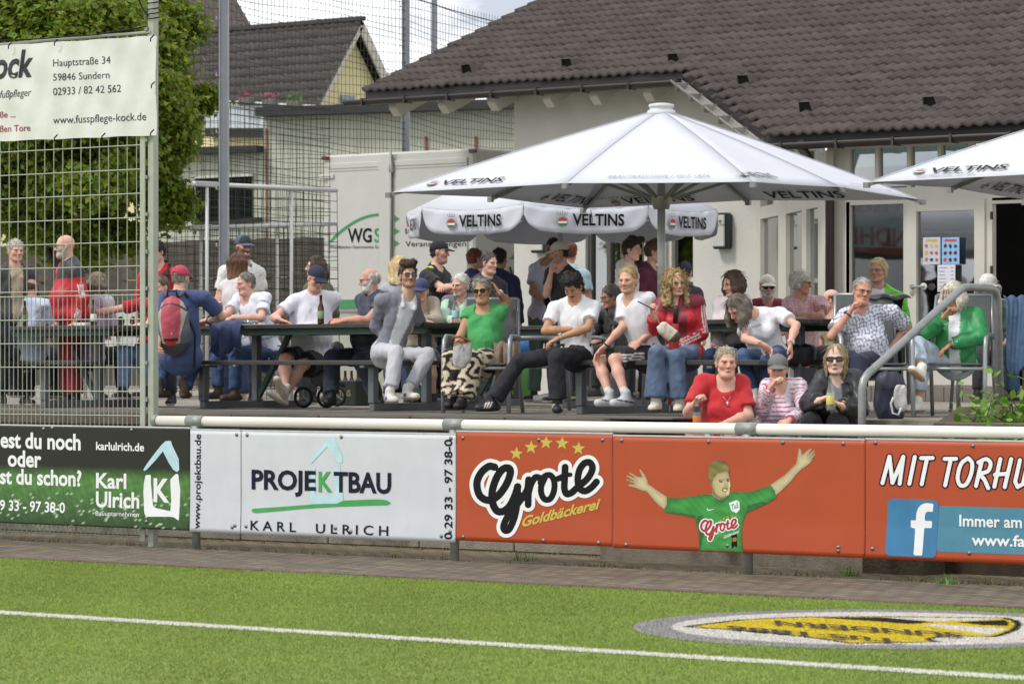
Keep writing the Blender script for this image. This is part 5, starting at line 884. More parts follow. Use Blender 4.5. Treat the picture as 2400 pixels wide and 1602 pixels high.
# =================================================================== volumes: smooth unions of rounded shapes, meshed by surface nets
class Vol:
    def __init__(s, lo, hi, h):
        s.lo = np.array(lo, np.float32); s.h = h; s.n = np.maximum(4, np.ceil((np.array(hi) - s.lo) / h).astype(int) + 1); s.d = np.full(s.n, .08, np.float32)
        s.ax = [s.lo[i] + np.arange(s.n[i], dtype=np.float32) * h for i in range(3)]
    def sl(s, lo, hi):
        a = np.clip(np.floor((np.array(lo) - s.lo) / s.h).astype(int), 0, s.n); b = np.clip(np.ceil((np.array(hi) - s.lo) / s.h).astype(int) + 1, 0, s.n); return a, b
    def put(s, f, lo, hi, k=.02, op=0):
        m = k + 2.5 * s.h; a, b = s.sl(np.array(lo) - m, np.array(hi) + m)
        if np.any(b - a < 1): return
        S = tuple(slice(i, j) for i, j in zip(a, b)); P = np.stack(np.meshgrid(s.ax[0][S[0]], s.ax[1][S[1]], s.ax[2][S[2]], indexing='ij'), -1); v = f(P).astype(np.float32); c = s.d[S]
        if op == 0: h = np.clip(.5 + .5 * (c - v) / k, 0, 1); s.d[S] = c * (1 - h) + v * h - k * h * (1 - h)
        else: v = -v; h = np.clip(.5 - .5 * (c - v) / k, 0, 1); s.d[S] = c * (1 - h) + v * h + k * h * (1 - h)
    def cap(s, a, b, ra, rb, k=.02, cut0=None, cut1=None, flat=None, op=0):
        """tapered capsule a-b; cut0/cut1 trim its ends flat; flat=(axis, factor) squeezes it"""
        a, b = np.array(a, np.float32), np.array(b, np.float32); R = max(ra, rb); ab = b - a; L2 = max(float(ab @ ab), 1e-8); Ln = math.sqrt(L2)
        def f(P):
            q = P - a
            if flat is not None:
                x = np.array(flat[0], np.float32); g = 1 / flat[1] - 1; q = q + (q @ x)[..., None] * x * g; ab_ = ab + (ab @ x) * x * g; l2 = float(ab_ @ ab_)
            else: ab_, l2 = ab, L2
            t = (q @ ab_) / l2; tc_ = np.clip(t, 0, 1); d = np.linalg.norm(q - tc_[..., None] * ab_, axis=-1) - (ra + tc_ * (rb - ra))
            if flat is not None: d = d * min(1, flat[1] * 1.15)
            if cut1 is not None: d = np.maximum(d, (t - cut1) * Ln)
            if cut0 is not None: d = np.maximum(d, (cut0 - t) * Ln)
            return d
        lo, hi = np.minimum(a, b) - R, np.maximum(a, b) + R
        s.put(f, lo, hi, k, op)
    def ell(s, c, ax, r, k=.02, op=0, cuts=()):
        """ellipsoid with axes ax (3 unit rows) and radii r; cuts: (point, normal) half spaces removed on the normal's side"""
        c = np.array(c, np.float32); A = np.array(ax, np.float32); r = np.array(r, np.float32)
        def f(P):
            q = (P - c) @ A.T; k0 = np.linalg.norm(q / r, axis=-1); k1 = np.linalg.norm(q / (r * r), axis=-1); d = k0 * (k0 - 1) / np.maximum(k1, 1e-6)
            for p0, n in cuts: d = np.maximum(d, (P - np.array(p0, np.float32)) @ np.array(n, np.float32))
            return d
        ext = np.sqrt(((A * r[:, None]) ** 2).sum(0)); s.put(f, c - ext, c + ext, k, op)
    def noise(s, fn):
        m = np.abs(s.d) < .05; ii = np.nonzero(m); P = np.stack([s.ax[i][ii[i]] for i in range(3)], 1); s.d[ii] += fn(P).astype(np.float32)
    def trim(s, p0, n):
        for_ = (s.ax[0][:, None, None] - p0[0]) * n[0] + (s.ax[1][None, :, None] - p0[1]) * n[1] + (s.ax[2][None, None, :] - p0[2]) * n[2]; s.d = np.maximum(s.d, for_.astype(np.float32))
    def mesh(s):
        d = s.d.copy(); d[0] = d[-1] = .05; d[:, 0] = d[:, -1] = .05; d[:, :, 0] = d[:, :, -1] = .05; ins = d < 0
        c8 = [(i, j, k) for i in (0, 1) for j in (0, 1) for k in (0, 1)]; sh = tuple(x - 1 for x in d.shape); cnt = np.zeros(sh, np.int8)
        g = lambda A, o: A[o[0]:o[0] + sh[0], o[1]:o[1] + sh[1], o[2]:o[2] + sh[2]]
        for o in c8: cnt += g(ins, o)
        act = (cnt > 0) & (cnt < 8); I = np.nonzero(act); n = len(I[0])
        if n == 0: return np.zeros((0, 3), np.float32), np.zeros((0, 4), np.int32)
        vals = {o: d[I[0] + o[0], I[1] + o[1], I[2] + o[2]] for o in c8}; acc = np.zeros((n, 3), np.float32); w = np.zeros(n, np.float32)
        for o in c8:
            for ax in range(3):
                if o[ax] == 0:
                    e = list(o); e[ax] = 1; e = tuple(e); a, b = vals[o], vals[e]; m = (a < 0) != (b < 0); t = np.where(m, a / np.where(m, a - b, 1), 0); p = np.tile(np.array(o, np.float32), (n, 1)); p[:, ax] += t; acc[m] += p[m]; w[m] += 1
        V = s.lo + (np.stack(I, 1) + acc / w[:, None]) * s.h; ids = np.full(sh, -1, np.int32); ids[I] = np.arange(n); Q = []
        for ax in range(3):
            b_, c_ = (ax + 1) % 3, (ax + 2) % 3; lo = [slice(1, -1)] * 3; lo[ax] = slice(0, -1); hi = list(lo); hi[ax] = slice(1, None)
            A0, A1 = ins[tuple(lo)], ins[tuple(hi)]
            for flip, m in ((False, A0 & ~A1), (True, ~A0 & A1)):
                J = np.nonzero(m); base = [J[0], J[1], J[2]]
                for q in (b_, c_): base[q] = base[q] + 1
                def at_(db, dc): x = [b.copy() for b in base]; x[b_] -= db; x[c_] -= dc; return ids[x[0], x[1], x[2]]
                q = np.stack([at_(1, 1), at_(0, 1), at_(0, 0), at_(1, 0)], 1); q = q[:, ::-1] if flip else q; Q.append(q[(q >= 0).all(1)])
        return V.astype(np.float32), np.concatenate(Q)
def join(parts):
    V = []; Q = []; n = 0
    for v, q in parts: V.append(v); Q.append(q + n); n += len(v)
    return np.concatenate(V), np.concatenate(Q)
# =================================================================== people
skin_m = M('skin', 'ffffff', .5, attr=True, var=.06, vs=25, bump=.08, bs=220, spec=.35)
try: skin_m.node_tree.nodes['Principled BSDF'].inputs['Subsurface Weight'].default_value = .08; skin_m.node_tree.nodes['Principled BSDF'].inputs['Subsurface Scale'].default_value = .01
except Exception: pass
FAB = {'cotton': M('cotton', 'ffffff', .9, attr=True, var=.07, vs=9, bump=.12, bs=160, sheen=.1), 'denim': M('denim', 'ffffff', .9, attr=True, var=.2, vs=11, bump=.15, bs=200), 'nylon': M('nylon', 'ffffff', .5, attr=True, var=.06, vs=8, bump=.1, bs=90), 'leather': M('leather', 'ffffff', .38, attr=True, var=.2, vs=14, bump=.25, bs=60)}
hair_m = M('hair', 'ffffff', .45, attr=True, var=.25, vs=60, bump=.5, bs=190, spec=.4); shoe_m = M('shoe', 'ffffff', .6, attr=True, var=.1, vs=30); cap_m = M('cap_cloth', 'ffffff', .85, attr=True, var=.08, vs=40)
TONES = {'light': 'd6ab95', 'pink': 'd3a592', 'tan': 'b48a6c', 'pale': 'dcb9a8', 'olive': 'b58a68', 'ruddy': 'c8937f'}
for _n in ('cotton', 'denim', 'nylon', 'leather'):      # creases of the cloth
    _m = FAB[_n]; _t = _m.node_tree; _b = [x for x in _t.nodes if x.type == 'BUMP'][0]; _c = [x for x in _t.nodes if x.type == 'TEX_COORD'][0]; _r = _t.nodes.new('ShaderNodeTexNoise'); _r.noise_type = 'RIDGED_MULTIFRACTAL'; _r.inputs['Scale'].default_value = {'cotton': 5.5, 'denim': 6.5, 'nylon': 5, 'leather': 7}[_n]; _r.inputs['Detail'].default_value = 2.5; _r.inputs['Distortion'].default_value = .9
    _t.links.new(_c.outputs['Object'], _r.inputs[0]); _b2 = _t.nodes.new('ShaderNodeBump'); _b2.inputs['Strength'].default_value = .8; _b2.inputs['Distance'].default_value = .03; _t.links.new(_r.outputs[0], _b2.inputs['Height']); _t.links.new(_b.outputs[0], _b2.inputs['Normal']); _t.links.new(_b2.outputs[0], _t.nodes['Principled BSDF'].inputs['Normal'])
nv = lambda v: np.array(v, np.float32)
def warp(P, seed, sc_=1):
    r = np.random.default_rng(seed); o = 0
    for i in range(5):
        w = r.normal(size=3) * (16 + 9 * i) * sc_; w[2] *= .6; o = o + np.sin(P @ w + r.uniform(0, 6)) * (1 / (1.3 + i * .6))
    return o / 2.2
SK = lambda V, c: np.tile(np.array(lin(c) if isinstance(c, str) else c, np.float32), (len(V), 1))
def hand_vol(w, d, n, curl, spread, side, k, gripR=None):
    """hand at wrist w pointing d, palm normal n (palm side), thumb on side*cross; returns mesh"""
    d = d.normalized(); n = (n - d * n.dot(d)).normalized(); x = d.cross(n) * side            # x points to the thumb side
    c = w + d * .09 * k; V = Vol(nv(c) - .135 * k, nv(c) + .135 * k, .0046); p = lambda a, b, e: w + x * a * k + d * b * k + n * e * k
    V.cap(p(0, -.03, 0), p(0, .015, 0), .026 * k, .027 * k, .012, flat=(n, .75)); V.ell(nv(p(.002, .05, .002)), [nv(x), nv(d), nv(n)], [.04 * k, .052 * k, .017 * k], .014)
    for i, (fx, ln) in enumerate(((.028, .072), (.010, .080), (-.009, .074), (-.027, .058))):
        a = p(fx, .088 - abs(fx - .008) * .25, 0); ang = 0; q = a; dd = (d + x * (fx * 3.2 * spread)).normalized(); r0 = .0098 * k * (.92 if i == 3 else 1); cu = curl * (1 + .12 * i)
        for j, (fr, bend) in enumerate(((.45, .75), (.32, 1.0), (.23, .7))):
            ang += cu * bend; e = q + (dd * math.cos(ang) + n * math.sin(ang)) * ln * fr * k; V.cap(q, e, r0, r0 * .9, .006); q = e; r0 *= .9
    a = p(.028, .022, .006); t1 = a + (x * .7 + d * .62 + n * (.25 + .3 * curl)).normalized() * .042 * k; t2 = t1 + (x * (.25 - .4 * min(curl, 1)) + d * .85 + n * (.2 + .4 * curl)).normalized() * .036 * k
    V.cap(a, t1, .014 * k, .0115 * k, .01); V.cap(t1, t2, .0112 * k, .0085 * k, .006); return V.mesh()
def strands(v, qd, col, L_, A3, st, o, base):
    """locks of hair lying on the hair volume, added to its mesh"""
    rg = np.random.default_rng(len(v)); cf = o.get('curl', 0); long_ = st in ('bob', 'long', 'curlylong'); n = {'curlylong': 460, 'long': 260, 'bob': 240}.get(st, 260); idx = rg.integers(0, len(v), n); VV, QQ, CC = [v], [qd], [col]; base_n = len(v); r0 = .0034 if long_ else .0028; m = 9 if st == 'curlylong' else 4
    for i in idx:
        c = L_[i]; nr = c * np.array([1, 1, .8]) + np.array([0, .01, -.02]); nr /= np.linalg.norm(nr) + 1e-6; dn = np.array([0, -.25, -1.0]) if not long_ else np.array([0, 0, -1.0])
        if not long_: dn = np.array([nr[0] * .4 + rg.normal() * .25, -.75 + rg.normal() * .3, -.55 + rg.normal() * .25])
        if st in ('quiff', 'curly') and c[2] > .06: dn = np.array([rg.normal() * .6, .3 + rg.normal() * .5, .5])
        t = dn - nr * (dn @ nr); t /= np.linalg.norm(t) + 1e-6; ln = rg.uniform(.05, .10) if long_ else rg.uniform(.018, .036); 
        if st == 'curlylong': ln = rg.uniform(.08, .17)
        w = np.cross(t, nr); ph = rg.uniform(0, 6.28); pts = []
        for k in range(m):
            s = k / (m - 1); p = c - nr * .003 + t * ln * s + nr * (.004 + (.006 if not long_ else .003) * s)
            if cf: rr = (.013 if st == 'curlylong' else .004) * min(1, s * 3 + .2); a = ph + s * ln * 105; p = p + nr * (rr * math.cos(a) + .004) + w * rr * math.sin(a)
            pts.append(p)
        pts = np.array(pts); rad = r0 * np.linspace(1, .45, m) * (1.05 if st == 'curlylong' else 1); ring = []
        for k in range(m): ring += [pts[k] + nr * rad[k], pts[k] + w * rad[k], pts[k] - nr * rad[k], pts[k] - w * rad[k]]
        VV.append((np.array(ring) @ A3 + (v[i] - L_[i] @ A3)).astype(np.float32)); q = np.array([[a * 4 + j, a * 4 + (j + 1) % 4, a * 4 + 4 + (j + 1) % 4, a * 4 + 4 + j] for a in range(m - 1) for j in range(4)]); QQ.append(q + base_n); base_n += 4 * m
        CC.append(np.tile(np.clip(base[i] * rg.uniform(.62, 1.5), 0, 1), (4 * m, 1)))
    return np.concatenate(VV), np.concatenate(QQ), np.concatenate(CC)
def person(label, head, D, face=(0, 0, 0), body=None, pose='sit', seat=None, J=None, k=None, w=1.0, belly=0.0, fem=False, skin='light', hair=('short', '5a4a3a'), hat=None, glasses=None, beard=None, top=None, bottom=None, shoes=('2a2a2a', 'e8e6e0'), lean=.04, grp=None, hands=(.5, .5), detail=1, lips='b5706a', watch=None, extra=None, hide_legs=False, brow=None, socks=None, floor=TZ):
    """one figure. head=(px,py) of the head's middle at depth D; face=(yaw,pitch down,roll); J: joints as (px,py[,near -1/far 1]) for ea/eb elbows, wa/wb wrists, ka/kb knees, aa/ab ankles, sa/sb shoulders, pel pelvis; a is the side towards picture left"""
    J = J or {}; hy, hp, hr_ = face; by = hy if body is None else body; seat = TZ + .45 if seat is None else seat
    Hc = U(head[0], head[1], D); F = fdir(by); Lp = UP.cross(F); S = Lp if Lp.dot(VR) >= 0 else -Lp
    if k is None: k = (Hc.z - floor) / 1.635 if pose == 'stand' else min(1.06, max(.86, (Hc.z - seat) / .80))
    kh = max(.90, min(1.0, k * .965))
    Fh = fdir(hy); Lh = UP.cross(Fh); R_ = Matrix.Rotation(math.radians(hr_), 3, Fh) @ Matrix.Rotation(math.radians(hp), 3, Lh); Hf, Hl, Hu = R_ @ Fh, R_ @ Lh, R_ @ UP
    piv = Hc - Hu * .085 * kh - Hf * .015; N = piv - UP * .115 * k - F * (.012 + .02 * max(0, math.cos(math.radians(hy - by))))
    if 'neck' in J: N = U(J['neck'][0], J['neck'][1], D + (J['neck'][2] if len(J['neck']) > 2 else 0))
    if 'pel' in J: Pv = U(J['pel'][0], J['pel'][1], D + (J['pel'][2] if len(J['pel']) > 2 else 0))
    elif pose == 'stand': Pv = Vector((N.x - F.x * lean * .5, N.y - F.y * lean * .5, floor + .95 * k))
    else: Pv = Vector((N.x - F.x * lean, N.y - F.y * lean, seat + .105 * k))
    tu = (N - Pv).normalized(); Sx_ = (S - tu * S.dot(tu)).normalized(); Fx = tu.cross(Sx_); Fx = Fx if Fx.dot(F) > 0 else -Fx
    sw = (.160 if fem else .178) * k * w ** .5
    def near(par, spec, L_):
        sg = spec[2] if len(spec) > 2 else -1; q = ray(spec[0], spec[1]); m = CAM - par; a = q.length_squared; b = 2 * q.dot(m); c = m.length_squared - L_ * L_; disc = b * b - 4 * a * c
        t = (-b + sg * math.sqrt(disc)) / (2 * a) if disc > 0 else -b / (2 * a); p = CAM + q * t; 
        return p
    jt = {}
    for s_, sg in (('a', -1), ('b', 1)):
        sh = N + Sx_ * sg * sw - tu * .070 * k
        if 's' + s_ in J: v = J['s' + s_]; sh = U(v[0], v[1], (sh - CAM).dot(VD) + (v[2] if len(v) > 2 else 0))
        hpj = Pv + Sx_ * sg * .092 * k * w ** .5
        jt['s' + s_], jt['h' + s_] = sh, hpj
        ua, fa = .285 * k, .255 * k
        if 'e' + s_ in J: el = near(sh, J['e' + s_], ua)
        elif 'w' + s_ in J:
            v = J['w' + s_]; wr0 = near(sh, v, ua * 1.55) if len(v) < 4 else U(v[0], v[1], D + v[3]); dd = wr0 - sh; L_ = min(dd.length, (ua + fa) * .98); dd.normalize(); x = (L_ * L_ + ua * ua - fa * fa) / (2 * L_); hh = math.sqrt(max(0, ua * ua - x * x)); hint = -UP * .8 + Sx_ * sg * .5 - F * .3; hint = (hint - dd * hint.dot(dd)).normalized(); el = sh + dd * x + hint * hh
        elif pose == 'sit': el = sh - tu * ua * .93 + Sx_ * sg * .05 + Fx * .06
        else: el = sh - UP * ua * .98 + Sx_ * sg * .06 - F * .03
        if 'w' + s_ in J: v = J['w' + s_]; wr = near(el, v, fa) if len(v) < 4 else U(v[0], v[1], D + v[3])
        elif pose == 'sit': wr = el + (F * .9 - UP * .18 - Sx_ * sg * .45).normalized() * fa
        else: wr = el - UP * fa * .93 + F * .07
        jt['e' + s_], jt['w' + s_] = el, wr
        th, shn = .43 * k, .42 * k; fl = floor + .085
        if 'k' + s_ in J: kn = near(hpj, J['k' + s_], th)
        elif pose == 'sit': kn = hpj + (F * .95 + S * sg * .12) * th * .96; kn.z = seat + .09 * k
        else: kn = hpj - UP * (hpj.z - fl) * .5 + F * .015
        if 'n' + s_ in J: v = J['n' + s_]; an_ = near(kn, v, shn)
        elif pose == 'sit': an_ = Vector((kn.x - F.x * .04, kn.y - F.y * .04, fl)) if kn.z - fl < shn * 1.1 else kn - UP * shn
        else: an_ = Vector((hpj.x + S.x * sg * .03, hpj.y + S.y * sg * .03, fl)); an_.z = fl
        jt['k' + s_], jt['n' + s_] = kn, an_
    root_loc = Vector((Pv.x, Pv.y, floor)); me_parts = []; tone = np.array(lin(TONES.get(skin, skin)), np.float32)
    # ---- body
    pts = [nv(v) for v in jt.values()] + [nv(Pv), nv(N), nv(piv)]; lo = np.min(pts, 0) - .22; hi = np.max(pts, 0) + .22; hb = .0135 if detail else .017; V = Vol(lo, hi, hb)
    bk = .05; mid = Pv.lerp(N, .5) - Fx * .012 * k
    def torso(V, g, hem=None, kk=.06):
        fl_ = (nv(Fx), .70); V.cap(Pv.lerp(N, .62), Pv.lerp(N, .80), (.150 * w) * k + g, (.142 * w ** .7) * k + g, kk, flat=fl_); V.cap(Pv.lerp(N, .1), Pv.lerp(N, .6), (.140 * w) * k + g, (.138 * w) * k + g, kk, flat=(nv(Fx), .74))
        V.cap(jt['sa'] - tu * .0, jt['sb'], .047 * k + g, .047 * k + g, kk * .8); V.cap(N + tu * .035, jt['sa'].lerp(N, .25), .040 * k + g, .043 * k + g, kk * .8); V.cap(N + tu * .035, jt['sb'].lerp(N, .25), .040 * k + g, .043 * k + g, kk * .8)
        if belly: V.ell(nv(Pv.lerp(N, .33) + Fx * (.045 + belly * .35)), [nv(Sx_), nv(Fx), nv(tu)], [.15 * w * k + g, .10 * k + belly * .45 + g, .17 * k], kk)
        if fem:
            for sg in (-1, 1): V.ell(nv(Pv.lerp(N, .66) + Fx * .085 * k + Sx_ * sg * .07 * k), [nv(Sx_), nv(Fx), nv(tu)], [.066 * k + g, .062 * k + g, .066 * k + g], kk * .6)
    def pelvis(V, g):
        V.ell(nv(Pv - tu * .01), [nv(Sx_), nv(Fx), nv(tu)], [.165 * w * k + g, .122 * k * w ** .5 + g + belly * .3, .115 * k + g], .05)
    torso(V, 0); pelvis(V, 0); V.cap(N - tu * .02, piv + Hu * .02, .060 * kh * w ** .3, .054 * kh * w ** .3, .03)
    for s_ in 'ab':
        sh, el, wr, hj, kn, an_ = (jt[x + s_] for x in ('s', 'e', 'w', 'h', 'k', 'n')); aw = w ** .4
        V.cap(sh, el, .046 * k * aw, .038 * k * aw, .03); V.cap(el, el.lerp(wr, .35), .039 * k * aw, .042 * k * aw, .02); V.cap(el.lerp(wr, .35), wr, .041 * k * aw, .026 * k, .02)
        V.cap(hj, kn, .076 * k * aw, .053 * k * aw, .04); V.cap(kn, kn.lerp(an_, .35), .052 * k * aw, .056 * k * aw, .03); V.cap(kn.lerp(an_, .35), an_, .055 * k * aw, .036 * k, .03)
    bv, bq = V.mesh(); me_parts.append((bv, bq)); colb = [SK(bv, tone)]
    if socks:
        c = colb[0]
        for s_ in 'ab':
            kn, an_ = jt['k' + s_], jt['n' + s_]; ax_ = an_ - kn; t = (bv - nv(kn)) @ nv(ax_) / ax_.length_squared; dist = np.linalg.norm(bv - nv(kn) - t[:, None] * nv(ax_), axis=1); c[(t > socks[1]) & (dist < .09)] = lin(socks[0])
    # ---- head
    hv = Vol(nv(Hc) - .175 * kh, nv(Hc) + .175 * kh, .0048 if detail else .0065); A3 = [nv(Hl), nv(Hf), nv(Hu)]; q = lambda x, y, z: nv(Hc + (Hl * x + Hf * y + Hu * z) * kh); fw = .94 if fem else 1.0; sx = 1 if w < 1.15 else 1.05
    hv.ell(q(0, -.012, .030), A3, np.array([.074, .094, .087]) * kh, .02); hv.ell(q(0, .024, -.035), A3, np.array([.057 * fw * sx, .062, .083]) * kh, .03); hv.ell(q(0, .070, -.098), A3, np.array([.026 * fw, .020, .017]) * kh, .02)
    for s_ in (-1, 1):
        hv.ell(q(s_ * .040, .048, -.028), A3, np.array([.026, .028, .026]) * kh, .02); hv.cap(q(s_ * .012, .083, .019), q(s_ * .044, .070, .018), .011 * kh, .010 * kh, .012); hv.cap(q(s_ * .050, .01, -.062), q(s_ * .03, .055, -.095), .018 * kh * sx, .016 * kh, .02)
    hv.cap(q(0, .085, .010), q(0, .105, -.030), .0085 * kh, .0125 * kh, .008)
    for s_ in (-1, 1):
        hv.ell(q(s_ * .0125, .094, -.036), A3, np.array([.0085, .010, .0075]) * kh, .006); hv.ell(q(s_ * .030, .092, .000), A3, np.array([.017, .013, .0105]) * kh, .008, 1); hv.ell(q(s_ * .030, .073, .000), A3, np.array([.0125, .0125, .0115]) * kh, .003)
        hv.ell(q(s_ * .076, -.008, -.010), [nv(Hl + Hf * .3 * s_), nv(Hf - Hl * .3 * s_), nv(Hu)], np.array([.009, .020, .032]) * kh, .006)
    hv.ell(q(0, .083, -.0655), A3, np.array([.023, .011, .0055]) * kh, .005); hv.ell(q(0, .080, -.0765), A3, np.array([.020, .011, .0065]) * kh, .005); hv.cap(q(-.02, .0925, -.071), q(.02, .0925, -.071), .0022 * kh, .0022 * kh, .003, op=1)
    if belly or w > 1.2: hv.ell(q(0, .03, -.105), A3, np.array([.052, .05, .03]) * kh, .03)
    hv.cap(piv + Hu * .05, N, .052 * kh * w ** .3 * fw, .062 * kh * w ** .3, .03)
    if beard and beard[0] in ('full', 'chin'):
        hv.ell(q(0, .062, -.095), A3, np.array([.036, .034, .034 if beard[0] == 'full' else .026]) * kh, .02)
    h_v, h_q = hv.mesh(); me_parts.append((h_v, h_q)); lc = ((h_v - nv(Hc)) @ np.array(A3).T) / kh; x, y, z = lc.T; c = SK(h_v, tone)
    mix = lambda m, col, a: c.__setitem__(m, c[m] * (1 - a) + np.array(lin(col) if isinstance(col, str) else col, np.float32) * a)
    fr = y > .03
    mix(fr & (np.hypot(np.abs(x) - .04, z + .03) < .022), (tone * np.array([1.08, .78, .74])), .55); mix(fr & (np.hypot(x, z + .034) < .018), tone * np.array([1.05, .80, .76]), .5); mix(np.abs(x) > .07, tone * np.array([1.08, .80, .74]), .5)
    mix(fr & (np.hypot((np.abs(x) - .030) / 1.5, z - .0) < .013), tone * .78, .4)
    mix((y > .06) & (np.hypot((np.abs(x) - .030) / 1.45, z) < .0062), 'a5968b', .9); mix((y > .06) & (np.hypot(np.abs(x) - .030, z) < .0062), '2a211d', 1); mix((y > .05) & (np.abs(z - .0085 + (np.abs(x) - .03) ** 2 * 10) < .0028) & (np.abs(np.abs(x) - .03) < .018), '4a352c', .85)
    mix((y > .06) & (np.hypot(x / 2.6, z + .071) < .0088), lips, .75); mix((y > .06) & (np.abs(z + .071) < .0022) & (np.abs(x) < .021), '7a4a44', .75)
    hcol = hair[1] if hair else '777777'; bcol = brow or hcol; mix((y > .05) & (np.abs(z - .023 + (np.abs(x) - .03) ** 2 * 6) < .0048) & (np.abs(np.abs(x) - .031) < .019), bcol, .75)
    mix((y > .08) & (np.hypot(np.abs(x) - .007, z + .042) < .0042), '5e3a30', .8)
    if beard:
        kind, bc = beard[:2]; jaw = (z < -.045 + np.abs(x) * .55) & (y > -.02) & (z > -.14); mouth = (np.hypot(x / 2.4, z + .072) < .012); must = (np.hypot(x / 2.2, z + .055) < .012) & (y > .06)
        if kind in ('full', 'stubble'): mix(jaw & ~mouth, bc, .9 if kind == 'full' else .38); mix(must, bc, .9 if kind == 'full' else .38)
        if kind == 'chin': mix((np.hypot(x / 1.3, z + .098) < .032) & (y > .02), bc, .85); mix(must, bc, .85)
        if kind == 'moustache': mix((np.abs(z + .0555 + np.abs(x) * .12) < .0062) & (np.abs(x) < .027) & (y > .05), bc, .95)
    colb.append(c)
    for s_, sg, cu in (('a', -1, hands[0]), ('b', 1, hands[1])):
        el, wr = jt['e' + s_], jt['w' + s_]; d = (wr - el).normalized(); spec = J.get('H' + s_)
        if spec: d = (U(spec[0], spec[1], (wr - CAM).dot(VD) + (spec[2] if len(spec) > 2 else -.05)) - wr).normalized()
        n = J.get('N' + s_) or (-UP * .8 - Sx_ * sg * .5 + F * .1 if abs(d.z) < .75 else -Sx_ * sg + F * .2)
        if isinstance(n, tuple): n = VR * n[0] - VD * n[1] + UP * n[2]          # given as (picture right, towards camera, up)
        me_parts.append(hand_vol(wr + d * .005, d, n, cu, .7, -sg if Lp.dot(S) > 0 else sg, kh * (.94 if fem else 1))); colb.append(SK(me_parts[-1][0], tone * np.array([1.02, .93, .9])))
        jt['hand' + s_] = wr + d * .09; jt['hd' + s_] = d; jt['hn' + s_] = n
    Vv, Qq = join(me_parts); root = npmesh('person', Vv, Qq, skin_m, None, True, np.concatenate(colb), loc=root_loc); tag(root, label, 'person', grp)
    # ---- hair
    if hair:
        st, hc = hair[:2]; o = hair[2] if len(hair) > 2 else {}; g = Vol(nv(Hc) - .20 - np.array([0, 0, o.get('len', 0)]), nv(Hc) + .20, .0062 if detail else .008); th = o.get('vol', .008) * (.7 if st not in ('curlylong',) else 1) if not hat else -.003; hl = lambda y0, z0, y1, z1: (q(0, y0, z0), nv((Hf * (z0 - z1) * -1 + Hu * (y0 - y1) * -1)))
        n_face = nv((Hf * .814 - Hu * .58).normalized()); hy0 = o.get('line', (.075, .075)); cuts = [(q(0, *hy0), n_face)] + ([(q(0, .020, -.020), nv((Hf * .6 - Hu * .8).normalized()))] if not fem and st in ('short', 'quiff', 'curly') else [])
        bot = o.get('bot', -.055); side_cut = []
        if st in ('short', 'quiff', 'curly', 'bob', 'long', 'curlylong', 'back'):
            cb_ = cuts + [(q(0, 0, bot if st in ('short', 'quiff', 'curly') else -.13), nv(-Hu))]
            g.ell(q(0, -.018, .032), A3, np.array([.078 + th, .096 + th, .090 + th]) * kh, .01, cuts=cb_)
            if st in ('short', 'quiff', 'curly') and bot < -.03: g.ell(q(0, -.045, -.03), A3, np.array([.066 + th * .5, .055 + th * .5, .06]) * kh, .02, cuts=cb_ + [(q(0, .0, 0), nv(Hf))])
        if not fem and st in ('short', 'quiff', 'curly'):
            for s_ in (-1, 1): g.ell(q(s_ * .090, -.004, -.016), A3, np.array([.032, .024, .036]) * kh, .006, 1)
        if st == 'quiff' or st == 'curly':
            for i in range(9):
                a = i * .7 + 1; g.ell(q(.045 * math.sin(a * 2.1), .03 + .04 * math.cos(a), .112 + .012 * math.sin(a * 3)), A3, np.array([.034, .036, .024]) * kh * (1 + o.get('up', 0)), .015)
        if st == 'fringe' or st == 'bald':
            g.ell(q(0, -.018, .02), A3, np.array([.076 + th, .094 + th, .07 + th]) * kh, .01, cuts=[(q(0, .02, 0), nv(Hf)), (q(0, 0, o.get('topz', .045)), nv(Hu)), (q(0, 0, -.055), nv(-Hu))])
        if st in ('bob', 'long', 'curlylong', 'back'):
            Ld = o.get('drop', .13); dv = -UP
            for i in range(13):
                a = math.radians(-118 + 236 * i / 12 if st != 'back' else -75 + 150 * i / 12); bx, by_ = math.sin(a) * .083, -math.cos(a) * .095 - .012
                r0 = o.get('r', .026); p0 = Vector(q(bx, by_, .02)); fl_ = 1 + .15 * math.sin(i * 2.3); p1 = p0 + dv * Ld * fl_ * .6 + (Hl * bx + Hf * by_) * o.get('flare', .25); p2 = p1 + dv * Ld * fl_ * .5 - (Hl * bx + Hf * by_) * o.get('flare', .25) * .6 + Vector(o.get('sweep', (0, 0, 0)))
                g.cap(p0, p1, r0, r0, .02); g.cap(p1, p2, r0, r0 * .6, .02)
            if o.get('tips'): [g.cap(U(*t[0]), U(*t[1]), t[2], t[2] * .7, .03) for t in o['tips']]
        am = o.get('rough', .0035); cf = o.get('curl', 0)
        def hn(P):
            L_ = (P - nv(Hc)) @ np.array(A3).T; az = np.arctan2(L_[:, 0], -L_[:, 1] + .02); 
            if cf: return am * (np.sin(L_[:, 0] * cf + np.sin(L_[:, 2] * cf * .7) * 1.5) * np.sin(L_[:, 2] * cf * .9 + np.sin(L_[:, 1] * cf) * 1.2) + .5 * np.sin(L_[:, 1] * cf * 1.1 + L_[:, 2] * cf * .8))
            return am * (.9 * warp(L_ * np.array([1, 1, .35], np.float32), abs(int(head[0])) + 2, 6) + .5 * warp(L_, abs(int(head[0])) + 1, 2.5))
        g.noise(hn)
        v, qd = g.mesh()
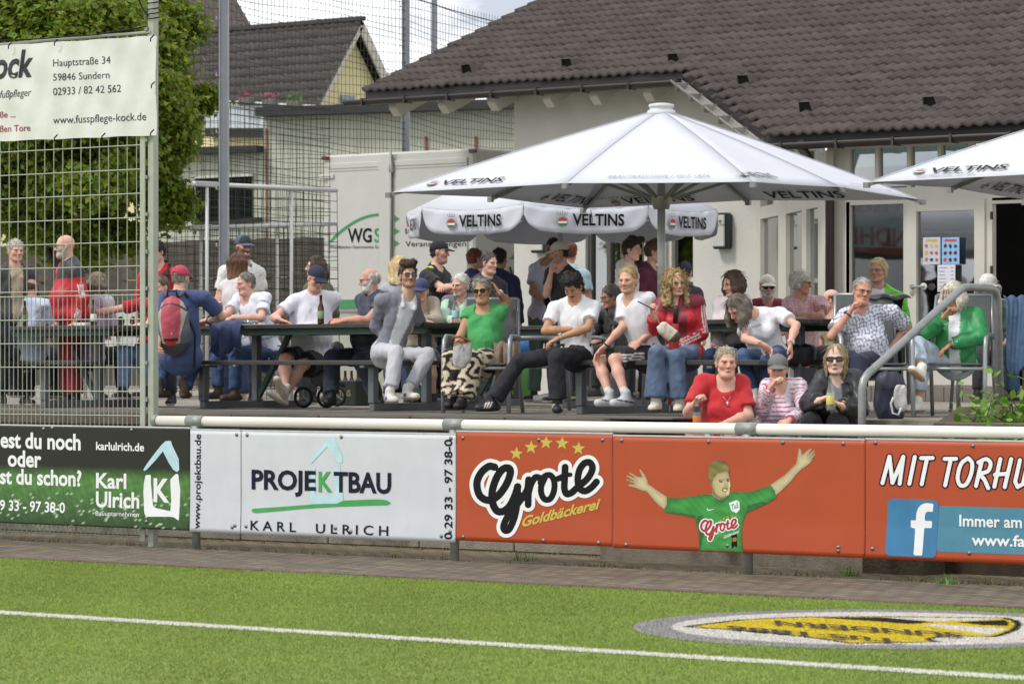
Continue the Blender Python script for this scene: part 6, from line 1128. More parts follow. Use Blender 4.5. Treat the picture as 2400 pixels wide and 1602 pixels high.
        if len(v):
            L_ = (v - nv(Hc)) @ np.array(A3).T; az = np.arctan2(L_[:, 0], -L_[:, 1] + .02); sh_ = 1 + .32 * warp(L_ * np.array([1, 1, .3], np.float32), 77, 9) + .10 * RNG.normal(size=len(v)); base = SK(v, hc)
            if 'tipcol' in o: t = np.clip(-(L_[:, 2] + o.get('tip0', .02)) / .25, 0, 1)[:, None]; base = base * (1 - t) + np.array(lin(o['tipcol'])) * t
            v, qd, hc_ = strands(v, qd, np.clip(base * sh_[:, None], 0, 1), L_, np.array(A3), st, o, base)
            npmesh('hair', v, qd, hair_m, root, True, hc_)
    # ---- beard volume
    if beard and beard[0] in ('full', 'chin'):
        g = Vol(nv(Hc) - .17, nv(Hc) + .17, .006); g.ell(q(0, .066, -.098), A3, np.array([.037, .034, .034]) * kh, .02)
        if beard[0] == 'full':
            for s_ in (-1, 1): g.cap(q(s_ * .062, .005, -.045), q(s_ * .032, .06, -.095), .014 * kh, .02 * kh, .02)
        g.ell(q(0, .088, -.053), A3, np.array([.026, .010, .007]) * kh, .006); g.ell(q(0, .092, -.072), A3, np.array([.018, .02, .0065]) * kh, .004, 1); g.noise(lambda P: .003 * warp(P, 5, 6)); v, qd = g.mesh(); npmesh('beard', v, qd, hair_m, root, True, SK(v, beard[1]) * RNG.uniform(.8, 1.15, (len(v), 1)))
    # ---- hat
    if hat:
        kind, hc = hat[:2]; bd = hat[2] if len(hat) > 2 else hc; back = -1 if kind == 'capback' else 1; g = Vol(nv(Hc) - .24, nv(Hc) + .24, .0058)
        if kind.startswith('cap'):
            g.ell(q(0, -.014, .040), A3, np.array([.086, .106, .092]) * kh, .01, cuts=[(q(0, .09, .040), nv((-Hu + Hf * .12).normalized()))]); g.ell(q(0, -.014, .034), A3, np.array([.078, .098, .086]) * kh, .003, 1, cuts=[])
            f2 = lambda P: (lambda L_: np.maximum(np.maximum(np.abs(L_[..., 2] - (.040 - (L_[..., 1] * back - .085) * .25 - L_[..., 0] ** 2 * 3.2)) - .0045, np.hypot(L_[..., 0] / .078, (L_[..., 1] * back - .085) / .085) - 1), .075 - L_[..., 1] * back))(((P - nv(Hc)) @ np.array(A3).T) / kh) * .8
            g.put(f2, nv(Hc) - .2, nv(Hc) + .2, .004); g.ell(q(0, -.014, .132), A3, [.008, .008, .005], .003)
            if len(hat) > 3: g.ell(q(0, -.118 * back, .030), A3, np.array([.026, .03, .017]) * kh, .003, 1)
        else:   # bucket hat
            g.ell(q(0, -.012, .055), A3, np.array([.088, .106, .085]) * kh, .012, cuts=[(q(0, 0, .025), nv(-Hu))]); g.put(lambda P: (lambda L_: np.maximum(np.abs(L_[..., 2] - .035 + (np.hypot(L_[..., 0], L_[..., 1]) - .09) * .55) - .004, np.hypot(L_[..., 0] / .125, (L_[..., 1] + .01) / .145) - 1))(((P - nv(Hc)) @ np.array(A3).T) / kh) * .7, nv(Hc) - .2, nv(Hc) + .2, .006); g.ell(q(0, -.012, .03), A3, np.array([.08, .098, .08]) * kh, .003, 1); g.noise(lambda P: .0035 * warp(P, 3, 3))
        v, qd = g.mesh(); L_ = ((v - nv(Hc)) @ np.array(A3).T) / kh; cc = SK(v, hc); 
        if bd != hc: m = (L_[:, 1] * back > .03) & (L_[:, 2] > .04) if kind == 'captrucker' else L_[:, 1] * back > .092; cc[m] = lin(bd)
        seam = np.abs(np.sin(np.arctan2(L_[:, 0], L_[:, 1]) * 3)) < .06; cc[seam & (L_[:, 2] > .05)] *= .8
        ho_ = npmesh('cap' if kind.startswith('cap') else 'hat', v, qd, cap_m, root, True, cc)
        if len(hat) > 4 or kind == 'captrucker':
            t = hat[4] if len(hat) > 4 else None; hp_ = lambda a, b: Hc + (Hl * a + Hf * (.094 - 3.6 * a * a - (b - .04) * .35) + Hu * b) * kh * 1.02
            if t:
                mb = MB(); v2, f2_ = text_geo(t[0], .02); xx = v2[:, 0] - v2[:, 0].mean(); sc2 = t[1] / (xx.max() - xx.min()); mb.add([hp_(a * sc2 * -1 * 1, .068 + b * sc2) for a, b in zip(-xx * -1, v2[:, 1])], f2_); mb.build('lettering', M('embroid_' + t[2], t[2], .8), ho_)
    # ---- glasses
    if glasses:
        kind, gc = glasses[:2]; up_ = glasses[2] if len(glasses) > 2 else 0; mb = MB(); ln_ = MB(); gz = .002 + (.098 if up_ else 0); gy = .098 - (.035 if up_ else 0); sy, sz_ = {'round': (.020, .019), 'rect': (.024, .015), 'sun': (.025, .020), 'wrap': (.031, .016)}[kind]; P_ = lambda a, b, c_: Hc + (Hl * a + Hf * b + Hu * c_) * kh * 1.01
        for s_ in (-1, 1):
            ring = [P_(s_ * .031 + sy * math.copysign(abs(math.cos(t)) ** .7, math.cos(t)), gy - abs(s_ * .031 + sy * math.cos(t)) * .18 - (b_ := 0), gz + sz_ * math.copysign(abs(math.sin(t)) ** .7, math.sin(t))) for t in np.linspace(0, 2 * math.pi, 19)[:-1]]; mb.tube(ring, .0018 if kind != 'wrap' else .004, 5, closed=True); ln_.poly([p - Hf * .0015 for p in ring]); mb.tube([P_(s_ * (.031 + sy), gy - .009, gz + .004), P_(s_ * .074, .04, gz + .006), P_(s_ * .080, -.01, gz - (.004 if not up_ else .02))], .0022, 5)
        mb.tube([P_(-.011, gy, gz + .004), P_(.011, gy, gz + .004)], .0022, 5); o = mb.build('glasses', M('frame_' + gc, gc, .3, metal=.3), root, True)
        ln_.build('lens', M('sun_lens', '0b0b0d', .06, spec=.8) if kind in ('sun', 'wrap') and len(glasses) < 4 else glass('clear_lens', 'f4f4f2', .64), o)
    # ---- clothes
    def limb_cloth(V, a, m_, b, ra, rm, rb, upto, flare=0):
        """sleeve or trouser leg from a over m_ to b, ending at 'upto' (0..2)"""
        if upto <= 1: V.cap(a, m_, ra, ra + (rm - ra) * 1 + flare, .025, cut1=upto)
        else:
            V.cap(a, m_, ra, rm, .025); V.cap(m_, b, rm, rb + flare, .022, cut1=upto - 1)
    vals_ = {}
    if top:
        o = top; V = Vol(lo, hi, .0115 if detail else .0145); g = o.get('g', .012); torso(V, g, kk=.05); hem = o.get('hem', .0)
        if hem < .2: V.ell(nv(Pv + tu * .0), [nv(Sx_), nv(Fx), nv(tu)], [.162 * w * k + g + .008, .128 * k * w ** .5 + g + .006 + belly * .45, .13 * k], .05)
        V.trim(Pv + tu * (hem if hem else -.085 * k), -tu)
        V.cap(N + tu * .01 + Fx * (.012 + .03 * o.get('neck', .45)), N + tu * .16 + Fx * .04, (.062 if o.get('collar') or o.get('hood') else .068) * k * w ** .3, .075 * k * w ** .3, .012, op=1)
        if o.get('neck', .45) > .5: V.ell(nv(N + tu * .0 + Fx * .085), [nv(Sx_), nv(Fx), nv(tu)], [.075, .06, .05], .012, 1)
        sl = o.get('sleeve', .55)
        for s_ in 'ab':
            if sl > 0: aw = w ** .4; limb_cloth(V, jt['s' + s_], jt['e' + s_], jt['w' + s_], .046 * k * aw + g, .040 * k * aw + g + (.012 if sl < 1 else .003), .031 * k + g, sl, .004)
        if o.get('collar'):
            cb = Vol(nv(N) - .16, nv(N) + .16, .008); cb.cap(N - tu * .012 + Fx * .010, N + tu * .05 - Fx * .002, .072 * k * w ** .3, .066 * k * w ** .3, .01, cut0=0, cut1=1); cb.cap(N - tu * .05 + Fx * .012, N + tu * .12 + Fx * .0, .064 * k * w ** .3, .058 * k * w ** .3, .006, op=1); cb.cap(N + tu * .06 + Fx * .10, N - tu * .03 + Fx * .10, .05, .02, .008, op=1)
            cb.noise(lambda P: .0025 * warp(P, 7, 3)); cvv, cqq = cb.mesh(); 
            if len(cvv): npmesh('collar', cvv, cqq, FAB[o.get('fab', 'cotton')], root, True, SK(cvv, o.get('ccol', o['col'])) * .97)
        if o.get('hood'): V.ell(nv(N + tu * .02 - Fx * .075), [nv(Sx_), nv(Fx), nv(tu)], [.105 * k, .05, .065], .03); V.cap(N + tu * .015 + Sx_ * .07 - Fx * .02, N - tu * .08 + Sx_ * .055 + Fx * .10, .028, .022, .03); V.cap(N + tu * .015 - Sx_ * .07 - Fx * .02, N - tu * .08 - Sx_ * .055 + Fx * .10, .028, .022, .03)
        if o.get('vneck'): V.cap(N + tu * .05 + Fx * .09, N - tu * o['vneck'] + Fx * .12, .05, .015, .01, op=1)
        amp = o.get('wr', .006); V.noise(lambda P: np.minimum(.35 * g, amp * 1.3 * warp(P, abs(int(head[0])), .9) + amp * 1.5 * np.abs(warp(P, abs(int(head[1])), 1.7)) - amp * .4 + amp * .35 * warp(P, abs(int(head[1])) + 5, 3.2)))
        v, qd = V.mesh(); R = v - nv(Pv); ls, lf, lu = R @ nv(Sx_), R @ nv(Fx), R @ nv(tu); c = SK(v, o['col'])
        def arm(s_):
            best = np.full(len(v), 9.); T = np.zeros(len(v))
            for i, (a, b) in enumerate((('s', 'e'), ('e', 'w'))):
                a, b = nv(jt[a + s_]), nv(jt[b + s_]); ab = b - a; t = np.clip((v - a) @ ab / (ab @ ab), 0, 1); d = np.linalg.norm(v - a - t[:, None] * ab, axis=1); m = d < best; best[m] = d[m]; T[m] = t[m] + i
            return best, T
        inarm = np.zeros(len(v), bool); Ta = np.zeros(len(v))
        for s_, sg in (('a', -1), ('b', 1)):
            bd_, T = arm(s_); m = (bd_ < np.where(T > 1, .060, .085) * k * (1.15 if o.get('g', .012) > .019 else 1)) & (T > .12) & ((np.abs(ls) > .13 * k) | (T > .5)); inarm |= m; Ta[m] = T[m]; vals_['arm' + s_] = (m, T)
        if o.get('paint'): o['paint'](c, v, ls / k, lf / k, lu / k, inarm, Ta, dict(jt=jt, S=Sx_, F=Fx, U=tu, N=N, Pv=Pv, vals=vals_, k=k))
        c *= (1 + .06 * warp(v, 11, 1.5))[:, None]
        npmesh(o.get('name', 'shirt'), v, qd, FAB[o.get('fab', 'cotton')], root, True, np.clip(c, 0, 1))
    if bottom:
        o = bottom; V = Vol(lo, hi, .0125 if detail else .016); g = o.get('g', .012); pelvis(V, g); V.cap(Pv + tu * .0, Pv + tu * .09, .142 * w * k + g, .138 * w * k + g, .05, flat=(nv(Fx), .74)); V.trim(Pv + tu * o.get('waist', .10), tu)
        up = o.get('to', 1.9)
        for s_ in 'ab': aw = w ** .4; limb_cloth(V, jt['h' + s_], jt['k' + s_], jt['n' + s_], .079 * k * aw + g, .056 * k * aw + g + (.016 if up < 1 else 0), .046 * k + g * 1.2 + o.get('wide', 0), up, .02 if up < 1 else 0)
        amp = o.get('wr', .007); V.noise(lambda P: np.minimum(.35 * g, amp * 1.1 * warp(P, abs(int(head[0])) + 3, 1.0) + amp * 1.4 * np.abs(warp(P, abs(int(head[1])) + 9, 1.8)) - amp * .4 + amp * .3 * warp(P, abs(int(head[1])) + 4, 3.5)))
        v, qd = V.mesh(); c = SK(v, o['col'])
        if o.get('paint'): o['paint'](c, v, dict(jt=jt, S=Sx_, F=Fx, k=k))
        c *= (1 + .08 * warp(v, 21, 1.2))[:, None]; npmesh(o.get('name', 'trousers'), v, qd, FAB[o.get('fab', 'cotton')], root, True, np.clip(c, 0, 1))
    # ---- shoes
    if shoes and not hide_legs:
        for s_, sg in (('a', -1), ('b', 1)):
            an_ = jt['n' + s_]; kn = jt['k' + s_]; dyaw = J.get('t' + s_); d = (fdir(dyaw[0]) if dyaw else (F + S * sg * .25).normalized()); lift = dyaw[1] if dyaw and len(dyaw) > 1 else 0; d = (d * math.cos(math.radians(lift)) + UP * math.sin(math.radians(lift))).normalized(); sd = d.cross(UP).normalized(); u = sd.cross(d); L_ = .25 * k * (.93 if fem else 1); g = Vol(nv(an_) - .32, nv(an_) + .32, .0075)
            he = an_ - u * .045 - d * .045; to = he + d * (L_ - .06); g.cap(he, to, .036, .036, .02, flat=(nv(u), .8)); g.cap(an_ - u * .02, an_.lerp(he + d * .10, .7), .044, .036, .03); g.cap(an_ + u * (.03 + (shoes[2] if len(shoes) > 2 else 0)), an_ - u * .03, .043, .042, .02); g.cap(he + d * .06, to - u * .004, .040, .034, .02, flat=(nv(u), .85)); g.trim(he - u * .034, -u)
            v, qd = g.mesh(); c = SK(v, shoes[0]); hgt = (v - nv(he)) @ nv(u); al = (v - nv(he)) @ nv(d); c[hgt < -.012] = lin(shoes[1]); lat = (v - nv(he)) @ nv(sd); c[(np.abs(lat) < .014) & (hgt > .0) & (al > .06) & (al < .16)] *= .82
            if len(shoes) > 3: shoes[3](c, al, lat, hgt)
            npmesh('shoe', v, qd, shoe_m, root, True, np.clip(c, 0, 1))
    if watch:
        for s_, wc in watch:
            el, wr = jt['e' + s_], jt['w' + s_]; d = (wr - el).normalized(); ct = wr - d * .02; mb = MB(); u = d.orthogonal().normalized(); w2 = d.cross(u); mb.tube([ct + (u * math.cos(a) + w2 * math.sin(a)) * .032 * k for a in np.linspace(0, 2 * math.pi, 15)[:-1]], .006, 6, closed=True); nrm = -jt['hn' + s_]; nrm = (nrm - d * nrm.dot(d)).normalized(); mb.lathe(ct + nrm * .030 * k, [(.018, 0), (.018, .008), (.014, .010)], 12, nrm); mb.build('watch', M('watch_' + wc, wc, .35, metal=.4), root, True)
    return root, dict(jt=jt, Hc=Hc, Hf=Hf, Hl=Hl, Hu=Hu, S=Sx_, F=Fx, U=tu, N=N, Pv=Pv, k=k, kh=kh)
# =================================================================== garment patterns
def band(test, col): 
    def f(c, v, ls, lf, lu, arm, T, X): c[test(ls, lf, lu, arm, T)] = lin(col)
    return f
def openfront(col, w0=.05, w1=.05, tilt=0, neckcol=None):
    def f(c, v, ls, lf, lu, arm, T, X): m = (np.abs(ls - tilt * (.5 - lu)) < w0 + (w1 - w0) * np.clip(lu / .5, 0, 1)) & (lf > .03) & ~arm; c[m] = lin(col)
    return f
def stripes3(side, col, n=3, sp=.021, wd=.0055, t0=.05, t1=2.0, extra=None):
    def f(c, v, ls, lf, lu, arm, T, X):
        if extra: extra(c, v, ls, lf, lu, arm, T, X)
        for s_ in side:
            sg = -1 if s_ == 'a' else 1
            for i, (a, b) in enumerate((('s', 'e'), ('e', 'w'))):
                A_, B_ = nv(X['jt'][a + s_]), nv(X['jt'][b + s_]); ab = B_ - A_; L_ = np.linalg.norm(ab); ab /= L_; r = v - A_; t = r @ ab; per = r - t[:, None] * ab; out_ = nv(X['S']) * sg * .75 - nv(VD) * (.75 if t1 > 1 else .1) + np.array([0, 0, .25 if t1 > 1 else 1.2]); out_ -= ab * (out_ @ ab); out_ /= np.linalg.norm(out_); tg = np.cross(out_, ab); lat = per @ tg
                m = X['vals']['arm' + s_][0] & (per @ out_ > .012) & (t > L_ * (t0 if i == 0 else 0)) & (t < L_ * min(1, t1 - i)) & (np.linalg.norm(per, axis=1) < .1)
                for j in range(n): c[m & (np.abs(lat - (j - (n - 1) / 2) * sp) < wd)] = lin(col)
    return f
def hor(col, sp, wd, arms=True, off=0):
    def f(c, v, ls, lf, lu, arm, T, X): ph = (lu + off) % sp; m = ph < wd; c[m & ~arm] = lin(col); (c.__setitem__(arm & ((T % (sp / .28)) < wd / .28), lin(col)) if arms else None)
    return f
def check(col, sp, wd, col2=None):
    def f(c, v, ls, lf, lu, arm, T, X): u = ls + .35 * lf + .006 * np.sin(lu * 60); w_ = lu + .004 * np.sin(ls * 70); m = ((u % sp) < wd) | ((w_ % sp) < wd); c[m] = c[m] * .25 + np.array(lin(col)) * .75; (c.__setitem__(((u % sp) < wd) & ((w_ % sp) < wd), lin(col2)) if col2 else None)
    return f
def speck(cols, dens=.5, s=30, arm_=True):
    def f(c, v, ls, lf, lu, arm, T, X):
        for i, cl in enumerate(cols): c[warp(v, 50 + i, s / 18) > dens] = lin(cl)
    return f
def seq(*fs):
    def f(*a): [g(*a) for g in fs]
    return f
def yoke(col, z=.36): return lambda c, v, ls, lf, lu, arm, T, X: c.__setitem__((lu > z) & ~(arm & (T > .5)), lin(col))
def sleeves(col, t=.0): return lambda c, v, ls, lf, lu, arm, T, X: c.__setitem__(arm & (T > t), lin(col))
def flat_logo(X, t, u0, v0, w, col, root, off=.155):
    """small printed word on a shirt front at torso coordinates"""
    mb = MB(); v2, f2 = text_geo(t, .01); xx = v2[:, 0] - v2[:, 0].mean(); s = w / (xx.max() - xx.min()); sd = X['S'] if X['S'].dot(VR) > 0 else -X['S']
    mb.add([X['Pv'] + X['U'] * (v0 + b * s) + sd * (u0 + a * s) + X['F'] * (off - 1.2 * (u0 + a * s) ** 2) for a, b in zip(xx, v2[:, 1])], f2); mb.build('lettering', M('print_' + col, col, .8), root)
def snake(c, v, X): m = np.sin(v @ np.array([34, 20, 30]) + 2.2 * np.sin(v @ np.array([-22, 14, 41])) + 1.7 * np.sin(v @ np.array([17, 30, -26]))) > .15; c[m] = lin('1c1917')
def side3(col='d8d4ce'):
    def f(c, v, X):
        for s_, sg in (('a', -1), ('b', 1)):
            A_, B_ = nv(X['jt']['h' + s_]), nv(X['jt']['k' + s_]); ab = B_ - A_; L_ = np.linalg.norm(ab); ab = ab / L_; r = v - A_; t = r @ ab; per = r - t[:, None] * ab; tg = np.cross(ab, nv(-VD)); 
            for j in range(3): c[(t > L_ * .35) & (t < L_ * .82) & (np.abs(per[:, 2] - (.030 - j * .022)) < .0058) & (per @ nv(-VD) > 0)] = lin(col)
    return f
jeans = lambda c='3a4a66', **k: dict(col=c, fab='denim', g=.014, name='jeans', **k)
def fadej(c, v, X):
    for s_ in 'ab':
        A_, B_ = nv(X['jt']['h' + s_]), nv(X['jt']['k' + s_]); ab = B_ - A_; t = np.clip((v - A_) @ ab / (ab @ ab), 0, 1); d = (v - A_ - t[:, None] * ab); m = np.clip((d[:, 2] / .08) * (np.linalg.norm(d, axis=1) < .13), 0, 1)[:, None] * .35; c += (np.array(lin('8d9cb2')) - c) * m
def adi(col, n=3):
    def f(c, al, lat, h):
        for j in range(n): c[(np.abs(al - .075 - j * .022 + h * .5) < .006) & (h > -.005) & (h < .045) & (np.abs(lat) > .02)] = lin(col)
    return f
def swoosh(col): return lambda c, al, lat, h: c.__setitem__((np.abs(h - .005 - (al - .03) * .16) < .006) & (np.abs(lat) > .018) & (al < .14), lin(col))
PT = {}
def P(key, *a, **k): r, x = person(*a, **k); PT[key] = (r, x); return r, x
TE = TZ + .45
BENCH, CHAIR = TZ + .46, TZ + .43
row = 'spectators seated along the front benches'; bk = 'spectators standing at the back'; mid = 'spectators seated at the rear tables'
# ---- front row
P('shades', 'young man in sunglasses with open grey hoodie and pale grey joggers on the bench end', (957, 645), 30.4, (16, -2, 3), 28, seat=BENCH, w=.86, hair=('quiff', '4a3526', dict(vol=.012, up=.25, rough=.006)), glasses=('sun', '2a2622'), beard=('stubble', '4a3628'), skin='light',
  top=dict(col='7d7f8a', sleeve=1.95, hood=1, g=.014, hem=-.11, wr=.008, name='hoodie', paint=openfront('dcdce0', .045, .085, -.04)), bottom=dict(col='b9b9c0', g=.012, to=1.82, wr=.009, wide=.006, name='joggers'), socks=('e8e8ea', .8), shoes=('dcdad2', 'b59a80', 0, lambda c, al, lat, h: c.__setitem__((np.abs(al - .075) < .02) & (np.abs(h - .012) < .014) & (np.abs(lat) > .02), lin('4a3f96'))),
  J=dict(sa=(894, 704, .02), sb=(970, 706, .05), pel=(908, 828, .1), ea=(881, 764, 1), wa=(937, 822), Ha=(945, 846, -.03), eb=(985, 752, 1), wb=(963, 748), Hb=(962, 776, 0), ka=(929, 826), kb=(1003, 832), na=(914, 924), nb=(955, 916), ta=(20,), tb=(35,)))
P('polo_cap', 'heavy man in navy cap and white polo propping chin on fist behind the beer bottle', (741, 652), 33.1, (32, 24, -4), 15, seat=BENCH, w=1.22, belly=.07, hair=('short', '6a6058', dict(bot=-.04)), hat=('cap', '2b2d42'), glasses=('rect', '4a4a50'), skin='pink', watch=[('b', '2e3a40')],
  top=dict(col='d9d8e2', sleeve=.62, collar=1, g=.018, hem=-.10), bottom=dict(col='1d1e24', to=.78, g=.02, wide=0, name='shorts'), shoes=('d8d6d0', 'b7aa96'),
  J=dict(sa=(690, 706), sb=(782, 700), pel=(725, 838), ea=(644, 744), wa=(655, 749), Ha=(672, 754, 0), eb=(742, 758), wb=(733, 698), Hb=(748, 676, 0), ka=(668, 842), kb=(706, 856), na=(668, 912), nb=(665, 928), ta=(-35, 55), tb=(-60, 30)), hands=(.4, 1.3))
P('stripe_tee', 'grey haired man in white tee with blue stripes and jeans at the table', (575, 664), 33.8, (-58, 10, 0), -40, seat=BENCH, w=1.15, belly=.05, hair=('short', '7d766c', dict(vol=.002, line=(.066, .08))), skin='pink', watch=[('a', '2a2a2e')],
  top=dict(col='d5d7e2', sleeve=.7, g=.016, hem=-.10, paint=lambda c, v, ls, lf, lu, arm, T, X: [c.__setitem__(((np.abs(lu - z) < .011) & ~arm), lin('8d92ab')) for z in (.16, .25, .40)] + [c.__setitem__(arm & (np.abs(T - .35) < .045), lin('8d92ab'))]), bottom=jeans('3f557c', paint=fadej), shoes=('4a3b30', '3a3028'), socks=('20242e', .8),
  J=dict(sa=(560, 700), sb=(622, 698), pel=(628, 834), ea=(532, 737), wa=(491, 748), Ha=(478, 752, 0), eb=(612, 745), wb=(545, 745), Hb=(525, 750, 0), ka=(507, 822), kb=(552, 826), na=(512, 916), nb=(551, 921), ta=(-40,), tb=(-55,)))
P('backpacker', 'man in red cap and blue polo sitting with his back turned under a backpack', (424, 652), 32.2, (150, 8, 0), 172, seat=BENCH, w=1.15, belly=.04, hair=('short', '8d8478', dict(bot=-.05)), hat=('cap', 'b8405a', 'b8405a', 1), beard=('full', '9a948c'), skin='pink', watch=[('b', '30343a')],
  top=dict(col='3f4f78', sleeve=.72, collar=1, g=.018, hem=-.10), bottom=jeans('3b527c', wide=.008), shoes=('4b4034', '2a241c', .05), J=dict(sa=(385, 700), sb=(478, 698), pel=(424, 838), ea=(374, 752), wa=(372, 800), eb=(520, 742, 1), wb=(488, 752, 1), Hb=(478, 755, .05), ka=(384, 836, 1), kb=(458, 836, 1), na=(373, 912), nb=(432, 914), ta=(150,), tb=(172,)))
P('white_beard', 'old man with white beard, glasses and navy quilted vest reaching across the table', (866, 656), 32.5, (-82, 6, 0), -62, seat=BENCH, w=1.2, belly=.06, hair=('fringe', 'c9c4be', dict(vol=.008, topz=.07)), glasses=('rect', '6d6a64'), beard=('full', 'cfcac4'), skin='ruddy',
  top=dict(col='2c3349', sleeve=.6, collar=1, g=.024, fab='nylon', hem=-.10, name='vest', paint=seq(sleeves('39435c', .1), lambda c, v, ls, lf, lu, arm, T, X: c.__setitem__(((lu % .06) < .008) & ~arm, lin('1c2234')))), bottom=dict(col='262c3c', g=.018, wide=.008), shoes=('1b1b1d', '141414'),
  J=dict(sa=(850, 704), sb=(904, 700), pel=(868, 836), ea=(868, 748), wa=(800, 750), Ha=(776, 752, 0), eb=(862, 750), wb=(804, 752), Hb=(778, 754, 0), ka=(778, 838), kb=(845, 846), na=(777, 930), nb=(886, 932), ta=(-15,), tb=(10,)))
P('boy_cap', 'boy in blue cap and beige jacket leaning on folded arms at the table', (986, 680), 32.8, (-8, 10, -4), -5, seat=BENCH, w=.9, hair=('short', '5a4a3c', dict()), hat=('cap', '3f4468'), skin='light',
  top=dict(col='a69a88', sleeve=1.9, collar=1, g=.022, name='jacket', paint=openfront('3a3a3c', .03, .02)), bottom=dict(col='6a6c72', to=.8, name='shorts'), socks=('2a2a2e', .82), J=dict(sa=(958, 712), sb=(1016, 710), ea=(970, 752), eb=(1024, 752), wa=(995, 752), wb=(988, 750), Ha=(1008, 755, 0), ka=(975, 842), kb=(1012, 846)))
P('vest_elder', 'elderly man with white hair, grey vest and mint sleeves beside the water bottle', (1078, 668), 33.0, (-36, 6, 0), -12, seat=BENCH, hair=('short', 'd8d4cc', dict(vol=.012, rough=.005)), skin='pink', beard=None,
  top=dict(col='6a6a6e', sleeve=1.9, collar=1, g=.02, name='vest', paint=seq(openfront('b9dcc4', .03, .05), sleeves('b4d8c2', .1))), bottom=dict(col='2e3036'), J=dict(sa=(1050, 707), sb=(1108, 706), ea=(1040, 752), eb=(1110, 752), wa=(1070, 752), wb=(1078, 752)))
P('green_lady', 'elderly woman in sunglasses and green tee holding her head in a chair', (1129, 681), 29.7, (-14, 4, 6), -12, seat=CHAIR, w=1.12, belly=.04, fem=True, hair=('short', '8d8a84', dict(vol=.014, rough=.008, curl=60)), glasses=('sun', '3a2a28'), skin='tan', watch=[('b', 'c8c6c0')],
  top=dict(col='459c58', sleeve=.35, g=.018, hem=-.04, neck=.6), bottom=dict(col='cfc1a8', g=.03, wide=.035, to=1.86, wr=.012, paint=snake), shoes=('1d1c1e', '1a1a1c', -.03),
  J=dict(sa=(1098, 735), sb=(1172, 733), pel=(1132, 838), ea=(1081, 782), wa=(1070, 808), Ha=(1072, 826, 0), eb=(1190, 708, 1), wb=(1168, 684), Hb=(1156, 664, .03), ka=(1058, 838), kb=(1110, 846), na=(1066, 936), nb=(1082, 938), ta=(-35,), tb=(-20,)), hands=(.5, .5))
P('moustache', 'dark haired man with moustache in white polo and black jeans with arms crossed', (1343, 672), 28.75, (-26, 34, 0), -22, seat=BENCH, w=1.02, hair=('curly', '1e1a18', dict(vol=.018, rough=.009, curl=70, up=.5)), beard=('moustache', '1f1a17'), skin='tan', watch=[('b', 'b9b9b4')], brow='1f1a17',
  top=dict(col='e2e2e6', sleeve=.62, collar=1, g=.016, hem=-.10), bottom=dict(col='24242a', g=.018, fab='denim', wide=.02), shoes=('20222a', '2a2c34', .03, adi('cfc4ae')),
  J=dict(sa=(1300, 722), sb=(1393, 720), pel=(1350, 830, .1), neck=(1350, 712, .05), ea=(1278, 775), wa=(1342, 772), Ha=(1372, 776, .02), eb=(1378, 768), wb=(1309, 792), Hb=(1280, 806, 0), ka=(1218, 846), kb=(1303, 836), na=(1152, 942), nb=(1307, 946), ta=(-75,), tb=(-5,)), hands=(.6, .5))
P('jersey', 'blond man in white football jersey and black striped shorts with hand on knee', (1471, 657), 28.4, (-24, 4, 2), -58, seat=BENCH, w=1.05, hair=('short', 'b59868', dict(vol=.006, line=(.064, .085))), beard=('stubble', 'a58a60'), skin='pink', brow='a08558', watch=[('a', '2a2c30')],
  top=dict(col='dcdbe0', sleeve=.72, g=.018, hem=-.11, paint=stripes3('ab', '5a2440', 3, .018, .005, -.3, .35)), bottom=dict(col='1e1f24', to=.86, g=.024, name='shorts', paint=side3()), shoes=('b9bbc0', 'd2d2d2', 0, swoosh('1c1c22')), socks=('d8d6da', .78),
  J=dict(sa=(1462, 704, -.05), sb=(1520, 700, .12), pel=(1516, 832, .1), ea=(1460, 766), wa=(1417, 812), Ha=(1397, 834, 0), eb=(1540, 768, 1), wb=(1500, 800), ka=(1404, 846), kb=(1440, 842), na=(1430, 930), nb=(1467, 930), ta=(-62,), tb=(-65, 0)), hands=(.35, .5))
P('curly_girl', 'girl with long curly blonde hair, red tracksuit jacket and jeans holding a phone', (1583, 662), 28.05, (20, 6, 4), 10, seat=BENCH, w=.95, fem=True, hair=('curlylong', '9c845a', dict(vol=.008, drop=.28, r=.021, flare=.22, rough=.010, curl=75, tipcol='a8946a')), glasses=('round', 'b8a890', 0, 1), skin='light',
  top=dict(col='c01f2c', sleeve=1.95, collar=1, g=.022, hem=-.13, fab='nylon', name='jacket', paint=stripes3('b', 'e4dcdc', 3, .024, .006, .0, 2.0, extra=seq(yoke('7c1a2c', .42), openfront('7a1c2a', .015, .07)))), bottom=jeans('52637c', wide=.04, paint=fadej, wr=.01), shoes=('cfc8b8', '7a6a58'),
  J=dict(sa=(1552, 712), sb=(1634, 708), pel=(1606, 832, .08), ea=(1537, 768), wa=(1531, 742), Ha=(1524, 722, -.04), eb=(1642, 782), wb=(1592, 806), Hb=(1572, 806, -.03), ka=(1538, 826), kb=(1582, 834), na=(1538, 942), nb=(1592, 944), ta=(-20,), tb=(-10,)), hands=(.9, .8))
P('pink_hoodie', 'woman with brown hair in pale pink hoodie clasping her hands', (1717, 664), 28.9, (-58, 14, 0), -25, seat=BENCH, w=.98, fem=True, hair=('long', '4c3a2c', dict(vol=.008, drop=.10, r=.022, flare=.1, tipcol='6a523c')), skin='pink',
  top=dict(col='d9cdd2', sleeve=1.95, hood=1, g=.022, name='hoodie'), bottom=jeans('2c3c5c'), J=dict(sa=(1688, 712), sb=(1742, 708), ea=(1682, 775), eb=(1745, 775), wa=(1680, 812), wb=(1694, 811), Ha=(1696, 822, 0), ka=(1664, 834), kb=(1712, 836)), hands=(1, 1))
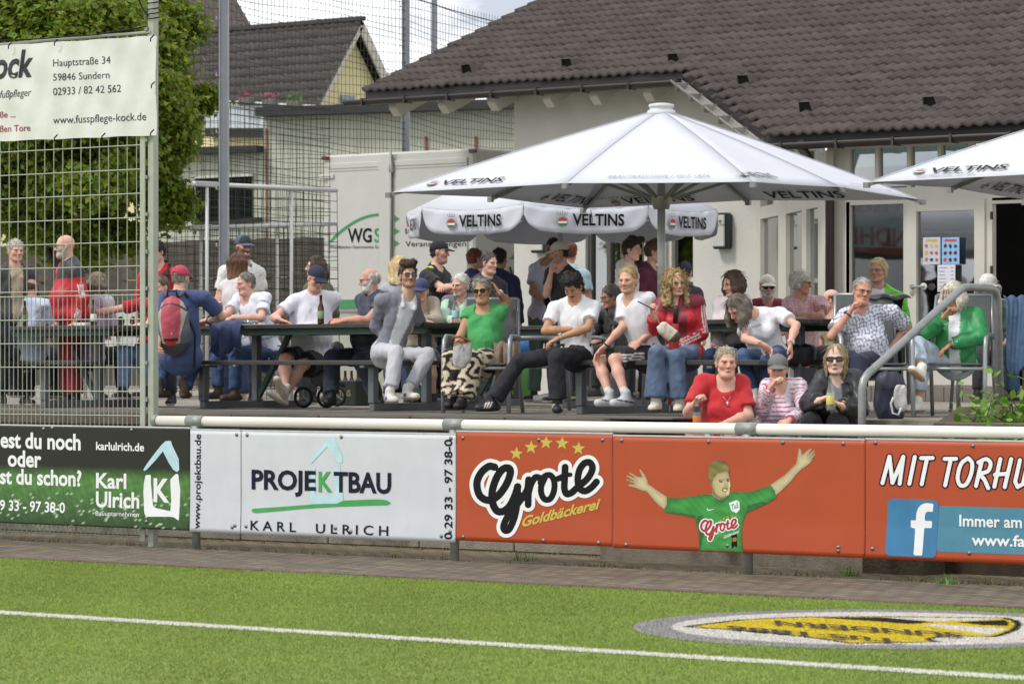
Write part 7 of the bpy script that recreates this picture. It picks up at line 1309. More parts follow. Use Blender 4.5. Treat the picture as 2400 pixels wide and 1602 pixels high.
P('grey_bob', 'woman with grey brown bob leaning forward in white tee and jeans', (1729, 722), 27.8, (-50, 38, 0), -15, seat=BENCH, w=1.0, fem=True, hair=('bob', '6d6459', dict(vol=.014, drop=.13, r=.028, flare=.15, rough=.003, tipcol='8a8172')), skin='pink', watch=[('b', 'c9c6bd')],
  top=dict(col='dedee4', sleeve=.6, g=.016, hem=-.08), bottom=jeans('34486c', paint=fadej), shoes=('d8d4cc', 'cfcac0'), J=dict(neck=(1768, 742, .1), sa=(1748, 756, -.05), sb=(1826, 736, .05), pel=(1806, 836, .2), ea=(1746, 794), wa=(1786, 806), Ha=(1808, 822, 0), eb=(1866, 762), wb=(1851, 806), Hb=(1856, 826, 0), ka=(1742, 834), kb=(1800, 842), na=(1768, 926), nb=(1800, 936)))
P('check_shirt', 'man with cropped grey hair in blue check shirt resting cheek on his hand', (2021, 682), 27.7, (14, 4, -8), 4, seat=CHAIR, w=1.12, belly=.04, hair=('short', 'a8a39c', dict(vol=.002, line=(.068, .085))), glasses=('rect', '7a6a60', 0, 1), skin='ruddy', watch=[('a', '3a3a40')],
  top=dict(col='d6d8e4', sleeve=.68, collar=1, g=.018, hem=-.08, paint=check('2d3560', .034, .008)), bottom=dict(col='22283c', g=.018), shoes=('2a2a2e', '2a2a2a'), J=dict(sa=(1982, 738), sb=(2092, 732), pel=(2042, 842, .1), ea=(1948, 788), wa=(1992, 732), Ha=(2006, 704, -.02), eb=(2128, 770, 1), wb=(2090, 812), ka=(1966, 838), kb=(2012, 850), na=(1950, 935), nb=(2006, 940)), hands=(.9, .6))
P('green_jacket', 'woman with white hair and bright green jacket crossing her legs in pale jeans', (2233, 692), 27.9, (-34, 18, 4), -18, seat=CHAIR, w=1.08, fem=True, belly=.02, hair=('bob', 'd2cabc', dict(vol=.016, drop=.10, r=.026, rough=.005, tipcol='c4b8a0')), skin='tan', glasses=('rect', '8a7a70', 0, 1), watch=[('b', 'd8d8d4')],
  top=dict(col='2f8a50', sleeve=1.92, collar=1, g=.026, hem=-.14, fab='nylon', name='jacket', wr=.009, paint=openfront('d9dade', .05, .055, .06)), bottom=dict(col='aebac8', fab='denim', g=.016, to=1.72, name='jeans'), shoes=('dcd8d0', 'a98f70'), socks=('d8d6d2', .88),
  J=dict(sa=(2212, 742), sb=(2290, 738), pel=(2240, 848, .12), ea=(2178, 776), wa=(2214, 740), Ha=(2234, 716, -.02), eb=(2296, 790), wb=(2228, 806), Hb=(2202, 826, 0), ka=(2152, 806), kb=(2166, 842), na=(2158, 868), nb=(2150, 944), ta=(-45, 30), tb=(-60,)), hands=(.8, .35))
# ---- sitting on the steps
ST = TZ - .3667
P('red_lady', 'woman in red tee with short grey hair and glasses pushed up sitting on the steps', (1702, 849), 26.2, (8, 2, 0), 2, seat=ST, floor=.3667, w=1.08, fem=True, belly=.02, hair=('short', 'a89c88', dict(vol=.008, line=(.07, .07))), glasses=('rect', 'cfcdc8', 1, 1), skin='pink',
  top=dict(col='b82a30', sleeve=.75, g=.018), bottom=dict(col='c9c6d0', to=.8, name='shorts'), shoes=('8a8a8a', 'cccccc'), J=dict(sa=(1646, 896), sb=(1738, 896), ea=(1613, 966), wa=(1629, 946), Ha=(1637, 930, -.05), eb=(1754, 974), wb=(1700, 992), ka=(1625, 1014), kb=(1716, 1016)), hands=(1.1, .6))
P('striped_girl', 'girl in grey cap and pink striped long sleeved top with hand over her mouth', (1823, 865), 26.4, (-6, 6, 0), -4, seat=ST, floor=.3667, w=.92, fem=True, hair=('short', '9a7a50', dict(vol=.006)), hat=('cap', '6b6e6c', '6b6e6c'), skin='light',
  top=dict(col='dcd6dc', sleeve=1.95, g=.018, paint=hor('b84a72', .036, .009)), bottom=jeans('5a6c86'), J=dict(sa=(1800, 906), sb=(1872, 905), ea=(1788, 958), wa=(1806, 908), Ha=(1826, 880, -.04), eb=(1884, 962), wb=(1850, 985), ka=(1796, 1012), kb=(1848, 1014)), hands=(.7, .5))
P('leather_lady', 'blonde woman in dark sunglasses and black leather jacket holding a bottle on the steps', (1959, 842), 26.3, (-10, 0, 0), -4, seat=ST, floor=.3667, w=.98, fem=True, hair=('long', '94825f', dict(vol=.002, drop=.14, r=.012, flare=-.08, line=(.066, .085), tipcol='a8966e')), glasses=('wrap', '141416'), skin='pale',
  top=dict(col='25262a', sleeve=1.93, collar=1, g=.026, fab='leather', name='jacket', paint=openfront('77797f', .05, .04)), bottom=dict(col='1d1d22', g=.018), J=dict(sa=(1930, 890), sb=(2006, 888), ea=(1896, 946), wa=(1920, 938), Ha=(1944, 926, -.04), eb=(2016, 960), wb=(1972, 950), Hb=(1948, 938, -.04), ka=(1900, 990), kb=(1962, 992)), hands=(1.1, 1.1), watch=[('b', 'c9a24a')])
# ---- rear tables
P('shirt_back', 'balding man in pale blue shirt seated with his back to the pitch', (72, 676), 34.6, (165, 12, 0), 170, seat=BENCH, w=1.1, hair=('fringe', '5d564e', dict(vol=.003, topz=.05)), skin='pink', top=dict(col='bccbe0', sleeve=1.7, collar=1, g=.018), bottom=dict(col='26262c'), detail=0, J=dict(sa=(44, 712), sb=(110, 716), pel=(75, 832)))
P('lavender', 'person with long grey hair and lavender top twisting to the right', (232, 664), 34.3, (125, 4, 0), 150, seat=BENCH, w=1.08, hair=('long', '7d7262', dict(drop=.08, r=.022, vol=.008, tipcol='9a8c76')), skin='pink', top=dict(col='c3c0d4', sleeve=1.8, g=.018), bottom=dict(col='24242a'), detail=0, J=dict(sa=(190, 708), sb=(252, 706), pel=(205, 832)))
P('dark_edge', 'person in dark navy jacket cut off by the picture edge', (-22, 690), 33.2, (150, 0, 0), 160, seat=BENCH, hair=('short', '3a322c', {}), top=dict(col='25252f', sleeve=1.9, g=.02, name='jacket'), bottom=dict(col='222226'), detail=0)
P('reacher', 'man in red tee reaching a long bare arm over the table towards a bottle', (376, 672), 33.9, (-40, 10, 0), -50, seat=BENCH, w=1.1, hair=('short', '6a5a48', dict(vol=.003)), skin='pink', top=dict(col='a81f2a', sleeve=.6, g=.016), bottom=jeans('6a86b0'), detail=0, J=dict(sa=(330, 712), sb=(372, 712), ea=(262, 727, 1), wa=(208, 736, 1), Ha=(190, 742, 0), pel=(345, 832), ka=(335, 820), na=(345, 915)), hands=(1, .5))
P('white_cap', 'man in white cap, sunglasses and white beard with red scarf', (1799, 672), 32.2, (4, 4, 0), 0, seat=BENCH, hair=('short', 'cac6c0', {}), hat=('cap', 'e4dccd'), glasses=('sun', '4a2a30'), beard=('full', 'b5aea6'), skin='ruddy', top=dict(col='8a3040', sleeve=.6, collar=1, g=.02), bottom=dict(col='30343c'), J=dict(sa=(1770, 716), sb=(1828, 716)))
P('pink_check', 'woman with spiky white hair and pink check shirt looking right', (1878, 663), 31.6, (72, 2, 0), 22, seat=BENCH, w=1.1, fem=True, hair=('short', 'd5d0c6', dict(vol=.018, rough=.009, curl=50)), glasses=('rect', '3a3a44', 0, 1), skin='ruddy',
  top=dict(col='d8b8bc', sleeve=.62, collar=1, g=.02, paint=check('b86a78', .026, .006)), bottom=dict(col='5a5a62'), J=dict(sa=(1850, 710), sb=(1920, 708), pel=(1885, 836), eb=(1924, 742), wb=(1866, 738), Hb=(1846, 742, 0), ea=(1840, 750), wa=(1870, 748)))
P('olive_man', 'balding man with glasses and olive shirt half hidden behind the check shirt', (1946, 703), 34.2, (-100, 4, 0), -60, seat=BENCH, hair=('fringe', '6a5a4c', dict(vol=.003, topz=.06)), glasses=('rect', '3a3434', 0, 1), skin='pink', top=dict(col='8a8468', sleeve=.6, collar=1, g=.018), bottom=dict(col='4a4a44'), detail=0)
P('neon', 'blonde woman with short hair and neon green quilted jacket over white collar', (2057, 635), 30.9, (-28, -4, 0), -8, seat=TZ + .50, fem=True, hair=('short', 'd6c79a', dict(vol=.016, rough=.006)), glasses=('round', '6a5a80', 0, 1), skin='ruddy',
  top=dict(col='62c42a', sleeve=1.9, hood=1, g=.03, fab='nylon', name='jacket', paint=seq(lambda c, v, ls, lf, lu, arm, T, X: c.__setitem__((lu % .055) < .008, lin('489a1c')), openfront('dcdce2', .02, .06, -.05))), bottom=dict(col='2c2c34'), J=dict(sa=(2010, 704), sb=(2106, 702)))
P('hat_man', 'man with white sun hat and grey beard behind the handrail', (2316, 674), 30.2, (-6, 4, 0), 0, seat=BENCH, hair=('bob', 'b9b4ac', dict(drop=.03, r=.02)), hat=('bucket', 'e9e8e6'), beard=('full', 'b0aaa2'), skin='ruddy', top=dict(col='5a6a5c', sleeve=.6, collar=1, g=.02), bottom=dict(col='3a3c42'), detail=1)
P('edge_arm', 'person at the picture edge resting a bare arm over a denim jacket', (2432, 690), 28.5, (-40, 0, 0), -30, seat=BENCH, w=1.1, hair=('short', '5a4a3a', {}), skin='pink', top=dict(col='5a6a54', sleeve=.6, g=.02), bottom=jeans('4a6284'), detail=0, J=dict(sa=(2412, 722), ea=(2398, 772, 1), wa=(2378, 716), Ha=(2366, 740, 0)))
P('leather_old', 'grey haired man with glasses and dark leather jacket facing left', (1430, 695), 32.6, (-72, 12, 0), -60, seat=BENCH, hair=('short', '6d675e', dict(vol=.012, rough=.006)), glasses=('rect', '4a4a50', 0, 1), skin='ruddy', top=dict(col='2b2a2c', sleeve=1.9, collar=1, g=.026, fab='leather', name='jacket'), bottom=dict(col='30343c'), J=dict(sa=(1412, 734), sb=(1458, 732)))
# ---- standing
P('grey_stand', 'tall grey haired man in dark jacket over beige top standing behind the fence', (37, 587), 34.5, (32, 4, 0), 25, pose='stand', hair=('short', 'b9b3aa', dict(vol=.010)), skin='pink', top=dict(col='3f3f42', sleeve=1.9, hood=1, g=.024, name='jacket', paint=openfront('a89c84', .05, .07)), bottom=dict(col='2a2a2e'), detail=0)
P('tracksuit', 'bald man with glasses and grey beard in red and black tracksuit standing', (152, 577), 34, (-80, 4, 0), -62, pose='stand', w=1.15, belly=.05, hair=None, glasses=('rect', '3a3434', 0, 1), beard=('full', 'b0a89e'), skin='pink', top=dict(col='b01824', sleeve=1.9, collar=1, g=.028, fab='nylon', name='jacket', paint=stripes3('b', 'd8d0d0', 3, .022, .006, .5, 2, extra=lambda c, v, ls, lf, lu, arm, T, X: c.__setitem__((lu > .36) & (ls > -.02), lin('2c2a30')))), bottom=dict(col='8a1a24', g=.02), detail=0)
P('scarf_fan', 'dark haired fan in red jersey with black and white scarf behind the steel post', (366, 590), 34.5, (-40, 14, 0), -20, pose='stand', w=1.12, hair=('short', '2a2220', {}), skin='pink', top=dict(col='b51a26', sleeve=.9, g=.02, name='jersey'), bottom=dict(col='2a2a2e'), detail=0)
P('floral', 'bearded man in navy cap, glasses and white floral shirt standing', (571, 578), 36, (34, 4, 0), 20, pose='stand', w=1.05, hair=('short', '4a3a30', {}), hat=('captrucker', '4d5868', '2b3038'), glasses=('rect', '2a2422', 0, 1), beard=('full', '6a584c'), skin='pink', top=dict(col='dcdcd6', sleeve=.65, g=.018, paint=speck(['7f9a7c', 'b06a74', '5d7480'], .62, 34)), bottom=dict(col='3a3c44'), detail=1)
P('ponytail', 'woman with long brown hair seen from behind in white sleeveless top', (560, 618), 35, (125, 4, 0), 150, pose='stand', w=.95, fem=True, hair=('long', '5a3a26', dict(drop=.34, r=.03, vol=.010, tipcol='8a6038', flare=.0, sweep=(-.05, 0, 0))), skin='light', top=dict(col='d8d4d6', sleeve=.15, g=.016), bottom=jeans('3a4a66'), detail=1, hide_legs=True)
P('olive_woman', 'woman with brown bob and olive jacket turned away behind the navy cap', (738, 625), 35.5, (-78, 0, 0), -130, pose='stand', fem=True, hair=('long', '3f2c20', dict(drop=.17, r=.03, vol=.012, tipcol='8a6236', tip0=.08)), glasses=('round', 'b8a080', 0, 1), skin='pale', top=dict(col='5f5f4a', sleeve=1.9, g=.022, name='jacket'), bottom=dict(col='33332e'), detail=1)
P('blonde_back', 'blonde long haired girl facing away behind the grey hoodie', (936, 624), 35.5, (172, 0, 0), 172, pose='stand', fem=True, w=.9, hair=('long', 'cbb182', dict(drop=.32, r=.032, vol=.008, tipcol='d8c49a')), skin='pale', top=dict(col='a8adb4', sleeve=1.9, g=.02), bottom=jeans('3a4a66'), detail=0)
P('black_cap', 'stocky man in black cap and black tee with neon strap and folded arms', (1031, 590), 35, (74, 4, 0), 58, pose='stand', w=1.15, belly=.03, hair=('short', '2e2420', {}), hat=('cap', '1f1f22'), beard=('stubble', '3a2c24'), skin='pink', top=dict(col='232428', sleeve=.62, g=.018, paint=lambda c, v, ls, lf, lu, arm, T, X: c.__setitem__((np.abs(ls * .8 + lu - .42) < .012) & ~arm & (lf < .05), lin('b5d818'))), bottom=dict(col='28282e'), J=dict(ea=(1040, 676), wa=(1062, 672), eb=(1060, 682), wb=(1042, 676)), detail=1)
P('black_shirt', 'broad man with short greying hair and black shirt standing by the trailer', (1147, 616), 35.6, (48, 6, 0), 30, pose='stand', w=1.25, belly=.06, hair=('short', '5a524c', dict(vol=.004)), skin='pink', top=dict(col='26262c', sleeve=.65, collar=1, g=.02), bottom=dict(col='2a2c32'), detail=1)
P('ginger', 'ginger haired man in navy shirt facing away beside the trailer door', (1115, 606), 38.5, (120, 0, 0), 130, pose='stand', hair=('short', '7a4f38', dict(vol=.004)), skin='pink', top=dict(col='2c3560', sleeve=.6, g=.018), bottom=dict(col='2a2c32'), detail=0)
P('navy_back', 'dark haired man in navy top mostly hidden by the broad man', (1172, 606), 38.2, (150, 0, 0), 160, pose='stand', w=1.1, hair=('short', '2a2422', {}), skin='tan', top=dict(col='23264a', sleeve=1.8, g=.02), bottom=dict(col='2a2c32'), detail=0)
P('thinker', 'man in cream cap and black tee with hand to his mouth by the entrance', (1310, 592), 37, (-76, 10, 0), -45, pose='stand', hair=('short', '2e2622', {}), hat=('cap', 'd0c8b8', 'd0c8b8', 1), beard=('stubble', '4a3a30'), skin='light', top=dict(col='2a2a2e', sleeve=.6, g=.018), bottom=dict(col='2c2e34'), J=dict(sa=(1292, 640), ea=(1281, 688), wa=(1291, 640), Ha=(1297, 616, -.02)), hands=(1.2, .5), detail=1)
P('phone_man', 'man in white tee and green trousers holding a phone at his waist', (1297, 584), 38.5, (-60, 10, 0), -20, pose='stand', hair=('short', '241e1c', {}), skin='tan', top=dict(col='ccccdc', sleeve=.6, g=.018), bottom=dict(col='5a6e62', g=.018, name='chinos'), J=dict(neck=(1282, 618), sa=(1254, 632), sb=(1308, 632), ea=(1248, 684), wa=(1276, 706), pel=(1276, 735)), hands=(.8, .5), detail=1)
P('ginger_shirt', 'red haired man in pale blue shirt seen from behind by the doorway', (1336, 590), 39.5, (165, 0, 0), 165, pose='stand', hair=('short', '7a4a34', dict(vol=.003)), skin='ruddy', top=dict(col='b4d0dc', sleeve=.6, collar=1, g=.018), bottom=dict(col='3a4a5a'), detail=0)
P('cream_hoodie', 'boy with dark quiff, glasses and cream hoodie looking right', (1482, 585), 36.5, (62, 6, 0), 70, pose='stand', w=.95, hair=('quiff', '32261f', dict(vol=.014, up=.4, rough=.006)), glasses=('round', 'b8b8b8', 0, 1), skin='light', top=dict(col='d2cac0', sleeve=1.9, hood=1, g=.024, name='hoodie'), bottom=dict(col='2a2a30'), detail=1)
P('maroon_hoodie', 'brown haired boy in maroon hoodie behind the umbrella pole', (1534, 590), 36.8, (80, 6, 0), 60, pose='stand', w=.95, hair=('quiff', '6a4c34', dict(vol=.012)), skin='light', top=dict(col='5a2238', sleeve=1.9, hood=1, g=.024, name='hoodie'), bottom=dict(col='2a2a30'), detail=1)
P('dark_cap_back', 'person in dark cap with bun seen from behind the curly haired girl', (1606, 638), 36.5, (165, 6, 0), 165, pose='stand', w=.95, hair=('short', '4a3a30', dict(vol=.008)), hat=('cap', '262a36'), skin='light', top=dict(col='2c2e36', sleeve=.6, g=.018), bottom=dict(col='2c2e36'), detail=0)
# =================================================================== furniture
wood = M('table_wood', '3a3835', .6, var=.25, vs=7, stretch=(.6, 4, 4), bump=.2, bs=30, stain=('7d7468', 9, .68, .5)); gsteel = M('frame_steel', '64696c', .5, metal=.3, var=.12, vs=8); green_rail = M('rail_green', '2a4038', .55, var=.15, vs=8)
def picnic(label, A_, B_, t0, t1, b0, b1, grp='dark picnic tables with fixed benches', H=.80, ty=.65):
    A_, B_ = Vector((A_.x, A_.y, TZ)), Vector((B_.x, B_.y, TZ)); ax = (B_ - A_).normalized(); ay = UP.cross(ax); fr = (ax, ay, UP); L_ = (B_ - A_).length; r = thing('picnic_table', label, 'table', (A_ + B_) / 2, grp)
    P_ = lambda x, y, z: A_ + ax * x + ay * y + UP * z
    mb = MB()
    for i in range(5): mb.box(P_((L_ + t0 + t1) / 2, ty - .30 + i * .15, H - .02), (L_ + t1 - t0, .142, .042), fr, bevel=.006)
    mb.build('table_top', wood, r); mb = MB()
    for y in (ty - .32, ty + .32): mb.box(P_((L_ + t0 + t1) / 2, y, H - .07), (L_ + t1 - t0 - .06, .03, .055), fr)
    mb.build('apron', green_rail, r)
    for y in (0, 1.25):
        mb = MB()
        for i in range(2): mb.box(P_((L_ + b0 + b1) / 2, y - .075 + i * .15, .44), (L_ + b1 - b0, .142, .042), fr, bevel=.006)
        mb.build('seat', wood, r)
    for x, sg in ((0, 1), (L_, -1)):
        o = MB().box(P_(x, .625, .04), (.07, 1.3, .07), fr, bevel=.006).build('base', gsteel, r)
        for y, h in ((0, .415), (ty, H - .05), (1.25, .415)): MB().box(P_(x, y, .075 + (h - .075) / 2), (.075, .07, h - .075), fr, bevel=.006).build('leg', gsteel, r)
        for y in (0, 1.25): MB().box(P_(x, y, .405), (.06, .28, .02), fr).build('bracket', gsteel, r)
        MB().span(P_(x + sg * .04, ty, .12), P_(x + sg * .5, ty, H - .08), .035, .05).build('brace', green_rail, r)
    return P_
T1 = picnic('long dark picnic table between the fence post and the grey hoodie', G(478, 23.9), G(875, 23.55), -.6, .38, -.75, .55)
T2 = picnic('dark picnic table behind the crossed arms man and the curly haired girl', G(1362, 23.2), G(1690, 22.95), -.25, .30, -.18, .55, ty=.95)
T3 = picnic('dark picnic table with beer bottles standing behind the mesh fence', G(-330, 23.8), G(105, 23.4), -.5, .62, -.5, .68)
T4 = picnic('dark picnic table half hidden between the water bottle and the entrance', G(1010, 26.4), G(1330, 26.2), -.4, .5, -.4, .5)
def gchair(label, c, yaw):
    c = Vector((c.x, c.y, TZ)); F = fdir(yaw); S = UP.cross(F); r = thing('garden_chair', label, 'chair', c, 'grey metal garden armchairs'); P_ = lambda s, f, z: c + S * s + F * f + UP * z; silv = M('chair_frame', '9a9da0', .4, metal=.45, var=.08, vs=8); mesh = M('chair_mesh', '5c605f', .8, var=.12, vs=40, bump=.2, bs=300)
    MB().prism([P_(-.25, -.22, .405), P_(.25, -.22, .405), P_(.25, .25, .425), P_(-.25, .25, .425)], (0, 0, .012)).build('seat', mesh, r)
    MB().prism([P_(-.24, -.24, .44), P_(.24, -.24, .44), P_(.22, -.40, .99), P_(-.22, -.40, .99)], F * .014).build('backrest', mesh, r)
    for s in (-1, 1):
        MB().tube([P_(s * .29, .27, 0), P_(s * .29, .255, .3), P_(s * .29, .245, .55), P_(s * .29, .22, .635), P_(s * .29, .15, .67), P_(s * .285, -.1, .665), P_(s * .27, -.31, .65)], .019, 8).build('armrest', silv, r, True)
        MB().tube([P_(s * .27, -.42, 0), P_(s * .26, -.30, .40), P_(s * .245, -.345, .75), P_(s * .23, -.41, 1.0)], .017, 8).build('leg', silv, r, True)
        MB().tube([P_(s * .28, .25, .405), P_(s * .265, -.26, .395)], .014, 8).build('seat_rail', silv, r, True)
    MB().tube([P_(-.29, .25, .39), P_(.29, .25, .39)], .014, 8).tube([P_(-.23, -.41, 1.0), P_(.23, -.41, 1.0)], .016, 8).build('crossbar', silv, r, True)
    return r
def under(key, label, back=0): r, x = PT[key]; gchair(label, Vector((x['Pv'].x, x['Pv'].y, TZ)) + x['F'] * (back + .02), {'green_lady': -12, 'check_shirt': 4, 'green_jacket': -18, 'hat_man': 0, 'neon': -8, 'edge_arm': -30}[key])
under('green_lady', 'grey armchair carrying the woman in the green tee'); under('check_shirt', 'grey armchair carrying the man in the blue check shirt'); under('green_jacket', 'grey armchair carrying the woman in the green jacket')
under('hat_man', 'grey armchair carrying the man in the white sun hat'); under('neon', 'grey armchair carrying the woman in neon green'); under('edge_arm', 'grey armchair cut by the picture edge beside the handrail')
gchair('empty grey chair turned sideways behind the crossed arms man', G(1255, 24.9), 80); gchair('empty grey chair behind the striped shorts man', G(1465, 25.2), 200)
# =================================================================== small things
def bottle(label, base, h=.26, col='4a2c14', r=.031, clear=False, lab=None, capc=None, liq=None, grp=None, up=UP):
    o = thing('bottle', label, 'bottle', base, grp); m = M('glass_' + col, col, .08, var=.02, spec=.7) if not clear else glass('bottle_clear', 'dfe8e6', .5)
    MB().lathe(base, [(r * .9, 0), (r, .01), (r, h * .52), (r * .86, h * .60), (r * .48, h * .72), (r * .40, h * .95), (r * .45, h * .955), (r * .45, h)], 16, up).build('glass', m, o, True)
    if lab: MB().lathe(Vector(base) + Vector(up) * h * .18, [(r * 1.02, 0), (r * 1.03, .002), (r * 1.03, h * .26), (r * 1.02, h * .262)], 16, up).build('label', M('label_' + lab, lab, .6, var=.15, vs=60), o, True)
    if capc: MB().lathe(Vector(base) + Vector(up) * (h - .012), [(r * .5, 0), (r * .52, .004), (r * .5, .016)], 12, up).build('cap', M('bcap_' + capc, capc, .4), o, True)
    if liq: MB().lathe(Vector(base) + Vector(up) * .004, [(r * .85, 0), (r * .94, .008), (r * .94, h * liq[1]), (r * .9, h * liq[1] + .002)], 14, up).build('drink', M('drink_' + liq[0], liq[0], .2), o, True)
    return o
TT = TZ + .80
def on(px, Y): return G(px, Y, TT + .001)
bottle('brown beer bottle in front of the pale blue shirt behind the fence', on(58, 24.0), lab='5a7a50'); bottle('brown beer bottle with white label beside the reaching hand', on(219, 23.9), lab='d5d5cf')
bottle('brown beer bottle with green label in front of the navy cap man', on(752, 24.0), .27, lab='7d9a72', grp=None); bottle('small clear cola bottle with red label on the picnic table by the blue jacket', on(516, 24.5), .23, clear=True, lab='a8343a', capc='d8d4cc', liq=('2a1410', .3))
bottle('clear plastic water bottle with blue cap in front of the mint sleeves', on(1068, 24.1), .25, clear=True, r=.034, lab='a9d2dc', capc='5aa8b8')
p = on(588, 24.0); o = thing('ashtray', 'low clear glass ashtray on the table edge beside the draped blue jacket', 'ashtray', p); MB().lathe(p, [(.05, 0), (.07, .004), (.075, .035), (.066, .036), (.055, .012)], 18).build('bowl', glass('ash_glass', 'd5dada', .4), o, True)
p = on(194, 23.95); o = thing('paper_box', 'small white paper box under the reaching hand', 'box', p); MB().box(p + UP * .016, (.16, .09, .03), bevel=.004).build('carton', M('carton', 'd5d3cc', .7), o); MB().box(p + UP * .033, (.15, .02, .002)).build('print', M('carton_print', '9a9c9c', .7), o)
def drape(name, label, cat, path, w_, col, fab, seed, folds=6, par_axis=None, depth=.02):
    """cloth hanging over an edge: path of points (top to bottom), width vector w_"""
    n, m = 22, len(path); V_ = []; rg_ = random.Random(seed); fc = [rg_.uniform(0, 6) for _ in range(4)]
    for i in range(m):
        for j in range(n):
            t = j / (n - 1) - .5; s = i / (m - 1); q_ = Vector(path[i]) + Vector(w_) * t * (1 - .25 * s + .08 * math.sin(s * 6 + fc[0])); nrm_ = -VD; q_ += nrm_ * (depth * (.3 + s) * math.sin(t * folds * 6 + fc[1] + s * 2) + .012 * math.sin(t * 31 + s * 9)) + UP * .012 * math.sin(t * 17 + fc[2]) - UP * .04 * s * math.cos(t * 5 + fc[3]); V_.append(q_)
    F_ = [[i * n + j, i * n + j + 1, (i + 1) * n + j + 1, (i + 1) * n + j] for i in range(m - 1) for j in range(n - 1)]
    o = npmesh(name, np.array(V_), F_, FAB[fab], None, True, SK(np.array(V_), col), loc=path[0]); tag(o, label, cat); md = o.modifiers.new('thickness', 'SOLIDIFY'); md.thickness = .012; s2 = o.modifiers.new('smooth', 'SUBSURF'); s2.levels = s2.render_levels = 1; return o
e1 = lambda dy, dz, px=528: G(px, 23.78 + .27 + dy, TT + dz)
drape('jacket', 'navy blue jacket hanging over the near edge of the long picnic table', 'jacket', [e1(.35, .02, 560), e1(.18, .035, 540), e1(.02, .03), e1(-.06, -.02), e1(-.08, -.10), e1(-.075, -.17), e1(-.06, -.23), e1(-.05, -.26)], VR * .36, '2c3a5e', 'cotton', 4, 2.2, depth=.03)
r_, x_ = PT['check_shirt']; c0 = x_['Pv'] - x_['F'] * .46 + x_['S'] * .16
drape('jacket', 'black jacket hung over the chair back behind the check shirt man', 'jacket', [c0 + UP * .42 + x_['F'] * .12, c0 + UP * .46 + x_['F'] * .04, c0 + UP * .43 - x_['F'] * .03, c0 + UP * .25 - x_['F'] * .05, c0 - UP * .0 - x_['F'] * .05, c0 - UP * .2 - x_['F'] * .04], VR * .46, '1b1c20', 'cotton', 8, 2, depth=.02)
r_, x_ = PT['edge_arm']; c0 = U(2384, 700, 28.0); drape('denim_jacket', 'blue denim jacket hanging beside the handrail at the picture edge', 'jacket', [c0 + UP * .02 + VD * .1, c0, c0 - UP * .15, c0 - UP * .32, c0 - UP * .48, c0 - UP * .6], VR * .22, '4c6482', 'denim', 12, .9, depth=.018)
r_, x_ = PT['green_lady']; c0 = U(1186, 803, 29.5); drape('cardigan', 'brown cardigan lying over the armrest beside the green tee', 'cardigan', [c0 + VD * .12 + UP * .0, c0, c0 - UP * .08 - VD * .05, c0 - UP * .2 - VD * .03, c0 - UP * .33, c0 - UP * .42], VR * .22, '7d6a5a', 'cotton', 15, 3, depth=.03)
# backpack worn by the man with the red cap
r_, x_ = PT['backpacker']; S_, F_, U_, k_ = x_['S'], x_['F'], x_['U'], x_['k']; C_ = x_['Pv'].lerp(x_['N'], .60) - F_ * .245; g = Vol(nv(C_) - .36, nv(C_) + .36, .009); A3_ = [nv(S_), nv(F_), nv(U_)]
g.ell(nv(C_ - U_ * .01), A3_, [.155, .12, .275], .03); g.ell(nv(C_ - U_ * .12), A3_, [.165, .125, .17], .05); g.ell(nv(C_ - F_ * .07 + U_ * .0), A3_, [.085, .075, .225], .03); g.noise(lambda P: .004 * warp(P, 4, 2.5))
v, qd = g.mesh(); R3 = v - nv(C_); a_, b_, u_ = R3 @ nv(S_), R3 @ nv(F_), R3 @ nv(U_); c = SK(v, 'a9a298'); c[np.abs(a_) > .115 + .03 * np.sin(u_ * 9)] = lin('565a62'); c[(np.abs(a_) < .075 + .12 * u_ * (u_ > 0) * 0 + .02 * np.sin(u_ * 8 + 1)) & (b_ < 0) & (u_ > -.16)] = lin('b04656'); c[u_ < -.17] = lin('3f4146'); c[(np.abs(u_ + .135) < .012) & (np.abs(a_) < .07)] = lin('1c1c1e'); c[(np.abs(u_ + .17) < .02) & (np.abs(a_) < .05)] = lin('b02a34'); c[np.abs(u_ - .20 + a_ * a_ * 4) < .008] = lin('2a2a2e'); c[b_ > .02] = lin('4a4d55')
bp_ = thing('backpack', 'red and grey hiking backpack on the back of the man in the red cap', 'backpack', C_ - U_ * .3); npmesh('body', v, qd, FAB['nylon'], bp_, True, c)
for s in (-1, 1):
    MB().tube([C_ + S_ * s * .06 + U_ * .25 + F_ * .02, C_ + S_ * s * .09 + U_ * .30 + F_ * .08, x_['N'] + S_ * s * .11 - U_ * .015 + F_ * .02, x_['N'] + S_ * s * .12 - U_ * .03 + F_ * .09, x_['N'] + S_ * s * .13 - U_ * .2 + F_ * .15], [.016, .02, .024, .024, .02], 8).build('strap', M('strap_grey', '5a525c', .8, var=.1), bp_, True)
    MB().tube([C_ + S_ * s * .12 + U_ * .12, C_ + S_ * s * .19 - U_ * .1 + F_ * .06, C_ + S_ * s * (.17 if s > 0 else .19) - U_ * .42 + F_ * .05], .011, 6).build('side_strap', M('strap_black', '18181a', .8), bp_, True)
MB().tube([C_ + S_ * .05 + U_ * .25, C_ + S_ * .04 + U_ * .31 - F_ * .0, C_ - S_ * .04 + U_ * .31, C_ - S_ * .05 + U_ * .25], .01, 6).build('handle', M('strap_black', '18181a', .8), bp_, True)
pts_ = [C_ + S_ * .022 * math.cos(t) + U_ * (-.075 + .011 * math.sin(t)) - F_ * .142 for t in np.linspace(0, 6.28, 15)[:-1]]; MB().poly(pts_).build('badge', M('badge_grey', 'b5b5b3', .5), bp_)
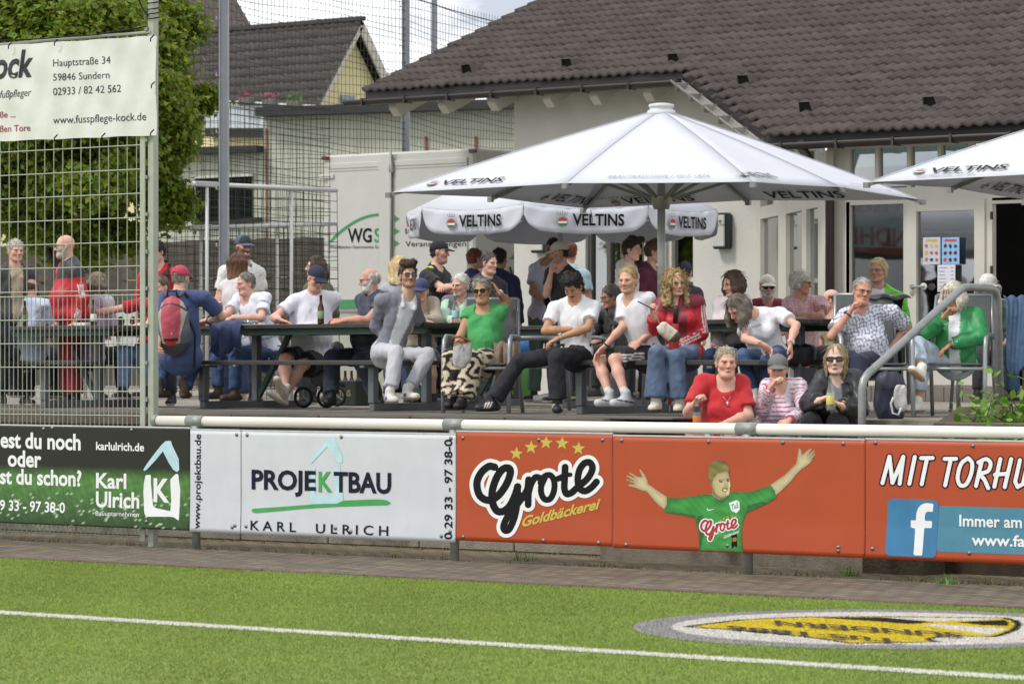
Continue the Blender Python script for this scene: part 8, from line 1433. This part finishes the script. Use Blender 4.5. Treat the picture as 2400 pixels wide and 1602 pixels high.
mb = MB(); sd_ = VR; text_on(mb, "d", C_ + U_ * .155 - F_ * .112 - sd_ * .012, C_ + U_ * .155 - F_ * .112 + sd_ * .012, C_ + U_ * .185 - F_ * .105 - sd_ * .012); mb.build('lettering', M('badge_grey', 'b5b5b3', .5), bp_)
# scarf of the red fan
r_, x_ = PT['scarf_fan']; mb = MB(); mb.cc = lin('1b1b1f'); ot = org(r_)
for s in (-1, 1):
    pth = [x_['N'] - x_['F'] * .07 + x_['U'] * .05, x_['N'] + x_['S'] * s * .075 + x_['U'] * .05, x_['N'] + x_['S'] * s * .095 - x_['U'] * .06 + x_['F'] * .11, x_['N'] + x_['S'] * s * .10 - x_['U'] * .25 + x_['F'] * .175, x_['N'] + x_['S'] * s * .11 - x_['U'] * .5 + x_['F'] * .185]
    for a, b in zip(pth[:-1], pth[1:]): mb.span(a, b, .10, .022, x_['F'])
mb.build('scarf', FAB['cotton'], r_)
mb = MB(); q_ = x_['N'] - x_['S'] * .1 - x_['U'] * .42 + x_['F'] * .205; 
for s, z in ((1, -.33), (-1, -.3)): q_ = x_['N'] + x_['S'] * s * .105 - x_['U'] * .30 + x_['F'] * .205; text_on(mb, "Wohl" if s < 0 else "NO", q_ - x_['U'] * .16 - VR * .03, q_ + x_['U'] * .03 - VR * .03, q_ - x_['U'] * .16 - VR * .03 - VR * -.06, .02)
mb.build('scarf_lettering', M('scarf_white', 'd5d3d3', .9), r_)
# bags, phones, umbrella
def bag(name, label, cat, c, axs, rad, col, paint, fab='leather', extra=None):
    g = Vol(nv(c) - .3, nv(c) + .3, .008); A_ = [nv(a) for a in axs]; r4 = np.array(rad)
    g.put(lambda P: (lambda q: ((np.abs(q / r4) ** 3.2).sum(-1) ** (1 / 3.2) - 1) * min(rad))((P - nv(c)) @ np.array(A_).T), nv(c) - max(rad), nv(c) + max(rad), .01); g.noise(lambda P: .005 * warp(P, len(label), 2)); v, q_ = g.mesh(); cc = SK(v, col); L_ = (v - nv(c)) @ np.array(A_).T; paint(cc, L_) if paint else None
    o = thing(name, label, cat, Vector(c) - UP * max(rad)); npmesh('body', v, q_, FAB[fab], o, True, cc); return o
r_, x_ = PT['green_lady']; c0 = U(1083, 828, 29.15); a1 = (VR * .97 + UP * .2).normalized(); o = bag('handbag', 'light grey handbag with brown flap on the lap of the green tee woman', 'handbag', c0, [VR, VD, (UP - VR * .25).normalized()], [.078, .035, .12], 'b5b3b0', lambda c, L_: c.__setitem__((L_[:, 2] > .075), lin('8a5a38')))
MB().tube([U(1060, 800, 29.15), U(1062, 790, 29.12), U(1080, 788, 29.1), U(1098, 800, 29.1)], .012, 7).build('handle', M('handle_brown', '7d5232', .5), o, True); MB().span(U(1086, 812, 29.1), U(1086, 822, 29.1), .008, .008).build('zip', galv, o)
r_, x_ = PT['curly_girl']; c0 = U(1566, 778, 27.5); ux = (VR * .75 - UP * .65).normalized(); uz = (VR * .65 + UP * .75).normalized(); o = bag('handbag', 'cream handbag with brown base held by the curly haired girl', 'handbag', c0, [ux, VD, uz], [.10, .035, .055], 'c9bfae', lambda c, L_: c.__setitem__((L_[:, 0] > .05), lin('5e4636')))
MB().tube([U(1548, 762, 27.5), U(1540, 745, 27.5), U(1537, 728, 27.5), U(1542, 716, 27.5)], .007, 6).build('strap', M('handle_tan', '9a8670', .5), o, True)
def phone(label, c, up_, nrm_): c = Vector(c); u_ = Vector(up_).normalized(); n_ = Vector(nrm_).normalized(); s_ = u_.cross(n_).normalized(); n_ = s_.cross(u_); o = thing('phone', label, 'phone', c); MB().box(c, (.072, .009, .148), (s_, n_, u_), bevel=.003).build('case', M('phone_case', '1e2438', .35), o); MB().box(c + n_ * .0052, (.066, .001, .14), (s_, n_, u_)).build('screen', M('phone_screen', '0a0c12', .08, spec=.8), o)
jh = PT['curly_girl'][1]['jt']; phone('dark phone in the raised hand of the curly haired girl', jh['handa'] + UP * .015 - VR * .03 - VD * .02, (-VR * .85 + UP * .45 + VD * .4), UP + VR * .35); jh = PT['phone_man'][1]['jt']; phone('phone in a navy case held at the waist of the green trousers man', jh['handa'] - VD * .03, UP - VR * .4, -VD - VR * .3)
o = thing('folded_umbrella', 'folded red and black umbrella between the knees of the curly haired girl', 'umbrella', U(1570, 966, 27.7)); pa, pb_ = U(1585, 716, 27.86), U(1569, 968, 27.78); dl = pb_ - pa
MB().tube([pa, pa + dl * .035, pa + dl * .17], [.018, .021, .019], 10).build('handle', M('umb_black', '1a1a1c', .5), o, True); MB().tube([pa + dl * .17, pa + dl * .3, pa + dl * .6, pa + dl * .92], [.028, .042, .034, .012], 10).build('cloth', M('umb_red', '8f1a22', .7, var=.2, vs=10, bump=.4, bs=12), o, True); MB().tube([pa + dl * .92, pb_], .005, 6).build('tip', galv, o, True)
jh = PT['red_lady'][1]['jt']; b0 = U(1633, 1008, 25.55); bottle('half full cola bottle in the hand of the woman in the red tee', b0, .25, clear=True, lab='c8702a', liq=('24100c', .7), r=.03)
b0 = U(1946, 962, 25.45); bottle('clear bottle of pale lemonade held by the leather jacket woman', b0, .255, clear=True, lab='d2c66a', liq=('c9c8a0', .5), r=.03)
c0 = U(2086, 930, 26.9); o = bag('backpack', 'dark navy backpack standing by the chair at the top of the steps', 'backpack', c0, [VR, VD, UP], [.125, .09, .205], '23263a', lambda c, L_: c.__setitem__(np.abs(L_[:, 2] - .06) < .006, lin('14151f')), 'nylon')
c0 = U(2110, 930, 26.55); o = bag('handbag', 'small white handbag leaning against the navy backpack', 'handbag', c0, [VR, VD, UP], [.052, .03, .10], 'c3c2bf', None); MB().tube([U(2094, 930, 26.5), U(2088, 945, 26.5), U(2092, 968, 26.5), U(2106, 972, 26.5), U(2112, 955, 26.5)], .009, 7).build('strap', M('bag_strap_white', 'c9c8c4', .5), o, True)
c0 = U(1868, 832, 28.4); bag('shoulder_bag', 'black soft bag hanging beside the woman in the white tee', 'bag', c0, [VR, VD, UP], [.15, .08, .10], '1d1d20', None, 'nylon')
# bin, pushchair, crate, board
p = G(1222, 33.4, TZ); o = thing('bin', 'green waste bin with blue lid beside the entrance wall', 'bin', p); MB().lathe(p, [(.17, 0), (.19, .02), (.20, .55), (.19, .56)], 18).build('body', M('bin_green', '3f7a2c', .5), o, True); MB().lathe(p + UP * .56, [(.205, 0), (.205, .1), (.16, .2), (.05, .24)], 18).build('lid', M('bin_blue', '2f62a0', .45), o, True)
c0 = G(735, 26.2, TZ); o = thing('pushchair', 'dark pushchair with blue and red handles parked behind the picnic table', 'pushchair', c0); tyre = M('tyre', '1c1c1c', .8); 
for px, Y in ((711, 24.9), (765, 25.0), (790, 26.0)):
    p = G(px, Y, TZ + .105); w_ = MB(); ra = (VD * .9 + VR * .4).normalized(); u_ = UP; s_ = u_.cross(ra); w_.tube([p + (u_ * math.cos(t) + s_ * math.sin(t)) * .09 for t in np.linspace(0, 6.283, 21)[:-1]], .015, 8, closed=True); wo = w_.build('wheel', tyre, o, True); sp = MB(); [sp.span(p, p + (u_ * math.cos(t) + s_ * math.sin(t)) * .09, .012, .012) for t in (0, 2.09, 4.18)]; sp.build('spoke', galv, wo)
g = Vol(nv(c0) + np.array([-.5, -.9, .1]), nv(c0) + np.array([.7, .6, .75]), .016); p1_, p2_ = G(705, 25.0, TZ + .27), G(775, 25.6, TZ + .30); g.cap(p1_, p2_, .09, .13, .03); g.cap(p2_, G(790, 25.8, TZ + .55), .13, .10, .05); g.noise(lambda P: .01 * warp(P, 5, 1.6)); v, q_ = g.mesh(); npmesh('seat', v, q_, FAB['nylon'], o, True, SK(v, '1f2024'))
MB().tube([G(705, 25.2, TZ + .1), G(688, 25.6, TZ + .6), G(683, 25.7, TZ + .98), G(690, 25.7, TZ + 1.06), G(697, 25.7, TZ + .98), G(700, 25.6, TZ + .72)], .016, 8).build('handle', M('handle_blue', '24488f', .4), o, True); MB().tube([G(645, 25.3, TZ + .96), G(668, 25.4, TZ + .86)], .02, 8).build('grip', M('handle_red', 'a82430', .45), o, True)
MB().tube([G(668, 25.4, TZ + .86), G(700, 25.5, TZ + .6), G(725, 25.3, TZ + .2)], .012, 6).build('frame', M('handle_blue', '24488f', .4), o, True)
p = G(820, 26.6, TZ + .13); o = thing('beer_crate', 'dark green beer crate on the paving below the rear bench', 'crate', p - UP * .13); mb = MB(); mb.box(p, (.4, .3, .26), bevel=.01).build('body', M('crate_green', '24302a', .5, var=.1), o); mb = MB(); text_on(mb, "VELTINS", p + Vector((-.14, -.153, -.03)), p + Vector((.14, -.153, -.03)), p + Vector((-.14, -.153, .03)), .02); mb.build('lettering', M('crate_print', '8a8468', .6), o); MB().box(p + Vector((0, -.151, .08)), (.12, .004, .035)).build('handle_hole', ink, o)
for i in range(4): bottle('brown beer bottles standing in the green crate', p + Vector((-.13 + i * .085, -.02, -.02)), .25, grp='bottles in the crate')
sg = thing('promotion_board', 'white curved promotion board with large black signs behind the reaching arm', 'sign', G(282, 26.3, TZ)); sp_ = lambda px, py: onY(px, py, 26.3)
MB().prism([sp_(238, 735), sp_(325, 728), sp_(325, 800), sp_(310, 818), sp_(280, 826), sp_(255, 818), sp_(240, 795)], (0, .03, 0)).build('panel', M('panel_white', 'b9bab8', .6, var=.08, vs=3), sg)
mb = MB(); q5 = lambda px, py: onY(px, py, 26.294)
for cx in (283, 312): mb.poly([q5(cx + 8 * math.cos(t), 752 + 11 * math.sin(t)) for t in np.linspace(0, 6.28, 17)[:-1]][::-1])
mb.build('print', ink, sg); mb = MB(); text_on(mb, "Zuhause", q5(277, 789), q5(324, 788), q5(277, 780)); mb.build('lettering', M('grey_ink', '8a8c8e', .6), sg); MB().box(G(282, 26.33, TZ + .45), (.06, .06, .9)).box(G(282, 26.33, TZ + .02), (.5, .3, .04)).build('base', galv, sg)
r_, x_ = PT['grey_bob']; flat_logo(x_, "HILFIGER", .03, .33, .13, '5a5a72', r_, .165)
r_, x_ = PT['red_lady']; mb = MB(); N_2, F2, S2, U2 = x_['N'], x_['F'], x_['S'], x_['U']; mb.tube([N_2 + S2 * .06 + U2 * .02 + F2 * .02, N_2 + S2 * .04 - U2 * .04 + F2 * .10, N_2 - U2 * .09 + F2 * .145, N_2 - S2 * .04 - U2 * .04 + F2 * .10, N_2 - S2 * .06 + U2 * .02 + F2 * .02], .0022, 5).box(N_2 - U2 * .105 + F2 * .15, (.022, .006, .028)); mb.build('necklace', M('silver', 'cfcfca', .25, metal=.8), r_, True)
r_, x_ = PT['leather_lady']; mb = MB(); N_2, F2, S2, U2 = x_['N'], x_['F'], x_['S'], x_['U']
for a in np.linspace(-1.25, 1.25, 17): mb.lathe(N_2 + U2 * (.02 - .03 * math.cos(a)) + F2 * (.01 + .064 * math.cos(a)) + S2 * .062 * math.sin(a), [(.001, 0), (.0045, .002), (.0045, .005), (.001, .008)], 6)
mb.build('necklace', M('pearl', 'd5d0c4', .2), r_, True)
